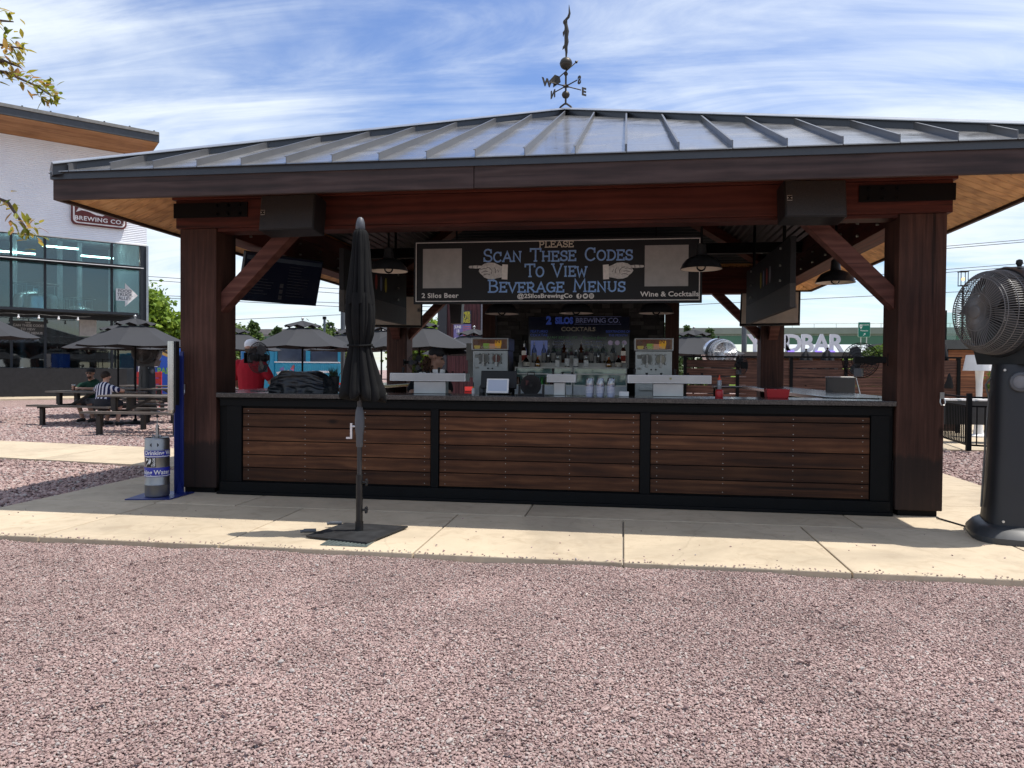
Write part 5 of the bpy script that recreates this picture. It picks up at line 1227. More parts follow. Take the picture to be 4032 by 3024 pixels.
for z0 in (.40,.205):
    b_ = MB(); b_.lathe([(.1182,z0),(.1188,z0+.002),(.1188,z0+.072 if z0 > .3 else z0+.092),(.1182,z0+.075 if z0 > .3 else z0+.094)], (kx,ky,kz), 36, cap=False); bd = b_.build('blue_band', blue_band, keg, smooth=True)
    q = MB()
    for zz_ in ((z0+.006, z0+.013),): q.lathe([(.1193,zz_[0]),(.1193,zz_[1])], (kx,ky,kz), 36, cap=False)
    q.build('white_line', white_paint, bd)
    body = 'Water   Drinking Water' if z0 > .3 else 'Drinking Water'
    cu = text_mb(body, .058 if z0 > .3 else .062, Matrix(), 'CENTER', 0, .0012)
    w0 = max(abs(p[0]) for p in cu.v); R_ = .1196
    cu.v = [(kx+R_*math.sin(p[0]/R_+R(8 if z0 < .3 else 15)+R(-6)), ky-R_*math.cos(p[0]/R_+R(8 if z0 < .3 else 15)+R(-6)), kz+z0+.026+p[2]) for p in cu.v]
    cu.build('lettering', white_paint, bd)
def wrap(bq, ang, z, r_=.1186):
    bq.v = [(kx+r_*math.sin(p[0]/r_+ang), ky-r_*math.cos(p[0]/r_+ang), kz+z+p[2]) for p in bq.v]; return bq
q = MB(); 
for i in range(6): q.box(-.055+i*.018,-.055+(i+1)*.018,0,.0004,0,.095)
q.v = [(p[0], 0, p[2]) for p in q.v]; em = wrap(q, R(2), .305, .1184).build('emblem', plain('emblem_dark', (.05,.045,.04), .5), keg)
wrap(text_mb('2', .115, Matrix(), 'CENTER', 0, .006, 1.1), R(-8), .316, .1192).build('emblem_number', white_plastic, em)
s2 = text_mb('SILOS', .034, Matrix.Rotation(-PI/2, 4, 'Y'), 'CENTER', 0, .001); s2.v = [(p[0]+.045, p[1], p[2]+.048) for p in s2.v]; wrap(s2, R(2), .305, .1192).build('lettering', white_plastic, em)
m = MB(); m.box(-.045,.045,-.003,.003,-.018,.018); 
hp = [(-.045,0),(-.03,.018),(.03,.018),(.045,0),(.03,-.018),(-.03,-.018)]; m = MB(); m.prism(hp, 0, .0005); wrap(m, R(20), .525, .1180).build('handle_hole', black_plastic, keg)
m = MB(); m.cyl((kx,ky,kz+.55),(kx,ky,kz+.62),.022,n=14); m.cyl((kx,ky,kz+.6205),(kx,ky,kz+.72),.016,n=14); m.cyl((kx,ky,kz+.7205),(kx,ky,kz+.80),.005,n=8); m.tube([(kx-.02,ky,kz+.6),(kx-.045,ky-.01,kz+.625),(kx-.05,ky-.01,kz+.585)], .006, 6); m.tube([(kx+.02,ky,kz+.61),(kx+.06,ky-.02,kz+.605)], .009, 8); pm = m.build('hand_pump', stainless, keg, smooth=True)
m = MB(); m.sphere((kx,ky,kz+.805), .016, 12); m.build('pump_knob', black_plastic, pm, smooth=True)

# ================================================================== BIG MISTING FANS
grille_m = plain('grille_grey', (.125,.12,.118), .5, 0, .5, .1)
drum_m = plain('drum_grey', (.13,.135,.13), .45, 0, .5, .08)
def mist_fan_proto():
    t = thing('misting_fan', 'x', 'misting fan', (0,0,0), 0, 'tall misting fans')
    # pedestal faces local -Y
    m = MB(); secs = [(0.10,.28,.205),(.30,.265,.185),(.70,.25,.165),(1.1,.235,.155),(1.30,.225,.15),(1.385,.205,.14)]; n = 24; vs = []
    def sup(a, w, d): c, s_ = math.cos(a), math.sin(a); e = .55; return (w*abs(c)**e*(1 if c > 0 else -1), d*abs(s_)**e*(1 if s_ > 0 else -1))
    for (z, w, d) in secs:
        for k in range(n): x, y = sup(2*PI*k/n, w, d); vs.append((x, y, z))
    fs = [(j*n+k, j*n+(k+1)%n, (j+1)*n+(k+1)%n, (j+1)*n+k) for j in range(len(secs)-1) for k in range(n)]+[tuple(range(n-1,-1,-1)), tuple(range((len(secs)-1)*n, len(secs)*n))]
    m.add(vs, fs); m.build('pedestal', charcoal_plastic, t, world=False, smooth=True)
    m = MB(); vs = []; ss = [(0.001,.40,.30),(.045,.40,.30),(.10,.35,.255),(.125,.30,.22)]
    for (z, w, d) in ss:
        for k in range(n): x, y = sup(2*PI*k/n, w, d); vs.append((x, y, z))
    m.add(vs, [(j*n+k, j*n+(k+1)%n, (j+1)*n+(k+1)%n, (j+1)*n+k) for j in range(3) for k in range(n)]+[tuple(range(n-1,-1,-1)), tuple(range(3*n, 4*n))])
    m.build('base', plain('base_grey', (.03,.033,.037), .45, 0, .5, .3, 8), t, world=False, smooth=True)
    # head axis local -Y
    R1, R2 = .335, .27; zc = 1.80; HS = -.17; heads = []
    def ring(r, y, n_=44): return [(r*math.cos(2*PI*k/n_), y, zc+r*math.sin(2*PI*k/n_)) for k in range(n_)]
    m = MB()
    for r, y in ((R1,.02),(R1,-.03),(R1*.97,-.10),(R2*1.06,-.155),(R2,-.17),(.15,-.185),(.10,-.19),(.055,-.195)): m.tube(ring(r, y), .0035, 5, True)
    for k in range(72):
        a = 2*PI*k/72; c, s_ = math.cos(a), math.sin(a)
        m.tube([(.045*c,-.195,zc+.045*s_),(.15*c,-.186,zc+.15*s_),(R2*c,-.171,zc+R2*s_)], .0033, 4)
    for k in range(104):
        a = 2*PI*k/104; c, s_ = math.cos(a), math.sin(a)
        m.tube([(R2*c,-.169,zc+R2*s_),(R1*.955*c,-.115,zc+R1*.955*s_),(R1*c,-.03,zc+R1*s_),(R1*c,.02,zc+R1*s_)], .0036, 4)
    m.build('front_grille', grille_m, t, world=False)
    m = MB(); m.lathe([(.002,0),(.055,.002),(.05,.016),(.02,.022),(.002,.022)], n=22, M=Matrix.Translation((0,-.19,zc)) @ Matrix.Rotation(PI/2, 4, 'X'), cap=False); m.build('hub', grille_m, t, world=False, smooth=True)
    m = MB(); MX = Matrix.Translation((0,0,zc)) @ Matrix.Rotation(-PI/2, 4, 'X')
    m.lathe([(.315,.015),(.352,.02),(.362,.05),(.366,.12)], n=44, M=MX, cap=False); m.build('black_band', black_satin, t, world=False, smooth=True)
    m = MB(); m.lathe([(.366,.121),(.372,.18),(.372,.26)], n=44, M=MX, cap=False); m.build('drum', drum_m, t, world=False, smooth=True)
    m = MB(); m.lathe([(.372,.261),(.36,.34),(.31,.41),(.20,.45),(.0,.455)], n=44, M=MX, cap=False); m.build('rear_shell', drum_m, t, world=False, smooth=True)
    m = MB()
    for k in range(16): 
        a = 2*PI*k/16; m.box(-.012,.012,.06,.10,.360,.366, Matrix.Translation((0,0,zc)) @ Matrix.Rotation(a, 4, 'Y'))
    m.build('vents', black_steel, t, world=False)
    m = MB()
    for k in range(4):
        M = Matrix.Translation((0,-.06,zc)) @ Matrix.Rotation(k*PI/2+.3, 4, 'Y') @ Matrix.Rotation(R(30), 4, 'Z'); m.prism([(-.05,.06),(-.09,.26),(.05,.29),(.09,.20),(.04,.05)], -.003, .003, M)
    m.build('blades', grey_plastic, t, world=False)
    m = MB(); m.cyl((0,-.03,zc),(0,.2,zc),.09,n=18); m.build('motor', black_plastic, t, world=False)
    m = MB(); m.prism([(-.24,1.386),(.24,1.386),(.30,1.56),(.23,1.52),(.0,1.475),(-.23,1.52),(-.30,1.56)], -.03, .34); m.build('yoke', black_satin, t, world=False)
    m = MB(); m.lathe([(.012,0),(.026,.03),(.022,.055),(.006,.062)], (0,.20,zc+.368), 14); m.build('top_knob', black_plastic, t, world=False, smooth=True)
    for c_ in t.children:
        if c_.name.split('.')[0] in ('front_grille','hub','black_band','drum','rear_shell','vents','blades','motor','top_knob'): c_.location = (0, -.17, 0)
        if c_.name.split('.')[0] == 'yoke': c_.location = (0, -.10, 0)
    m = MB(); 
    for zc_ in (.32,.62,.92): m.box(.18+.085*(1-zc_),.182+.09*(1-zc_),-.10,.10,zc_,zc_+.006)
    m.build('panel_seams', black_steel, t, world=False)
    m = MB()
    for zz_ in (.16,1.34):
        for yy in (-.10,.10): m.cyl((.20 if zz_ > 1 else .25,yy,zz_),(.225 if zz_ > 1 else .28,yy,zz_),.010,n=8)
    m.build('bolt_heads', zinc, t, world=False)
    # round control window on the side that faces the viewer (local +X)
    m = MB(); MY = Matrix.Translation((.222,0,1.25)) @ Matrix.Rotation(PI/2, 4, 'Y')
    m.lathe([(.052,0),(.075,.0),(.078,.03),(.072,.042),(.052,.046)], n=26, M=MY, cap=False); g_ = m.build('control_bezel', grey_plastic, t, world=False, smooth=True)
    m = MB(); m.lathe([(.001,.038),(.0515,.036)], n=22, M=MY, cap=False); m.build('control_cover', plain('cover_grey', (.17,.175,.19), .35), t, world=False)
    m = MB(); m.tube([(-.03,-.205,.22),(-.03,-.19,.6),(-.03,-.172,1.0),(-.03,-.165,1.12),(-.03,-.19,1.22),(-.03,-.15,1.28)], .008, 8); m.build('hose', plain('hose_grey', (.10,.10,.10), .5), t, world=False, smooth=True)
    return t
mf = mist_fan_proto()
PED = ('pedestal','base','control_bezel','control_cover','hose','panel_seams','bolt_heads')
for c_ in mf.children:
    if c_.name.split('.')[0] in PED: c_.rotation_euler = (0, 0, R(-33))
mf.location = (3.10, 6.62, .021); mf.rotation_euler = (0,0,R(-72)); mf['label'] = 'tall charcoal misting fan standing on the slab at the right edge'
sf_ = copy_tree(mf, (2.35, 19.6, .0), R(18), 'silver misting fan rising behind the slatted fence'); sf_.scale = (1.08,1.08,1.0)
chrome = plain('fan_silver', (.72,.73,.75), .25, .75, .5, .05)
for c_ in sf_.children:
    if c_.name.split('.')[0] in ('front_grille','drum','rear_shell','hub'):
        c_.material_slots[0].link = 'OBJECT'; c_.material_slots[0].material = chrome
copy_tree(mf, (-13.4, 19.8, -.02), R(10), 'dark misting fan beside the picnic tables under the grey umbrella')
m = MB(); m.tube([(2.80,7.30,.03),(2.86,7.12,.027),(2.70+.2,6.95,.027),(2.86,6.85,.027),(2.95,6.72,.027)], .007, 6); tag(m.build('extension_cord', black_plastic, base=(2.85,7.0,.02)), 'black power cord running from the right post to the misting fan', 'cord')

# ================================================================== BREWERY BUILDING (left)
BK = Vector((-23.31,34.43,0)); BA = math.atan2(.7313,.6820)     # facade runs along local +X, outside is local -Y
bld = thing('brewery_building', 'grey corrugated brewery building with tall windows and timber soffit', 'building', BK, BA)
cor_t = NT('corrugated_grey'); v_ = cor_t.co((1,1,1)); wv = cor_t.n('ShaderNodeTexWave'); wv.bands_direction = 'Z'; wv.inputs['Scale'].default_value = 3.6; cor_t.l(v_, wv.inputs['Vector'])
cor_t.set(cor_t.ramp(cor_t.noise(v_, .8, 3), [(.3,(.74,.77,.82)),(.7,(.82,.85,.88))]), .45, 0, .5); cor_t.bump(wv.outputs['Fac'], .4, .04); corr = cor_t.m
def bx(name, mat, x0, x1, y0, y1, z0, z1, parent=None, bev=0):
    m = MB(); m.box(x0, x1, y0, y1, z0, z1); return m.build(name, mat, parent or bld, world=False, bev=bev)
bx('wall', corr, -30, 0, 0, .3, 7.36, 11.65); bx('end_wall', corr, -.3, 0, .31, 22, 0, 11.5)
bx('sill_trim', white_paint, -30, .02, -.04, -.001, 7.30, 7.359)
steelm = plain('mullion', (.018,.022,.028), .45, .3)
bx('corner_post', steelm, -.30, .0, -.03, .3, 0, 7.29); bx('downpipe', stainless_v, -.05, .05, -.12, -.04, 0, 7.3)
rf_m = plain('bld_fascia', (.050,.055,.062), .45, .2)
m = MB(); m.prism([(-1.9,11.98),(-1.9,12.42),(22,9.0),(22,8.6)], -31, .12, Matrix.Rotation(PI/2, 4, 'Z') @ Matrix.Scale(-1, 4, (0,1,0))); rf = m.build('roof', rf_m, bld, world=False)
so_t = wood('bld_soffit', (.28,.13,.045), (.40,.20,.08), (.50,.27,.12), 'X', .55, .3, .3, rnd=.05)
m = MB(); m.add([(-31,-1.85,11.93),(.08,-1.85,11.93),(.08,2.0,11.37),(-31,2.0,11.37),(-31,-1.85,11.97),(.08,-1.85,11.97),(.08,2.0,11.41),(-31,2.0,11.41)], [(0,1,2,3),(7,6,5,4),(0,4,5,1),(1,5,6,2),(2,6,7,3),(3,7,4,0)]); m.build('soffit', so_t, bld, world=False)
m = MB()
for i in range(24): m.box(-.1-i*1.05-.03, -.1-i*1.05+.03, -1.9, 4, 12.36, 12.50)
m.build('roof_seams', rf_m, rf, world=False)
m = MB(); m.box(-31,.10,-1.96,-1.905,12.30,12.44); m.build('gutter_edge', plain('gutter', (.22,.21,.19), .4, .3), rf, world=False)
# window wall
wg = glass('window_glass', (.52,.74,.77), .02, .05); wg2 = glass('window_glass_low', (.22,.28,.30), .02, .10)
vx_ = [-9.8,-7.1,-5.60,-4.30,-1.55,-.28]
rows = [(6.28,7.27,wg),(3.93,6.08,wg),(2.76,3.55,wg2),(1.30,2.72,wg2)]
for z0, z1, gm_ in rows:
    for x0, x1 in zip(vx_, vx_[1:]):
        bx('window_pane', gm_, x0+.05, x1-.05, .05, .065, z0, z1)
m = MB()
for x in vx_[:-1]: m.box(x-.05, x+.05, -.02, .12, .0, 7.29)
m.build('mullions', steelm, bld, world=False)
m = MB()
for z0, z1 in ((7.275,7.299),(6.085,6.275),(3.56,3.925),(2.725,2.755)): m.box(-30, -.31, -.015, .11, z0, z1)
m.build('transoms', steelm, bld, world=False)
bx('sunshade', steelm, -30, -.31, -.75, -.02, 6.12, 6.20); bx('sunshade_edge', white_paint, -30, -.31, -.76, -.752, 6.10, 6.13)
bx('canopy', steelm, -30, -.73, -1.6, -.02, 3.78, 3.90)
bx('skirt', plain('dark_skirt', (.022,.022,.024), .8, 0, .2, .2), -30, -1.25, -1.7, -1.62, .04, 1.27); bx('low_wall', steelm, -30, -.31, -.01, .1, .0, 1.28)
# inside
inm = plain('inside_wall', (.10,.13,.15), .8, 0, .2, .1)
bx('inner_wall', inm, -14, -.4, 7.0, 7.1, 0, 9.0); bx('inner_floor', plain('inside_floor', (.12,.12,.12), .7), -14, -.4, .3, 7, -.02, .02); bx('inner_ceiling', plain('inside_ceiling', (.35,.37,.40), .8), -14, -.4, .31, 7, 7.9, 8.0)
tank_m = brushed('tank_steel', (.60,.62,.66), .25, 'Z')
for i, (tx, ty, tr_2, tz) in enumerate(((-4.4,2.2,.95,4.55),(-9.2,2.4,.95,4.5),(-2.5,2.6,.7,4.0),(-6.9,3.0,.8,4.3))):
    t = thing('brewing_tank', ('largest stainless brewing tank behind the brewery glass','stainless brewing tank at the left frame edge behind glass','low stainless tank behind the arrow sign glass','stainless brewing tank behind the brewery glass partly hidden by leaves')[i], 'tank', (bld.matrix_basis if False else (Matrix.Translation(BK) @ Matrix.Rotation(BA,4,'Z'))) @ Vector((tx,ty,.02)), BA, 'brewing tanks inside the brewery')
    m = MB(); m.lathe([(tr_2,.0),(tr_2,tz),(tr_2*.92,tz+.18),(tr_2*.5,tz+.34),(.15,tz+.38),(.15,tz+.5)], n=28); m.build('vessel', tank_m, t, world=False, smooth=True)
    m = MB()
    for a in range(9): m.tube([(tr_2*math.cos(R(30+a*30)),tr_2*math.sin(R(30+a*30)),tz+.1),(tr_2*math.cos(R(30+a*30)),tr_2*math.sin(R(30+a*30)),tz+.7)], .02, 5)
    m.tube([(tr_2*math.cos(R(a*12)),tr_2*math.sin(R(a*12)),tz+.7) for a in range(30)], .02, 5, True); m.build('guard_rail', stainless, t, world=False)
m = MB()
for x in (-8.3,-5.0,-3.0,-2.1): m.cyl((x,5.2,0),(x,5.2,7.9),.13,n=10)
m.build('columns', plain('inside_column', (.45,.47,.5), .6), bld, world=False)
for (x0_, y0_) in ((-4.2,1.6),(-7.5,3.0),(-2.2,4.0),(-10.5,2.0),(-5.6,5.0)):  # one tube is real, the others are added to brighten the interior
    m = MB(); m.box(x0_,x0_+1.5,y0_,y0_+.14,7.05,7.12); m.build('tube_and_fill_light', emis('tube_and_fill_light', (1.0,.96,.85), 15.0), bld, world=False)
# lettering on the building
BM_ = Matrix.Translation(BK) @ Matrix.Rotation(BA, 4, 'Z')
bs_ = thing('brewery_sign', 'maroon brewery sign with white wave and lettering on the corrugated wall', 'sign', BM_ @ Vector((-2.1,-.15,8.0)), BA)
maroon = plain('maroon', (.12,.028,.026), .6, 0, .3, .25, 3); sgw = plain('sign_white', (.68,.66,.64), .5)
def rrect(x0, x1, z0, z1, r, n=6):
    p = []
    for cx_, cz_, a0 in ((x1-r,z0+r,-90),(x1-r,z1-r,0),(x0+r,z1-r,90),(x0+r,z0+r,180)): p += [(cx_+r*math.cos(R(a0+90*i/n)), cz_+r*math.sin(R(a0+90*i/n))) for i in range(n+1)]
    return p
m = MB(); m.prism(rrect(-1.17,1.17,-.02,2.05,.22), 0, .10); m.build('frame', maroon, bs_, world=False)
m = MB(); m.prism(rrect(-1.10,1.10,.05,1.98,.19), -.012, -.001); m.build('white_border', sgw, bs_, world=False)
m = MB(); m.prism(rrect(-1.03,1.03,.11,1.92,.16), -.024, -.013); m.build('face', maroon, bs_, world=False)
text_mb('BREWING CO.', .27, face_front(-.02,-.028,.20), 'CENTER', 0, .006, 1.08, 1.1).build('lettering', sgw, bs_, world=False)
m = MB(); m.prism([(-.98,.55),(-.75,.66),(-.45,.62),(-.15,.50),(.12,.48),(.30,.60),(.36,.75),(.2,.95),(-.1,1.1),(-.5,1.15),(-.75,.98)], -.028, -.0245); m.build('wave', sgw, bs_, world=False)
m = MB(); m.prism([(.60,.56),(.75,.50),(.92,.56),(.80,.66),(.68,.66)], -.028, -.0245); m.build('swirl', sgw, bs_, world=False)
ar = thing('arrow_sign', 'white arrow decal pointing right on the brewery window', 'sign', BM_ @ Vector((-.9,-.0,4.85)), BA)
m = MB(); m.prism([(-.47,-.29),(-.07,-.29),(-.07,-.57),(.50,0),(-.07,.57),(-.07,.29),(-.47,.29)], .035, .045); m.build('arrow', sgw, ar, world=False)
for i, w_ in enumerate(('FOOD','TRUCK','ALLEY')): text_mb(w_, .20, face_front(-.08,.03,.12-.18*i), 'CENTER', 0, .004, 1.05).build('lettering', plain('letter_grey', (.10,.11,.12), .6), ar, world=False)
ws = thing('window_sign', 'grey scan these codes sign behind the lower brewery window', 'sign', BM_ @ Vector((-4.97,.02,2.78)), BA)
m = MB(); m.box(-.62,.62,.0,.02,0,.62); m.build('board', plain('dim_board', (.035,.035,.035), .7), ws, world=False)
for i, w_ in enumerate(('PLEASE','SCAN THESE CODES','TO VIEW','BEVERAGE MENUS')): text_mb(w_, (.07,.15,.15,.15)[i], face_front(0,-.004,(.52,.37,.20,.03)[i]), 'CENTER', 0, .004, .92).build('lettering', plain('dim_white', (.32,.31,.30), .7), ws, world=False)
cp = thing('window_panel', 'blank pale square panel on the lower brewery window', 'sign', BM_ @ Vector((-2.57,.0,2.80)), BA)
m = MB(); m.box(-.36,.36,.0,.02,0,.80); m.build('board', plain('pale_panel', (.34,.33,.32), .7), cp, world=False)
# string lights on the canopy
sl_ = thing('string_lights', 'string of pale bulbs hanging along the brewery canopy', 'string lights', BM_ @ Vector((-3,-1.7,3.6)), BA)
m = MB(); pts = [(-7+i*.25, 0, .02*math.cos(i*1.5)) for i in range(30)]; m.tube(pts, .012, 5); m.build('wire', black_plastic, sl_, world=False)
for i in range(10):
    m = MB(); m.cyl((-7+i*.75,0,-.02),(-7+i*.75,0,-.09),.03,n=8); m.sphere((-7+i*.75,0,-.14), .055, 8); m.build('bulb', white_plastic, sl_, world=False, smooth=True)

# ================================================================== UMBRELLAS
grey_cv = plain('umbrella_grey', (.040,.041,.045), .85, 0, .2, .1, 3)
def umbrella_proto(name, r, zrim, ztop, seg=8):
    t = thing(name, 'x', 'umbrella', (0,0,0), 0, 'open grey patio umbrellas')
    m = MB(); vz = zrim+(ztop-zrim)*.70; rv = r*.30
    for k in range(seg):
        a0, a1 = 2*PI*k/seg, 2*PI*(k+1)/seg; N_ = 4; rows_ = []
        for i in range(5):
            f = i/4; rr = rv*.92+(r-rv*.92)*f; zz_ = vz-(vz-zrim)*(f**.92)
            row = []
            for j in range(N_+1):
                a = a0+(a1-a0)*j/N_; chord = math.cos(PI/seg)/math.cos((j/N_-.5)*2*PI/seg); sag = -.035*r*math.sin(PI*j/N_)*f
                row.append((rr*chord*math.cos(a), rr*chord*math.sin(a), zz_+sag*.6))
            rows_.append(row)
        vs = [p for row in rows_ for p in row]; m.add(vs, [(i*(N_+1)+j, i*(N_+1)+j+1, (i+1)*(N_+1)+j+1, (i+1)*(N_+1)+j) for i in range(4) for j in range(N_)])
    cn = m.build('canopy', grey_cv, t, world=False, smooth=True)
    m = MB(); n = seg*4; vs = [(0,0,ztop)]
    for k in range(n): a = 2*PI*k/n; q = 1+.06*math.cos(seg*a); vs.append((rv*1.08*q*math.cos(a), rv*1.08*q*math.sin(a), vz+.045+.03*math.cos(seg*a)))
    m.add(vs, [(0,1+k,1+(k+1)%n) for k in range(n)]); m.build('vent', grey_cv, cn, world=False)
    m = MB(); m.cyl((0,0,.06),(0,0,ztop-.02),.024,n=10); m.build('pole', black_steel, t, world=False)
    m = MB(); m.sphere((0,0,ztop+.045), .035, 10); m.cyl((0,0,ztop-.02),(0,0,ztop+.02),.02,n=8); m.build('finial', zinc, t, world=False, smooth=True)
    for k in range(seg):
        a = 2*PI*k/seg; m = MB(); m.bar((.03*math.cos(a),.03*math.sin(a),vz-.02),(r*.985*math.cos(a),r*.985*math.sin(a),zrim-.012),.016,.02); m.bar((.04*math.cos(a),.04*math.sin(a),zrim-.02),(r*.55*math.cos(a),r*.55*math.sin(a),zrim+(vz-zrim)*.42),.012,.014); m.build('rib', black_steel, t, world=False)
    m = MB(); m.lathe([(.24,0.0),(.24,.03),(.05,.06),(.04,.12)], n=20); m.build('base', black_steel, t, world=False)
    return t
up = umbrella_proto('patio_umbrella', 1.36, 1.84, 2.50)
up.location = (-11.47,16.5,0); up.rotation_euler = (0,0,R(20)); up['label'] = 'open grey umbrella above the two seated people'
for p, rz, sc, lb in (((-13.65,18.9,0), 5, 1.0, 'open grey umbrella half hidden behind the one above the seated people'),
    ((-14.95,15.6,.18), 30, 1.0, 'open grey umbrella cut off by the left frame edge'),
    ((-8.22,18.6,0), 8, 1.03, 'open grey umbrella centred between the left post and the closed parasol'),
    ((-11.75,21.6,0), 25, 1.03, 'open grey umbrella behind the man with the white cap'),
    ((-8.45,22.6,0), 12, 1.04, 'small far grey umbrella just left of the closed parasol'),
    ((-6.4,19.5,0), 15, 1.02, 'open grey umbrella directly behind the closed parasol'),
    ((-4.75,17.3,0), 25, 1.0, 'open grey umbrella behind the cage fan and the bartender'),
    ((-3.85,19.3,-.10), 10, 1.0, 'open grey umbrella in front of the concert posters'),
    ((1.82,20.6,-.05), 22, 1.0, 'open grey umbrella behind the slatted fence')):
    copy_tree(up, p, R(rz), lb, sc)
def closed_umb(x, y, h, label, r=.15, z0=1.0):
    t = thing('closed_umbrella', label, 'umbrella', (x,y,0), 0, 'closed black patio umbrellas')
    m = MB(); m.lathe([(r,z0),(r*1.05,z0+.05),(r*.6,z0+(h-z0)*.55),(r*.35,h-.08),(.02,h)], n=40, mod=lambda a, j, z: 1+.18*math.cos(6*a)); m.build('canopy', plain('umb_black', (.016,.016,.018), .8, 0, .2), t, world=False, smooth=True)
    m = MB(); m.cyl((0,0,0.02),(0,0,z0+.01),.022,n=8); m.build('pole', black_steel, t, world=False)
    m = MB(); m.sphere((0,0,h+.03), .03, 8); m.build('finial', black_steel, t, world=False, smooth=True)
closed_umb(7.02, 18.2, 2.06, 'closed black umbrella between the right post and the white lamp', .24, 1.0)
closed_umb(4.42, 19.5, 1.86, 'left of the two closed black umbrellas peeking over the slatted fence', .26, 1.2)
closed_umb(4.92, 19.5, 1.89, 'right of the two closed black umbrellas peeking over the slatted fence', .26, 1.2)

# ================================================================== PICNIC TABLES
tbl_top = wood('table_boards', (.045,.035,.028), (.11,.09,.072), (.20,.17,.14), 'X', .38, .5, .8, rnd=.25)
tbl_leg = plain('table_frame', (.022,.017,.014), .5, 0, .4, .3, 6)
def picnic_proto():
    t = thing('picnic_table', 'x', 'picnic table', (0,0,0), 0, 'picnic tables in the yard')
    bmsh = None
    for i in range(5):
        m = MB(); m.box(-1.12,1.12,-.065,.065,0,.04); 
        if bmsh is None: bmsh = m.mesh('board')
        o = mk('top_board', bmsh, tbl_top, t, bev=.005, base=(0,-.29+i*.145,.735))
    for s_ in (-1, 1):
        for i in range(2): mk('bench_board', bmsh, tbl_top, t, base=(0,s_*(.66+.145*i),.43))
        for x in (-.8, .8):
            m = MB(); m.box(x-.05,x+.05,s_*.26-.045,s_*.26+.045,.47,.734); m.build('leg', tbl_leg, t, world=False)
            m = MB(); m.box(x-.045,x+.045,s_*.73-.04,s_*.73+.04,0,.389); m.build('bench_leg', tbl_leg, t, world=False)
    for x in (-.8, .8):
        m = MB(); m.box(x-.04,x+.04,-.84,.84,.390,.4295); m.box(x-.04,x+.04,-.28,.28,.43,.469); m.build('cross_rail', tbl_leg, t, world=False)
        m = MB(); m.bar((x*.95,0,.42),(x*.12,0,.73),.05,.05); m.build('diagonal_brace', tbl_leg, t, world=False)
    return t
pt = picnic_proto(); pt.location = (-12.30,16.25,-.01); pt.rotation_euler = (0,0,R(-6)); pt['label'] = 'dark picnic table where the two people sit'
for p, rz, lb in (((-9.45,14.35,-.01), 2, 'nearest dark picnic table beside the blue stand'), ((-9.95,17.6,-.01), 4, 'dark picnic table behind the nearest one, under the umbrella'), ((-13.2,19.1,-.01), 0, 'dark picnic table just behind the seated people'), ((-10.2,20.3,-.01), 3, 'dark picnic table in front of the misting fan on the left'), ((-14.8,22.3,-.01), -4, 'farthest dark picnic table near the brewery skirt'), ((-16.6,15.9,-.01), -4, 'dark picnic bench end at the left frame edge')):
    copy_tree(pt, p, R(rz), lb)

# ================================================================== PEOPLE
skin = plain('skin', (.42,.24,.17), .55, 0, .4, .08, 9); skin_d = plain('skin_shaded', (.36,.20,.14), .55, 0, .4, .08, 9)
def body(parent, name, caps, mats, vox=.013, smooth=4):
    m = MB()
    for c in caps:
        p, q, r0, r1 = Vector(c[0]), Vector(c[1]), c[2], c[3]; fl = c[5] if len(c) > 5 else None
        k = MB(); k.sphere(p, r0, 14); k.sphere(q, r1, 14); k.cyl(p, q, r0, r1, 14)
        if fl:
            mid = (p+q)/2; k.v = [(mid.x+(v[0]-mid.x)*fl[0], mid.y+(v[1]-mid.y)*fl[1], v[2]) for v in k.v]
        m.add(k.v, k.f)
    me = m.mesh(name); tmp = bpy.data.objects.new('tmp_body', me); COL.objects.link(tmp)
    rm = tmp.modifiers.new('r', 'REMESH'); rm.mode = 'VOXEL'; rm.voxel_size = vox
    sm_ = tmp.modifiers.new('s', 'SMOOTH'); sm_.factor = .5; sm_.iterations = smooth
    dg = bpy.context.evaluated_depsgraph_get(); me2 = bpy.data.meshes.new_from_object(tmp.evaluated_get(dg)); bpy.data.objects.remove(tmp)
    me2.name = name; me2.materials.clear()
    tags = sorted(set(c[4] for c in caps)); 
    for tg in tags: me2.materials.append(mats[tg])
    co = np.zeros(len(me2.vertices)*3); me2.vertices.foreach_get('co', co); co = co.reshape(-1,3)
    D = []
    for c in caps:
        p, q = np.array(c[0]), np.array(c[1]); d = q-p; L = max(1e-9, d@d); t = np.clip(((co-p)@d)/L, 0, 1); D.append(np.linalg.norm(co-(p+t[:,None]*d), axis=1)-(c[2]+(c[3]-c[2])*t))
    own = np.argmin(np.array(D), 0)
    for pl in me2.polygons: pl.material_index = tags.index(caps[own[pl.vertices[0]]][4]); pl.use_smooth = True
    o = bpy.data.objects.new(name, me2); COL.objects.link(o); o.parent = parent; WM[o.name] = WM[parent.name]; return o
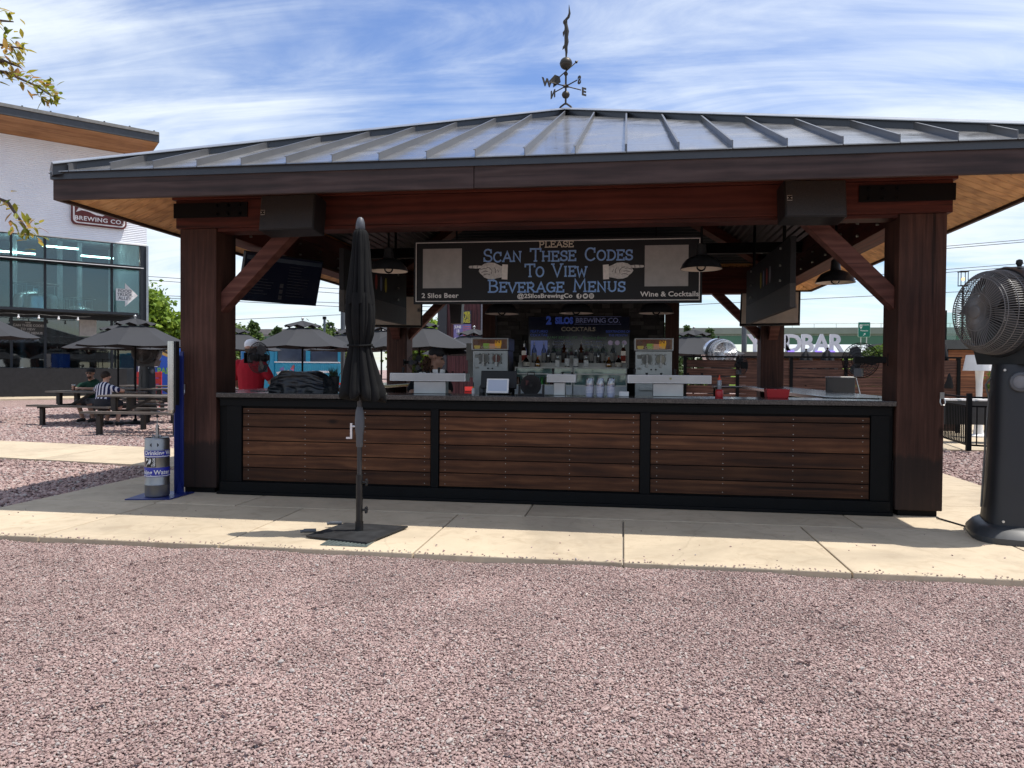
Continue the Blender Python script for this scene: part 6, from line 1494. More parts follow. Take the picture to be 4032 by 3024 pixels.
def hand_caps(w, d, side, tagn='skin', s=1.0):
    """palm and five bent fingers from wrist w along direction d; side = thumb side vector"""
    w = Vector(w); d = Vector(d).normalized(); sd_ = Vector(side).normalized(); dn = d.cross(sd_)
    if dn.z > 0: dn = -dn
    pc = w+d*.085*s; out = [(tuple(w), tuple(pc), .030*s, .034*s, tagn)]
    for i, (off, L) in enumerate(((.030,.065),(.010,.075),(-.011,.070),(-.031,.055))):
        a = pc+sd_*off*s+d*.012*s; b_ = a+d*L*.55*s+dn*.010*s; c = b_+d*L*.40*s+dn*.022*s
        out += [(tuple(a), tuple(b_), .0105*s, .0095*s, tagn), (tuple(b_), tuple(c), .0095*s, .008*s, tagn)]
    a = w+d*.03*s+sd_*.026*s; b_ = a+(d*.6+sd_).normalized()*.042*s; c = b_+(d+sd_*.25).normalized()*.032*s
    out += [(tuple(a), tuple(b_), .013*s, .011*s, tagn), (tuple(b_), tuple(c), .011*s, .009*s, tagn)]
    return out
def head_caps(c, f, tagn='skin'):
    c = Vector(c); f = Vector(f).normalized(); s_ = f.cross(Vector((0,0,1))).normalized()
    out = [(tuple(c+Vector((0,0,.045))), tuple(c+Vector((0,0,.03))-f*.02), .088, .092, tagn), (tuple(c-Vector((0,0,.05))+f*.025), tuple(c-Vector((0,0,.085))+f*.045), .068, .045, tagn), (tuple(c-Vector((0,0,.06))-f*.02), tuple(c-Vector((0,0,.16))-f*.035), .058, .062, tagn),
      (tuple(c+f*.088+Vector((0,0,.01))), tuple(c+f*.107-Vector((0,0,.025))), .010, .015, tagn)]
    for k in (-1, 1): out.append((tuple(c+s_*k*.088+Vector((0,0,-.005))), tuple(c+s_*k*.092+Vector((0,0,.02))), .016, .018, tagn))
    return out
def face_bits(parent, c, f, lip=True, beard=None):
    c = Vector(c); f = Vector(f).normalized(); s_ = f.cross(Vector((0,0,1))).normalized()
    m = MB()
    for k in (-1, 1): m.sphere(tuple(c+f*.084+s_*k*.034+Vector((0,0,.012))), .012, 8)
    m.build('eyes', plain('eye_dark', (.03,.02,.015), .3), parent, world=True)
    m = MB(); m.bar(c+f*.096-s_*.024+Vector((0,0,-.055)), c+f*.096+s_*.024+Vector((0,0,-.055)), .012, .010); m.build('mouth', plain('lip', (.30,.11,.09), .5), parent)
# --- man in a dark green shirt facing the camera
m1 = thing('person', 'seated person in dark green shirt, black cap and sunglasses at the picnic table', 'person', (-12.95,16.93,0))
green = plain('shirt_green', (.012,.045,.030), .85, 0, .2, .25, 8); grey_sh = plain('shorts_grey', (.14,.15,.17), .85, 0, .2, .15, 8); shoe = plain('shoe_black', (.015,.015,.016), .6)
hx, hy, hz = -12.86, 16.78, 1.17; fdir = (.25,-1,-.05)
caps = head_caps((hx,hy,hz), fdir) + [((hx+.01,hy+.06,1.02),(hx-.01,hy+.10,.96),.062,.075,'skin'),
 ((hx-.01,hy+.10,.90),(hx-.03,hy+.16,.62),.165,.155,'shirt',(1.12,.72)), ((hx-.03,hy+.18,.62),(hx-.03,hy+.18,.50),.165,.17,'shorts',(1.08,.85)),
 ((hx-.15,hy+.08,.91),(hx-.27,hy+.02,.88),.075,.066,'shirt'), ((hx-.27,hy+.02,.88),(hx-.33,hy-.06,.80),.062,.05,'shirt'), ((hx-.33,hy-.06,.80),(hx-.12,hy-.24,.815),.045,.033,'skin'),
 ((hx+.15,hy+.08,.91),(hx+.26,hy+.02,.86),.075,.066,'shirt'), ((hx+.26,hy+.02,.86),(hx+.28,hy-.06,.80),.06,.05,'shirt'), ((hx+.28,hy-.06,.80),(hx+.05,hy-.27,.815),.045,.033,'skin'),
 ((hx-.11,hy+.18,.50),(hx-.17,hy-.22,.50),.095,.078,'shorts'), ((hx+.09,hy+.18,.50),(hx+.12,hy-.22,.50),.095,.078,'shorts'),
 ((hx-.17,hy-.22,.49),(hx-.10,hy-.14,.10),.062,.042,'skin'), ((hx+.12,hy-.22,.49),(hx+.16,hy-.12,.10),.062,.042,'skin'),
 ((hx-.10,hy-.10,.06),(hx-.10,hy-.30,.045),.05,.042,'shoe'), ((hx+.16,hy-.08,.06),(hx+.18,hy-.28,.045),.05,.042,'shoe')]
caps += hand_caps((hx-.12,hy-.24,.815),(1,-.35,0),(0,-1,0)) + hand_caps((hx+.05,hy-.27,.815),(-1,-.25,0),(0,-1,0))
body(m1, 'body', caps, {'skin': skin, 'shirt': green, 'shorts': grey_sh, 'shoe': shoe}, .011)
face_bits(m1, (hx,hy,hz), fdir)
m = MB(); m.lathe([(.100,-.005),(.104,.02),(.098,.06),(.07,.095),(.02,.108)], (hx,hy+.012,hz+.045), 20); m.sphere((hx+.025,hy-.10,hz+.055), .075, 12, (1,.9,.10)); m.build('cap', plain('cap_black', (.012,.012,.014), .8), m1, smooth=True)
m = MB()
for k in (-1, 1): m.sphere((hx+.024+k*.036,hy-.096,hz+.012), .030, 10, (1,.35,.8))
m.bar((hx-.09,hy-.0,hz+.02),(hx-.012,hy-.094,hz+.02),.006); m.bar((hx+.105,hy-.02,hz+.02),(hx+.058,hy-.092,hz+.02),.006); m.build('sunglasses', plain('lens', (.05,.03,.02), .2), m1, smooth=True)
m = MB(); m.sphere((hx+.022,hy-.066,hz-.085), .052, 12, (1.0,.7,.75)); m.build('beard', plain('beard', (.05,.025,.016), .9), m1, smooth=True)
m = MB(); m.lathe([(.037,0),(.037,.02)], (hx+.16,hy-.165,.80), 12); m.build('watch', black_plastic, m1)
# glass with an orange drink in front of him
gl_ = thing('drink_glass', 'glass of orange drink in front of the person in green', 'glass', (hx-.17,hy-.36,.766))
m = MB(); m.lathe([(.03,.001),(.038,.12)], (hx-.17,hy-.36,.766), 14); m.build('drink', plain('orange_drink', (.55,.13,.04), .2), gl_, smooth=True)
m = MB(); m.lathe([(.033,0.0005),(.042,.15)], (hx-.17,hy-.36,.766), 14, cap=False); m.build('tumbler', cup_m, gl_, smooth=True)
# --- man in a striped shirt seen from behind
m2 = thing('person', 'seated person in navy and white striped shirt with back to the camera', 'person', (-11.62,15.5,0))
st_t = NT('stripes'); c_ = st_t.co((1,1,1)); sx_ = st_t.n('ShaderNodeSeparateXYZ'); st_t.l(c_, sx_.inputs[0]); mo = st_t.n('ShaderNodeMath', operation='MULTIPLY'); mo.inputs[1].default_value = 13.5; st_t.l(sx_.outputs[0], mo.inputs[0]); fr_ = st_t.n('ShaderNodeMath', operation='FRACT'); st_t.l(mo.outputs[0], fr_.inputs[0])
cr2 = st_t.n('ShaderNodeValToRGB'); cr2.color_ramp.interpolation = 'CONSTANT'; cr2.color_ramp.elements[0].color = (.62,.62,.66,1); cr2.color_ramp.elements[1].color = (.012,.016,.06,1); cr2.color_ramp.elements[1].position = .45; st_t.l(fr_.outputs[0], cr2.inputs[0]); st_t.set(cr2.outputs[0], .85, 0, .2); stripes = st_t.m
hx, hy, hz = -11.58, 15.62, 1.10; fdir = (-.5,1,-.05)
caps = [((p[0]-m2.location.x, p[1]-m2.location.y, p[2]) if False else p) for p in []]
caps = head_caps((hx,hy,hz), fdir) + [((hx,hy-.04,.97),(hx,hy-.07,.90),.06,.08,'skin'),
 ((hx,hy-.06,.84),(hx,hy-.12,.56),.165,.155,'shirt',(1.18,.72)), ((hx,hy-.12,.56),(hx,hy-.12,.50),.165,.17,'shorts',(1.1,.85)),
 ((hx-.15,hy-.05,.87),(hx-.27,hy+.03,.82),.075,.066,'shirt'), ((hx-.27,hy+.03,.82),(hx-.36,hy+.12,.80),.052,.044,'skin'), ((hx-.36,hy+.12,.80),(hx-.18,hy+.30,.815),.042,.032,'skin'),
 ((hx+.15,hy-.05,.87),(hx+.26,hy+.03,.82),.075,.066,'shirt'), ((hx+.26,hy+.03,.82),(hx+.33,hy+.12,.80),.052,.044,'skin'), ((hx+.33,hy+.12,.80),(hx+.15,hy+.30,.815),.042,.032,'skin'),
 ((hx-.10,hy-.12,.50),(hx-.15,hy+.28,.50),.095,.078,'shorts'), ((hx+.10,hy-.12,.50),(hx+.14,hy+.28,.50),.095,.078,'shorts'),
 ((hx-.15,hy+.28,.49),(hx-.14,hy+.22,.10),.060,.042,'skin'), ((hx+.14,hy+.28,.49),(hx+.14,hy+.20,.10),.060,.042,'skin'),
 ((hx-.14,hy+.18,.06),(hx-.14,hy+.38,.045),.05,.042,'shoe'), ((hx+.14,hy+.18,.06),(hx+.15,hy+.38,.045),.05,.042,'shoe')]
caps += hand_caps((hx-.18,hy+.30,.815),(1,.5,0),(0,1,0)) + hand_caps((hx+.15,hy+.30,.815),(-1,.5,0),(0,1,0))
off = Vector(m2.location)
def shift(cs, o): return [((c[0][0]-o.x,c[0][1]-o.y,c[0][2]-o.z),(c[1][0]-o.x,c[1][1]-o.y,c[1][2]-o.z))+tuple(c[2:]) for c in cs]
body(m2, 'body', shift(caps, off), {'skin': skin, 'shirt': stripes, 'shorts': plain('shorts_black', (.012,.012,.016), .85), 'shoe': shoe}, .011)
m = MB(); m.sphere((hx,hy-.02,hz+.05), .103, 16, (1,1.02,.95)); m.build('hair', plain('hair_dark', (.022,.014,.010), .75, 0, .3, .4, 40), m2, smooth=True)
# the first body was laid out in world space as well: bring it into its own frame
b1 = [o for o in m1.children if o.name.startswith('body')][0]; b1.data.transform(Matrix.Translation(-Vector(m1.location)))
# --- man in a red shirt and white cap beyond the left counter
m3 = thing('person', 'person in red t-shirt and white cap turned away beyond the left counter', 'person', (-5.66,11.0,0))
redsh = plain('shirt_red', (.30,.010,.022), .85, 0, .2, .15, 7)
hx, hy, hz = -5.70, 11.02, 1.62; fdir = (.05,1,-.18)
caps = head_caps((hx,hy,hz), fdir) + [((hx,hy-.04,1.50),(hx,hy-.06,1.42),.062,.085,'skin'),
 ((hx+.02,hy-.05,1.33),(hx+.02,hy-.05,1.02),.185,.165,'shirt',(1.22,.75)), ((hx+.02,hy-.05,.98),(hx+.02,hy-.05,.88),.165,.17,'shorts',(1.1,.8)),
 ((hx+.19,hy-.05,1.39),(hx+.31,hy-.04,1.20),.082,.072,'shirt'), ((hx+.31,hy-.04,1.20),(hx+.36,hy-.02,1.09),.056,.05,'skin'), ((hx+.36,hy-.02,1.09),(hx+.22,hy+.22,1.10),.047,.034,'skin'),
 ((hx-.18,hy-.05,1.39),(hx-.28,hy+.0,1.20),.082,.072,'shirt'), ((hx-.28,hy,1.20),(hx-.31,hy+.05,1.08),.056,.05,'skin'), ((hx-.31,hy+.05,1.08),(hx-.2,hy+.28,1.10),.047,.034,'skin'),
 ((hx-.08,hy-.05,.86),(hx-.10,hy-.03,.48),.10,.07,'shorts'), ((hx+.12,hy-.05,.86),(hx+.14,hy-.03,.48),.10,.07,'shorts'),
 ((hx-.10,hy-.03,.48),(hx-.10,hy-.06,.10),.062,.044,'skin'), ((hx+.14,hy-.03,.48),(hx+.14,hy-.06,.10),.062,.044,'skin'),
 ((hx-.10,hy-.06,.07),(hx-.10,hy+.16,.06),.05,.042,'shoe'), ((hx+.14,hy-.06,.07),(hx+.15,hy+.16,.06),.05,.042,'shoe')]
caps += hand_caps((hx+.22,hy+.22,1.10),(-.5,1,0),(-1,0,0)) + hand_caps((hx-.2,hy+.28,1.10),(.5,1,0),(1,0,0))
body(m3, 'body', shift(caps, Vector(m3.location)), {'skin': skin_d, 'shirt': redsh, 'shorts': grey_sh, 'shoe': shoe}, .012)
m = MB(); m.sphere((hx,hy-.01,hz+.0), .100, 16, (1,1.0,.85)); m.build('hair', plain('hair_brown', (.035,.022,.015), .8), m3, smooth=True)
m = MB(); m.lathe([(.106,-.0),(.108,.03),(.100,.07),(.07,.105),(.02,.118)], (hx,hy+.0,hz+.045), 22); m.sphere((hx+.01,hy+.13,hz+.05), .08, 12, (1,1,.1)); m.build('cap', plain('cap_white', (.68,.70,.76), .8), m3, smooth=True)
# --- bartender
m4 = thing('person', 'bartender in black shirt and cap with curly hair behind the wide tap tower', 'person', (-2.45,9.65,.02))
blk = plain('shirt_black', (.010,.010,.012), .85, 0, .2, .2, 7)
hx, hy, hz = -2.40, 9.58, 1.49; fdir = (1,-.05,-.42)
caps = head_caps((hx,hy,hz), fdir) + [((hx-.02,hy+.02,1.36),(hx-.05,hy+.03,1.30),.055,.075,'skin'),
 ((hx-.08,hy+.05,1.23),(hx-.12,hy+.08,.92),.155,.145,'shirt',(1.18,.78)), ((hx-.12,hy+.08,.90),(hx-.12,hy+.08,.82),.155,.165,'pants',(1.1,.85)),
 ((hx-.22,hy+.04,1.27),(hx-.33,hy-.02,1.08),.070,.062,'shirt'), ((hx-.33,hy-.02,1.08),(hx-.28,hy-.10,.98),.046,.042,'skin'), ((hx-.28,hy-.10,.98),(hx-.12,hy-.22,.90),.040,.030,'skin'),
 ((hx+.08,hy+.05,1.27),(hx+.16,hy,1.08),.070,.062,'shirt'), ((hx+.16,hy,1.08),(hx+.16,hy-.1,.96),.046,.042,'skin'), ((hx+.16,hy-.1,.96),(hx+.05,hy-.25,.90),.040,.030,'skin'),
 ((hx-.21,hy+.08,.80),(hx-.21,hy+.08,.45),.095,.065,'pants'), ((hx-.03,hy+.08,.80),(hx-.03,hy+.08,.45),.095,.065,'pants'), ((hx-.21,hy+.08,.45),(hx-.21,hy+.10,.10),.062,.045,'pants'), ((hx-.03,hy+.08,.45),(hx-.03,hy+.10,.10),.062,.045,'pants'),
 ((hx-.21,hy+.09,.07),(hx-.21,hy-.10,.065),.048,.04,'shoe'), ((hx-.03,hy+.09,.07),(hx-.03,hy-.10,.065),.048,.04,'shoe')]
caps += hand_caps((hx-.12,hy-.22,.90),(.5,-1,-.2),(1,0,0)) + hand_caps((hx+.05,hy-.25,.90),(-.3,-1,-.2),(-1,0,0))
body(m4, 'body', shift(caps, Vector(m4.location)), {'skin': skin_d, 'shirt': blk, 'pants': plain('pants_black', (.012,.012,.014), .85), 'shoe': shoe}, .011)
face_bits(m4, (hx,hy,hz), fdir)
m = MB(); m.sphere((hx-.005,hy,hz+.055), .104, 16, (1.02,1.0,.72)); m.sphere((hx+.12,hy,hz+.035), .07, 10, (1,1,.12)); m.build('cap', plain('cap_black', (.012,.012,.014), .8), m4, smooth=True)
m = MB(); rs = random.Random(2)
for i in range(46):
    a = rs.uniform(0,1); x = hx-.04-.10*rs.random(); y = hy+rs.uniform(-.08,.08); z = hz+.03-.26*a; pts = [(x,y,z)]
    for k in range(5): pts.append((pts[-1][0]+rs.uniform(-.022,.018), pts[-1][1]+rs.uniform(-.02,.02), pts[-1][2]-.022))
    m.tube(pts, .013, 5)
m.build('hair', plain('hair_curly', (.055,.026,.014), .75, 0, .3, .4, 30), m4, smooth=True)
text_mb('CREW', .09, face_front(hx-.10,hy-.085,1.235), 'CENTER', 0, .003).build('shirt_lettering', white_paint, m4)

# ================================================================== TREES
def leaf_mat(name, c, tr=.35):
    t = NT(name); oi = t.n('ShaderNodeNewGeometry'); g = t.n('ShaderNodeTexNoise'); g.inputs['Scale'].default_value = 1.7; co_ = t.n('ShaderNodeTexCoord'); t.l(co_.outputs['Object'], g.inputs['Vector'])
    col = t.ramp(oi.outputs['Random Per Island'], [(0, tuple(x*.6 for x in c)), (.5, c), (1, (min(1,c[0]*1.7), min(1,c[1]*1.45), c[2]*1.2))])
    t.set(col, .55, 0, .35); out = t.t.nodes['Material Output']; tl = t.n('ShaderNodeBsdfTranslucent'); t.l(col, tl.inputs['Color']); mx = t.n('ShaderNodeMixShader'); mx.inputs[0].default_value = tr
    t.l(t.b.outputs[0], mx.inputs[1]); t.l(tl.outputs[0], mx.inputs[2]); t.l(mx.outputs[0], out.inputs['Surface']); return t.m
lf_bright = leaf_mat('leaf_bright', (.16,.26,.03)); lf_mid = leaf_mat('leaf_mid', (.085,.145,.03)); lf_con = leaf_mat('leaf_cedar', (.055,.10,.03), .2); lf_shrub = leaf_mat('leaf_shrub', (.10,.14,.03), .3)
bark = plain('bark', (.055,.04,.03), .9, 0, .2, .3, 12, .5, 30)
def leaves_mesh(name, P, size, mat, parent, up=.3):
    n = len(P); d = np.random.normal(size=(n,3)); d[:,2] = d[:,2]*.6-up; d /= np.linalg.norm(d, axis=1)[:,None]
    a = np.cross(d, np.random.normal(size=(n,3))); a /= np.linalg.norm(a, axis=1)[:,None]; s = size*np.random.uniform(.6,1.3,(n,1))
    v = np.stack([P, P+d*s*.5+a*s*.32, P+d*s, P+d*s*.5-a*s*.32], 1).reshape(-1,3)
    me = bpy.data.meshes.new(name); me.vertices.add(4*n); me.vertices.foreach_set('co', v.astype(np.float32).ravel())
    me.loops.add(4*n); me.loops.foreach_set('vertex_index', np.arange(4*n, dtype=np.int32)); me.polygons.add(n); me.polygons.foreach_set('loop_start', np.arange(0,4*n,4, dtype=np.int32)); me.polygons.foreach_set('loop_total', np.full(n,4, dtype=np.int32)); me.update(calc_edges=True)
    return mk(name, me, mat, parent)
def tree(x, y, h, r, mat, label, n=9000, kind='round', z0=0., trunk=.28, size=.28, group='trees behind the yard'):
    t = thing('tree', label, 'tree', (x,y,z0), 0, group); rs = np.random.RandomState(int(abs(x*31+y*7)) % 1000)
    m = MB()
    if kind == 'round':
        zc = h*.62; m.tube([(0,0,0),(.05,0,h*.25),(-.04,.03,h*.5),(0,0,h*.8)], [trunk*.5,trunk*.42,trunk*.3,trunk*.08], 8)
        K = 34; cl = rs.normal(size=(K,3)); cl /= np.linalg.norm(cl, axis=1)[:,None]; cl *= rs.uniform(.45,1,(K,1))**.6; cl *= np.array([r,r,h*.38]); cl[:,2] += zc
        for c in cl[:14]: m.tube([(0,0,h*.4),(c[0]*.5,c[1]*.5,(h*.45+c[2])*.5),tuple(c)], [trunk*.16,trunk*.1,trunk*.03], 5)
        idx = rs.randint(0,K,n); P = cl[idx]+rs.normal(size=(n,3))*np.array([r*.19,r*.19,h*.062])
    elif kind == 'cedar':
        m.tube([(0,0,0),(0,0,h*.5),(0,0,h)], [trunk*.5,trunk*.3,.01], 7)
        K = 60; f = rs.uniform(.06,1,K); a = rs.uniform(0,6.28,K); q = r*(1-f)**.75; cl = np.stack([q*np.cos(a)*.7, q*np.sin(a)*.7, h*f], 1)
        for c in cl[:20]: m.tube([(0,0,c[2]*.92),tuple(c)], [.03,.01], 4)
        idx = rs.randint(0,K,n); P = cl[idx]+rs.normal(size=(n,3))*np.array([r*.16,r*.16,h*.035])*(1.1-f[idx])[:,None]**.5; P = np.concatenate([P, np.stack([rs.normal(0,.05,60), rs.normal(0,.05,60), rs.uniform(h*.9,h*1.03,60)], 1)])
    else:
        m.tube([(0,0,0),(.02,0,h*.5)], [trunk*.4,trunk*.2], 6); P = rs.uniform(-1,1,(n,3))*np.array([r,r,h*.5]); P[:,2] += h*.5; w = 1-.35*np.abs(np.sin(P[:,0]*5+P[:,1]*4)); P[:,:2] *= w[:,None]; P[:,2] *= (1-.12*np.abs(np.sin(P[:,0]*3)))
    m.build('trunk', bark, t, world=False, smooth=True)
    np.random.seed(int(abs(x*13)) % 997); leaves_mesh('crown', P, size, mat, t); return t
def bear(u, Y): return Y*math.tan(math.atan((u-2016)/2986.8)-.1465)
for (u, Y, h, r, mt, n_, kd, sz, lb) in (
  (585,44,6.4,2.3,lf_bright,15000,'round',.34,'bright green leafy tree behind the brewery corner'),
  (690,50,4.8,1.7,lf_mid,8000,'round',.30,'duller green tree just right of the bright one, partly behind the left post'),
  (945,45,4.0,1.5,lf_mid,6000,'round',.24,'low green tree just right of the left post beyond the umbrellas'),
  (998,45,4.2,1.3,lf_con,7000,'cedar',.22,'pointed cedar by the string-light pole beyond the umbrellas'),
  (1092,46,3.9,1.3,lf_con,6000,'cedar',.22,'low cedar left of the central umbrella top'),
  (1262,46,4.0,1.6,lf_mid,7000,'round',.24,'bushy green tree just right of the central umbrella top'),
  (1296,47,4.25,1.3,lf_con,7000,'cedar',.22,'pointed cedar beside the steel pole behind the closed parasol'),
  (1695,38,3.6,1.9,lf_bright,11000,'round',.26,'bright leafy tree behind the bartender'),
  (1335,36,2.3,1.3,lf_shrub,8000,'hedge',.20,'dense hedge-like shrub right of the turquoise truck'),
  (2628,48,4.2,1.2,lf_con,6000,'cedar',.22,'small conifer just right of the dark stone wall'),
  (2703,52,4.3,.8,lf_con,4000,'cedar',.20,'thin conifer tip behind the right umbrella'),
  (2792,50,4.0,1.1,lf_con,5000,'cedar',.22,'conifer tip between the right umbrella and the silver fan')):
    tree(bear(u, Y), Y, h, r, mt, lb, n_, kd, size=sz)
tree(6.35, 20.3, 2.05, .52, lf_mid, 'tall green shrub between the cage fan and the right post', 7000, 'hedge', size=.11)
tree(8.6, 18.7, 1.5, .35, lf_mid, 'small green shrub beside the white lamp', 2600, 'hedge', size=.08)
# near tree at the left edge: only branch ends reach into view
nt_ = thing('maple_tree', 'tree with bronze-green leaves reaching in at the left edge', 'tree', (-6.4,4.3,-.02))
tw = plain('twig', (.07,.05,.035), .8)
m = MB(); m.tube([(-6.4,4.3,-.02),(-6.35,4.32,1.2),(-6.2,4.35,2.6),(-6.0,4.4,4.2)], [.10,.085,.07,.04], 10); m.build('trunk', bark, nt_, smooth=True)
BR = [[(-6.15,4.36,2.9),(-5.2,4.45,3.35),(-4.5,4.5,3.50),(-4.12,4.5,3.46),(-3.93,4.5,3.42)], [(-6.2,4.35,2.6),(-5.2,4.45,3.2),(-4.4,4.5,3.33),(-4.05,4.5,3.27),(-3.85,4.5,3.18),(-3.72,4.5,3.10)], [(-6.2,4.35,2.2),(-5.0,4.45,2.55),(-4.35,4.5,2.52),(-4.05,4.5,2.42),(-3.92,4.5,2.25),(-3.89,4.5,2.17)],
      [(-4.5,4.5,3.50),(-4.2,4.48,3.62),(-4.0,4.5,3.60)], [(-4.4,4.5,3.33),(-4.1,4.52,3.36),(-3.95,4.5,3.30)]]
for p in BR:
    m = MB(); m.tube(p, [.022-.018*i/(len(p)-1) for i in range(len(p))], 6); m.build('branch', tw, nt_, smooth=True)
lm = leaf_mat('leaf_maple', (.20,.17,.035), .45)
ltex = NT('leaf_near'); oi = ltex.n('ShaderNodeObjectInfo'); col = ltex.ramp(oi.outputs['Random'], [(0,(.11,.15,.015)),(.35,(.24,.25,.025)),(.7,(.40,.32,.045)),(.9,(.42,.24,.08)),(1,(.28,.12,.06))])
ltex.set(col, .45, 0, .4); tl = ltex.n('ShaderNodeBsdfTranslucent'); ltex.l(col, tl.inputs['Color']); mx = ltex.n('ShaderNodeMixShader'); mx.inputs[0].default_value = .5; ltex.l(ltex.b.outputs[0], mx.inputs[1]); ltex.l(tl.outputs[0], mx.inputs[2]); ltex.l(mx.outputs[0], ltex.t.nodes['Material Output'].inputs['Surface'])
lmeshes = []
for k in range(3):
    q = MB(); L = 1.0; w = (.20,.24,.17)[k]; pr_ = [(0,0),(.18,w*.6),(.45,w),(.75,w*.62),(1,0.0)]; vs = []
    for (x, y) in pr_: vs += [(x, y, -.12*x*x+.10*y), (x, 0, -.12*x*x-.02), (x, -y, -.12*x*x+.10*y)]
    q.add(vs, [(3*i+j, 3*i+j+1, 3*i+4+j, 3*i+3+j) for i in range(4) for j in range(2)]); lmeshes.append(q.mesh('leaf')); lmeshes[-1].materials.append(ltex.m)
rs = random.Random(21); base_l = Vector(nt_.location)
for p, n_, f0 in ((BR[0],60,.55),(BR[1],110,.42),(BR[2],62,.45),(BR[3],26,.2),(BR[4],28,.1)):
    pts = [Vector(q) for q in p]; seg = len(pts)-1
    for i in range(n_):
        f = f0+(1-f0)*rs.random()**.8; j = min(seg-1, int(f*seg)); u = f*seg-j; c = pts[j].lerp(pts[j+1], u)+Vector((rs.gauss(0,.030), rs.gauss(0,.05), rs.gauss(.012,.035)))
        o = bpy.data.objects.new('leaf', rs.choice(lmeshes)); COL.objects.link(o); o.parent = nt_; o.location = c-base_l
        d = Vector((rs.gauss(.55,.5), rs.gauss(0,.5), rs.gauss(-.35,.5))); o.rotation_euler = d.to_track_quat('X', 'Z').to_euler(); s_ = rs.uniform(.050,.085); o.scale = (s_,s_,s_)

# ================================================================== FOOD TRUCK AREA
trk = thing('food_truck', 'turquoise ribbed food truck parked beyond the umbrellas', 'food truck', (-12.2,27.2,0), R(6))
teal = plain('truck_teal', (.02,.26,.40), .3, 0, .5, .12, 3); tw_ = plain('truck_window', (.035,.05,.08), .1, 0, .6, .3, 1.2)
rib_t = NT('truck_ribs'); v_ = rib_t.co(); wv = rib_t.n('ShaderNodeTexWave'); wv.bands_direction = 'X'; wv.inputs['Scale'].default_value = 4.2; rib_t.l(v_, wv.inputs['Vector']); rib_t.set(rib_t.ramp(rib_t.noise(v_, 1.5, 2), [(.3,(.02,.26,.40)),(.7,(.04,.36,.50))]), .3); rib_t.bump(wv.outputs['Fac'], .8, .03)
LX0, LX1 = -.9, 1.62
def tb(name, mat, *a, parent=None, bev=0): m = MB(); m.box(*a); return m.build(name, mat, parent or trk, world=False, bev=bev)
tb('body', rib_t.m, LX0, LX1, 0, 2.1, .45, 1.55, bev=.05); tb('cab_roof', teal, LX0, LX1, .02, 2.1, 2.11, 2.25, bev=.05); tb('rear_body', teal, LX0-.6, LX0-.001, 0, 2.1, .45, 2.2, bev=.05)
tb('waist_rail', white_paint, LX0, LX1, -.015, -.001, 1.555, 1.60)
for x0, x1 in ((LX0,LX0+.10),(.30,.46),(LX1-.10,LX1)): tb('pillar', teal, x0, x1, .0, .10, 1.56, 2.109)
for x0, x1 in ((LX0+.11,.29),(.47,LX1-.11)): tb('window', tw_, x0, x1, .04, .06, 1.56, 2.10)
for x in (-.4,.9):
    m = MB(); m.cyl((x,-.02,.40),(x,.25,.40),.40,n=24); w_ = m.build('wheel', black_plastic, trk, world=False); m = MB(); m.cyl((x,-.03,.40),(x,-.021,.40),.2,n=18); m.build('rim', zinc, w_, world=False)
m = MB(); m.sphere((LX1+.10,-.05,2.1), .09, 10, (.6,.5,1.4)); m.cyl((LX1,0,2.0),(LX1+.1,-.05,2.0),.015,n=6); m.build('mirror', zinc, trk, world=False, smooth=True)
cols = [(.55,.12,.25),(.60,.45,.08),(.10,.35,.45),(.45,.10,.10),(.65,.60,.55),(.20,.15,.35)]; rs = random.Random(6)
for i in range(14):
    m = MB(); x = LX0+.1+rs.random()*.75; z = .75+rs.random()*.7; r = rs.uniform(.06,.14); n = rs.choice((5,6,7)); m.prism([(x+r*math.cos(2*PI*k/n)*(1 if k % 2 else .55), z+r*math.sin(2*PI*k/n)*(1 if k % 2 else .55)) for k in range(n)], -.012-.001*i, -.002); m.build('painted_flower', plain('flower_%d' % (i % 6), cols[i % 6], .5), trk, world=False)
text_mb('TACOS & MORE', .24, face_front(.85,-.02,1.10), 'CENTER', 0, .006).build('lettering', white_paint, trk, world=False) if False else None
tb('number_plate', white_paint, .55, 1.2, -.02, -.003, 1.18, 1.26)
# mural panel beside it
mu = thing('mural_trailer', 'trailer painted with a blue and pink mural behind the red-shirted person', 'trailer', (-14.0,28.0,0), R(6))
def mb_(name, c, poly, y): m = MB(); m.prism(poly, y, y+.004); m.build(name, plain('mural_%s' % name, c, .6, 0, .3, .12, 5), mu, world=False)
m = MB(); m.box(-.9,1.25,.02,1.8,.4,2.05); m.build('body', plain('mural_base', (.10,.24,.42), .6, 0, .3, .1, 2), mu, world=False)
mb_('blue_field', (.035,.19,.42), [(-.85,0.47),(.35,0.47),(.35,1.96),(-.85,1.96)], .012); mb_('pink_shape', (.50,.33,.27), [(-.35,0.50),(.33,0.50),(.33,1.69),(.10,1.73),(-.08,1.59),(-.10,1.22),(-.02,1.01),(-.40,0.91)], .006)
mb_('brown_shape', (.10,.05,.05), [(-.06,1.79),(.33,1.83),(.33,1.32),(.22,1.45),(.10,1.62)], .001); mb_('gold_shape', (.48,.30,.06), [(-.75,0.91),(-.50,0.84),(-.36,1.01),(-.45,1.25),(-.70,1.28)], -.004); mb_('yellow_shape', (.5,.38,.06), [(-.1,0.54),(.15,0.54),(.1,0.74),(-.05,0.77)], -.004)
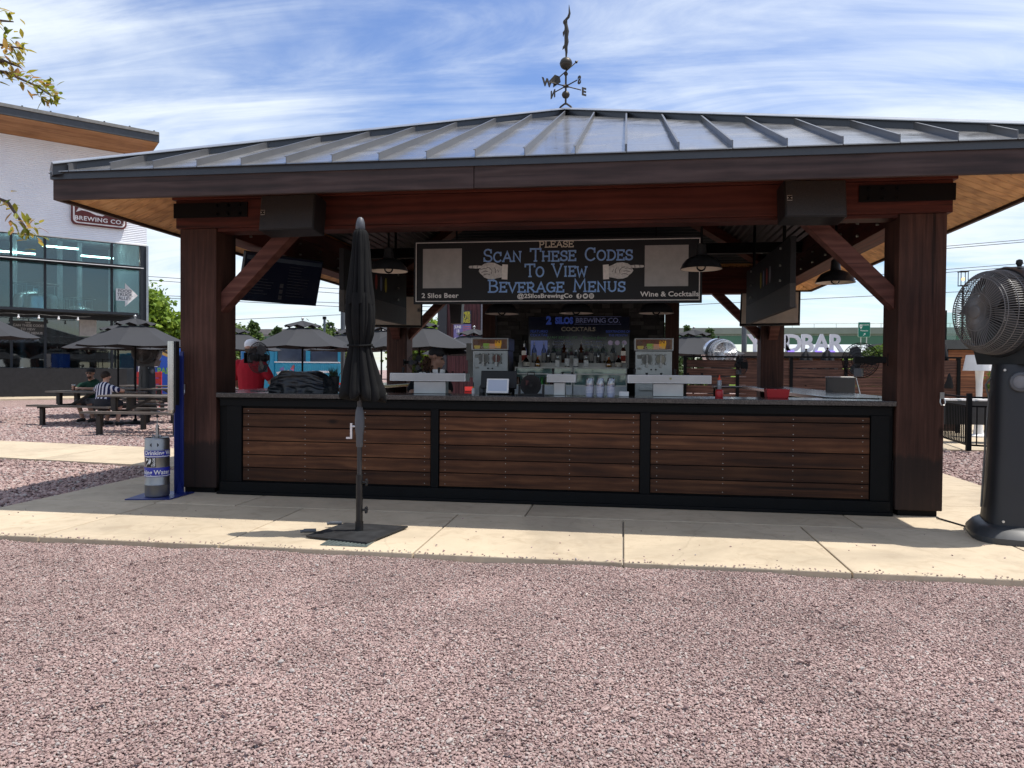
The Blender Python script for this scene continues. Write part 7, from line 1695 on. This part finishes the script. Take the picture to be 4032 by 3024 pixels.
for i, (c, p) in enumerate((((.30,.04,.10),[(.45,0.74),(.75,0.81),(.7,1.08),(.5,1.05)]), ((.05,.28,.30),[(.4,0.47),(1.15,0.47),(1.1,0.71),(.6,0.77)]), ((.45,.36,.06),[(.42,0.98),(.72,0.98),(.72,1.22),(.42,1.22)]), ((.22,.05,.16),[(.8,0.77),(1.2,0.81),(1.15,1.15),(.85,1.05)]), ((.28,.34,.36),[(.40,1.28),(.70,1.28),(.7,1.90),(.4,1.90)]), ((.55,.58,.6),[(.8,1.42),(1.0,1.42),(1.0,1.52),(.8,1.52)]), ((.55,.58,.6),[(.8,1.66),(1.0,1.66),(1.0,1.76),(.8,1.76)]), ((.42,.10,.22),[(1.05,1.49),(1.2,1.49),(1.2,1.90),(1.05,1.90)]))): mb_('patch_%d' % i, c, p, .003-.005*(i % 3))
# blue menu panel with a burger, red crate stack, post
bp = thing('burger_panel', 'bright blue painted panel with a burger drawing and green letters', 'panel', (-16.0,24.6,0), R(8))
m = MB(); m.box(-.42,.55,0,.4,.3,2.12); m.build('panel', plain('panel_blue', (.02,.10,.48), .5, 0, .4, .18, 3), bp, world=False)
bun = plain('bun', (.60,.36,.09), .6); M = Matrix.Translation((.12,-.004,1.86)) @ Matrix.Rotation(R(22), 4, 'Y')
m = MB(); m.prism([(.34*math.cos(R(a)), .04+.17*math.sin(R(a))) for a in range(0,181,15)], -.006, 0, M); m.prism([(-.34,-.04),(-.28,-.14),(.28,-.14),(.34,-.04)], -.006, 0, M); bg_ = m.build('burger', bun, bp, world=False)
m = MB(); m.prism([(-.35,-.035),(.35,-.035),(.35,.033),(-.35,.033)], -.009, -.0065, M); m.build('filling', plain('filling', (.05,.03,.015), .6), bg_, world=False)
text_mb('PAPI', .30, face_front(.02,-.008,1.12), 'CENTER', 0, .008, .9).build('lettering', plain('lime_letter', (.18,.42,.06), .5), bp, world=False)
m = MB(); m.box(-.42,-.22,-.10,-.01,1.36,1.58); m.build('meter_box', white_paint, bp, world=False)
rd = thing('red_bench', 'stack of red slatted boards in front of the blue burger panel', 'bench', (-15.9,23.6,0), R(8))
redp = plain('red_paint', (.50,.025,.02), .5, 0, .4, .12, 4)
for i in range(5): m = MB(); m.box(-.42,.42,0,.05,.15+i*.21,.34+i*.21); m.build('slat', redp, rd, world=False, bev=.006)
m = MB(); m.box(-.38,-.30,.06,.12,0,1.2); m.box(.30,.38,.06,.12,0,1.2); m.build('uprights', redp, rd, world=False)
fl = thing('feather_banner', 'white and black vertical banner beside the brewery corner', 'banner', (-17.0,24.8,0), R(8))
m = MB(); m.box(-.25,.12,0,.02,1.15,2.1); m.build('cloth', white_paint, fl, world=False); m = MB(); m.box(-.25,-.12,-.004,-.001,1.15,2.1); m.build('dark_strip', plain('banner_navy', (.02,.02,.08), .7), fl, world=False); m = MB(); m.cyl((-.26,.01,0),(-.26,.01,2.2),.02,n=8); m.build('pole', black_steel, fl, world=False)
text_mb('BREWERS', .11, Matrix.Translation((-.155,-.006,1.62)) @ Matrix.Rotation(-PI/2, 4, 'Y'), 'CENTER', 0, .002).build('lettering', white_paint, fl, world=False)
text_mb('DE', .12, face_front(.0,-.006,1.95), 'CENTER', 0, .002).build('lettering', ink, fl, world=False)
# wall lamp-like red chairs
def red_chair(x, y, rz, label):
    t = thing('red_chair', label, 'chair', (x,y,0), R(rz), 'red wooden lounge chairs')
    for i in range(5): m = MB(); m.box(-.28,.28,.0,.02,0,.10,Matrix.Translation((0,.25,.38+i*.115)) @ Matrix.Rotation(R(-14), 4, 'X')); m.build('back_slat', redp, t, world=False)
    for i in range(4): m = MB(); m.box(-.28,.28,-.3+i*.13,-.19+i*.13,.36,.38); m.build('seat_slat', redp, t, world=False)
    for s_ in (-1, 1): m = MB(); m.box(s_*.34-.05,s_*.34+.05,-.38,.32,.58,.61); m.build('arm', redp, t, world=False); m = MB(); m.box(s_*.34-.03,s_*.34+.03,-.34,-.26,0,.579); m.build('leg', redp, t, world=False); m = MB(); m.box(s_*.34-.03,s_*.34+.03,.22,.30,0,.579); m.build('leg', redp, t, world=False)
red_chair(-8.1, 20.6, 20, 'red wooden chair just left of the closed parasol'); red_chair(-7.4, 20.9, -70, 'red wooden chair turned sideways beside the closed parasol')
red_chair(-3.35, 17.5, 30, 'red wooden chair behind the wide left tap tower'); red_chair(-2.5, 17.9, 5, 'red wooden chair behind the left frozen drink machine')
# picket fence and light poles
pf = thing('picket_fence', 'weathered picket fence below the hedge-like shrub', 'fence', (-11.6,30.0,0))
grey_w = plain('weathered', (.24,.21,.18), .9, 0, .2, .2)
for i in range(18): m = MB(); x = -.9+i*.14; m.prism([(x,.0),(x+.09,0),(x+.09,1.30),(x+.045,1.40),(x,1.30)], 0, .02); m.build('picket', grey_w, pf, world=False)
m = MB(); m.box(-.95,1.7,.021,.05,.35,.42); m.box(-.95,1.7,.021,.05,1.0,1.07); m.build('rails', grey_w, pf, world=False)
def lpole(x, y, h, r, label, name='light_pole'):
    t = thing(name, label, 'pole', (x,y,0), 0); m = MB(); m.cyl((0,0,0),(0,0,h),r,n=12); m.build('shaft', plain('pole_grey', (.10,.11,.12), .5, .4), t, world=False, smooth=True); m = MB(); m.cyl((0,0,0),(0,0,.12),r*2,n=12); m.build('foot', black_steel, t, world=False); m = MB(); m.box(-r*1.2,r*1.2,-r*1.2,r*1.2,h,h+.12); m.build('cap', black_steel, t, world=False)
lpole(-9.2, 24.0, 6.5, .075, 'tall grey steel pole rising behind the closed parasol'); lpole(4.53, 30, 5.6, .10, 'tall dark steel pole left of the letters on the right'); lpole(-12.3, 30, 3.38, .05, 'thin dark pole holding the string lights beyond the umbrellas'); lpole(-10.6, 34, 3.6, .05, 'far thin dark pole with string lights above the central umbrella')
fl2 = thing('string_lights', 'sagging string of bulbs between two poles beyond the central umbrella', 'string lights', (-11.4,32,3.2))
A = Vector((-12.3,30,3.3)); B_ = Vector((-10.6,34,3.5)); m = MB(); pts = []
for i in range(25): f = i/24; p = A.lerp(B_, f); p.z -= .55*4*f*(1-f); pts.append(p)
m.tube(pts, .012, 4); m.build('wire', black_plastic, fl2)
for i in range(2,24,2): m = MB(); m.sphere(tuple(pts[i]-Vector((0,0,.06))), .04, 8); m.build('bulb', white_plastic, fl2, smooth=True)

# ================================================================== STAGE BUILDING behind the bartender
sb = thing('stage_building', 'maroon board-sided stage building with grey metal panel and posters', 'building', (-5.0,28.0,0))
mar = wood('maroon_siding', (.035,.012,.014), (.07,.022,.024), (.10,.036,.036), 'Z', .6, .3, .6, rnd=.1)
m = MB(); m.box(-2.0,2.0,.03,5,0,5.2); m.build('core', plain('stage_core', (.02,.02,.022), .8), sb, world=False)
for i in range(8): m = MB(); m.box(-1.62+i*.16,-1.62+i*.16+.152,0,.029,0,5.0); m.build('board', mar, sb, world=False)
m = MB(); m.box(-1.98,-1.63,-.05,.029,0,5.0); m.build('pilaster', plain('pilaster', (.03,.032,.036), .6), sb, world=False)
for i in range(24): m = MB(); m.box(-.33,.33,.005,.028,1.2+i*.13,1.325+i*.13); m.build('metal_slat', plain('slat_grey', (.17,.17,.19), .5, .2), sb, world=False)
for i in range(6): m = MB(); m.box(.34+i*.16,.34+i*.16+.152,-.02,.029,0,5.0); m.build('board', mar, sb, world=False)
ps = thing('poster', 'dark concert series poster with yellow letters on the maroon wall', 'poster', (-5.85,27.96,2.5)); m = MB(); m.box(-.60,.16,0,.02,.58,1.06); m.build('sheet', plain('poster_dark', (.03,.03,.05), .6), ps, world=False)
for i, w_ in enumerate(('SUMMER','TRIBUTE','SERIES')): text_mb(w_, .17, face_front(.12,-.004,.90-.145*i), 'RIGHT', 0, .006, .85).build('lettering', plain('poster_yellow', (.55,.50,.03), .6), ps, world=False)
p2 = thing('poster', 'purple concert poster with dates below the yellow-lettered one', 'poster', (-6.02,27.95,2.0)); m = MB(); m.box(-.34,.33,0,.02,.35,1.05); m.build('sheet', plain('poster_purple', (.18,.16,.34), .6, 0, .3, .3, 6), p2, world=False)
for w_, x, z, s_ in (('JUNE',-.18,.90,.14),('18',-.18,.74,.16),('QUEEN',-.10,.42,.17)): text_mb(w_, s_, face_front(x,-.004,z), 'CENTER', 0, .004, .8).build('lettering', white_paint, p2, world=False)
m = MB()
for i in range(5): m.box(.02,.31,-.003,-.001,.62+i*.08,.655+i*.08)
m.build('stripes', plain('poster_red', (.40,.12,.16), .6), p2, world=False)
hsx = thing('hanging_speaker', 'grey hanging loudspeaker box under the rear eave behind the sign', 'loudspeaker', (-3.34,14.95,2.25)); m = MB(); m.prism([(-.10,.0),(.11,.0),(.13,.45),(-.13,.45)], -.12, .12); m.build('cabinet', grey_plastic, hsx, world=False, bev=.01); m = MB(); m.cyl((0,0,.45),(0,0,.75),.015,n=8); m.build('rod', black_steel, hsx, world=False)

# ================================================================== RIGHT REAR: FENCE, LETTERS, BRIDGE
fs_w = wood('fence_slats', (.045,.020,.014), (.10,.046,.032), (.17,.085,.06), 'X', .6, .3, .9, rnd=.3)
fn = thing('slatted_fence', 'dark horizontal slatted fence with steel posts behind the right side of the bar', 'fence', (4.0,18.0,0))
xs_ = [-2.6,-1.42,-.24,.94,2.12,3.30]
slm = {}
for i, (x0, x1) in enumerate(zip(xs_, xs_[1:])):
    for j in range(8):
        gap = .022 if i < 3 else .008; z0 = .06+j*.196; m = MB(); m.box(x0+.03, x1-.03, .0, .022, z0, z0+.196-gap); m.build('slat', fs_w, fn, world=False)
for x in xs_: m = MB(); m.box(x-.035, x+.035, -.03, .05, 0, 1.66); m.build('post', black_steel, fn, world=False)
m = MB(); m.box(-2.65,3.35,-.05,.07,1.661,1.70); m.build('top_rail', black_steel, fn, world=False)
ys_ = thing('bar_letters', 'large white YARD BAR letters standing on the low bar roof', 'letters', (5.45,26.0,2.02))
let_t = NT('letter_white'); v_ = let_t.co(); sp_ = let_t.n('ShaderNodeSeparateXYZ'); let_t.l(v_, sp_.inputs[0]); let_t.set((.72,.72,.76), .5); let_m = let_t.m
glow = emis('purple_led', (.35,.22,.95), .9)
wds = [('Y',3.98),('A',4.50),('R',5.0),('D',5.38),('B',5.92),('A',6.40),('R',6.88)]
xs2 = [-1.28,-.84,-.36,.10,.60,1.06,1.52]
for (ch, _), x in zip(wds, (-1.18,-.74,-.28,.17-.26+.12,.46,.92,1.36)):
    text_mb(ch, .80, face_front(x-.0,0,.0), 'CENTER', .05, .022, .92).build('letter', let_m, ys_, world=False)
for x in (-.05,.82,1.22): m = MB(); m.box(x-.10,x+.10,-.10,-.06,-.02,.02); m.build('led_bar', glow, ys_, world=False)
lb = thing('yard_bar', 'low dark bar hut with flat roof under the white letters', 'hut', (5.6,26.6,0)); m = MB(); m.box(-1.5,1.6,0,2.4,0,1.80); m.build('walls', fs_w, lb, world=False); m = MB(); m.box(-1.7,1.75,-.75,2.6,1.81,2.0); m.build('roof', plain('hut_roof', (.10,.085,.07), .6), lb, world=False); m = MB(); m.box(1.76,1.86,-.74,-.6,1.80,2.02); m.build('box_lamp', white_paint, lb, world=False)
dk = thing('dark_table', 'dark high table in front of the slatted fence', 'table', (2.3,16.3,0)); m = MB(); m.box(-.45,.55,-.3,.3,1.0,1.03); m.build('top', black_satin, dk, world=False); m = MB()
for x in (-.4,.5):
    for y in (-.25,.25): m.box(x-.02,x+.02,y-.02,y+.02,0,.999)
m.build('legs', black_steel, dk, world=False)
ch = thing('bar_chair', 'black bar chair back with chrome edge outside the right counter', 'chair', (3.12,11.0,0)); m = MB(); m.box(-.36,.02,-.02,.02,.80,1.265); m.build('backrest', black_satin, ch, world=False, bev=.01); m = MB(); m.tube([(-.37,-.0,1.27),(.03,0,1.27),(.09,0,1.03),(.10,0,.02)], .010, 6); m.build('chrome_frame', zinc, ch, world=False); m = MB(); m.box(-.36,.02,-.4,-.02,.72,.76); m.build('seat', black_satin, ch, world=False); m = MB()
for x, y in ((-.34,-.38),(0,-.38),(-.34,0)): m.cyl((x,y,.02),(x,y,.72),.012,n=6)
m.build('legs', zinc, ch, world=False)
# hill and overpass
grass = plain('grass', (.11,.17,.025), .9, 0, .1, .35, .6)
b = MB(); N_ = 30; vs = []
prof = [(58,-.1),(63,1.4),(68,3.0),(74,3.7),(92,3.9),(130,3.9),(240,2.0)]
for i in range(N_+1):
    x = 6+i*4.2
    k = min(1, max(0, (x-9)/8))
    for (y, z) in prof: vs.append((x, y+3*math.sin(i*.7), z*k*(.80+.012*i)+.12*math.sin(i*1.9+y)))
np_ = len(prof); b.add(vs, [(i*np_+j, (i+1)*np_+j, (i+1)*np_+j+1, i*np_+j+1) for i in range(N_) for j in range(np_-1)]); structure(b.build('hill', grass, smooth=True))
br = thing('highway_overpass', 'concrete highway overpass with green steel girder crossing behind the bar', 'overpass', (30,95,0))
M = Matrix.Rotation(R(-2.0), 4, 'Z')
m = MB(); m.box(-130,90,0,.5,.0+5.35+.62,6.72,M); m.build('parapet', plain('parapet', (.27,.265,.25), .8, 0, .2, .1, .4), br, world=False)
m = MB(); m.box(-130,90,.15,10,5.75,5.968,M); m.build('deck', plain('deck', (.24,.235,.225), .85), br, world=False)
m = MB(); m.box(-130,90,.2,.5,4.72,5.748,M); m.build('girder', plain('girder_green', (.085,.17,.125), .6, 0, .4, .08, .3), br, world=False)
for x in (-70,-24,70): m = MB(); m.box(x-1,x+1,1,9,0,4.719,M); m.build('pier', conc_grey, br, world=False)
m = MB()
for i in range(40): m.cyl(M @ Vector((-10+i*2.5,.2,6.72)), M @ Vector((-10+i*2.5,.2,7.2)), .03, n=6)
m.cyl(M @ Vector((-10,.2,7.2)), M @ Vector((90,.2,7.2)), .04, n=6); m.build('handrail', zinc, br, world=False)
hw = thing('highway_sign', 'green highway exit sign mounted in front of the overpass', 'sign', (22.6,76.5,4.75)); gsn = plain('sign_green', (.0,.16,.115), .5, 0, .4, .05)
m = MB(); m.prism(rrect(-.55,.55,0,1.42,.08), 0, .06); m.build('panel', white_paint, hw, world=False); m = MB(); m.prism(rrect(-.53,.53,.02,1.40,.07), -.012, -.001); m.build('face', gsn, hw, world=False)
m = MB(); m.prism([(-.42,1.20),(-.18,1.20),(-.18,.95),(-.30,.76),(-.42,.95)], -.02, -.013); sh_ = m.build('shield', white_paint, hw, world=False); text_mb('28', .17, face_front(-.30,-.022,.98), 'CENTER', 0, .003).build('lettering', ink, sh_, world=False)
text_mb('NORTH', .17, face_front(.14,-.02,1.10), 'CENTER', 0, .003).build('lettering', white_paint, hw, world=False); text_mb('Manassas', .19, face_front(0,-.02,.56), 'CENTER', 0, .003).build('lettering', white_paint, hw, world=False)
m = MB(); m.bar((-.08,-.016,.14),(.06,-.016,.30),.05,.006,(0,1,0)); m.prism([(.12,.38),(-.04,.34),(.10,.20)], -.02, -.013); m.build('arrow', white_paint, hw, world=False)
m = MB(); m.box(-.3,-.22,.07,.15,-4.75,1.3); m.box(.22,.3,.07,.15,-4.75,1.3); m.build('posts', zinc, hw, world=False)

# ================================================================== RIGHT EDGE: RAILING, LAMP, LODGE
rail = thing('metal_railing', 'black metal picket railing along the patio beside the right post', 'railing', (5.85,14.0,0)); A = Vector((6.25,17.0,0)); C_ = Vector((5.80,13.86,0)); D_ = Vector((7.4,12.9,0))
def rrun(a, c, n_):
    m = MB()
    for z in (.93,.78,.12): m.bar(a+Vector((0,0,z)), c+Vector((0,0,z)), .03, .03)
    m.build('rail', black_steel, rail)
    for i in range(1, n_): p = a.lerp(c, i/n_); m = MB(); m.box(p.x-.008,p.x+.008,p.y-.008,p.y+.008,.135,.765); m.build('picket', black_steel, rail)
rrun(A, C_, 30); rrun(C_, D_, 16)
for p in (A, C_, D_): m = MB(); m.box(p.x-.035,p.x+.035,p.y-.035,p.y+.035,.02,1.0); m.build('post', black_steel, rail)
wl = thing('floor_lamp', 'oversized white outdoor floor lamp on the patio behind the misting fan', 'lamp', (7.30,17.0,.02)); m = MB(); m.lathe([(.30,1.375),(.245,1.70)], n=40, cap=False, mod=lambda a, j, z: 1+.02*math.cos(26*a)); m.build('shade', white_plastic, wl, world=False, smooth=True); m = MB(); m.lathe([(.20,0),(.20,.03),(.10,.06),(.07,.3),(.055,.7),(.065,1.15),(.085,1.40)], n=24); m.build('stem', white_plastic, wl, world=False, smooth=True)
lg = thing('wood_lodge', 'orange-brown plank-sided lodge with roof terrace behind the railing', 'building', (9.6,22.4,0)); sid = wood('lodge_siding', (.10,.035,.016), (.20,.075,.035), (.30,.13,.06), 'X', .55, .3, .6, rnd=.2)
for j in range(13): m = MB(); m.box(-1.6,3.5,0,.03,.1+j*.145,.1+j*.145+.138); m.build('siding_board', sid, lg, world=False)
m = MB(); m.box(-1.6,3.5,.031,4,0,2.0); m.build('core', plain('lodge_core', (.03,.02,.016), .8), lg, world=False); m = MB(); m.box(-1.7,3.6,-.25,4,2.001,2.25); m.build('roof_band', plain('roof_band', (.05,.055,.055), .5), lg, world=False)
m = MB(); m.box(-.92,-.80,-.04,-.001,.02,2.0); m.build('trim_post', black_steel, lg, world=False)
for x0 in (-1.6,-.55,.5,1.55): m = MB(); m.box(x0,x0+.97,-.1,-.085,2.26,3.0); m.build('glass_panel', glass('rail_glass', (.75,.86,.84), .02, .03), lg, world=False)
m = MB()
for x in (-.93,.20,1.3): m.box(x-.05,x+.05,-.12,-.02,2.251,3.06)
m.build('glass_posts', black_steel, lg, world=False)
ln = thing('lantern', 'clear glass lantern with a lit bulb above the lodge terrace', 'lantern', (9.12,22.3,3.74)); m = MB()
for x, y in ((-.09,-.09),(.09,-.09),(-.09,.09),(.09,.09)): m.box(x-.008,x+.008,y-.008,y+.008,0,.36)
m.box(-.11,.11,-.11,.11,.361,.385); m.box(-.10,.10,-.10,.10,-.02,-.001); m.cyl((0,0,-1.5),(0,0,-.021),.03,n=8); m.build('frame', black_steel, ln, world=False); m = MB(); m.sphere((0,0,.17), .04, 10, (1,1,1.3)); m.build('bulb', emis('warm_bulb', (1.0,.55,.2), 2.5), ln, world=False, smooth=True)
tb2 = thing('patio_table', 'black round wire table behind the railing', 'table', (6.55,13.55,.02)); m = MB(); m.lathe([(.001,.70),(.34,.70),(.34,.73),(.001,.73)], n=24, cap=False); m.build('top', black_satin, tb2, world=False); m = MB(); m.tube([(.25,0,.7),(.18,0,.4),(.28,0,.0)], .015, 6); m.tube([(-.2,.15,.7),(-.12,.1,.4),(-.22,.17,.0)], .015, 6); m.tube([(-.1,-.2,.7),(-.07,-.12,.4),(-.12,-.24,.0)], .015, 6); m.build('legs', black_steel, tb2, world=False)
wt = thing('picnic_bench', 'dark slatted bench with bright board edges behind the railing', 'bench', (6.9,15.6,.02)); 
for i in range(6): m = MB(); m.box(-.9+i*.3,-.68+i*.3,-.25,.25,.80,.83); m.build('board', white_paint if i < 4 else black_satin, wt, world=False)
m = MB(); m.box(-.9,.9,-.2,.2,.35,.798); m.build('base', black_satin, wt, world=False)

# ================================================================== POWER LINES
WR = [((23.42,60,10.70),(28.57,60,11.08),'upper right'),((23.42,60,10.53),(28.57,60,10.91),'second right'),((23.39,60,8.99),(28.6,60,9.36),'third right'),((23.39,60,8.77),(28.6,60,9.14),'fourth right'),((15.84,60,6.97),(24.2,60,7.34),'lowest right'),
      ((-40.58,60,9.16),(-23.64,60,8.87-.9),'uppermost left'),((-40.58,60,8.85),(-23.6,60,7.6),'second left'),((-40.58,60,7.57),(-23.6,60,6.8),'third left'),((-40.58,60,7.38),(-23.6,60,6.5),'fourth left'),((-40.58,60,4.44),(-23.6,60,4.0),'lowest left'),((-32.17,60,5.45),(-23.6,60,5.8),'rising left')]
for a, c, nm in WR:
    a = Vector(a); c = Vector(c); d = c-a; p0 = a-d*1.6; p1 = c+d*1.6 if nm != 'lowest right' else c+d*3
    if 'left' in nm: p1 = c+d*1.2; p0 = a-d*.8
    m = MB(); m.tube([p0.lerp(p1, i/12)-Vector((0,0,0)) for i in range(13)], .024, 5); m.v = [(x, y, z) for x, y, z in m.v]
    tag(m.build('power_line', plain('cable_grey', (.05,.055,.065), .7), base=tuple((a+c)/2)), nm+' overhead power line crossing the sky', 'power line', 'overhead power lines')
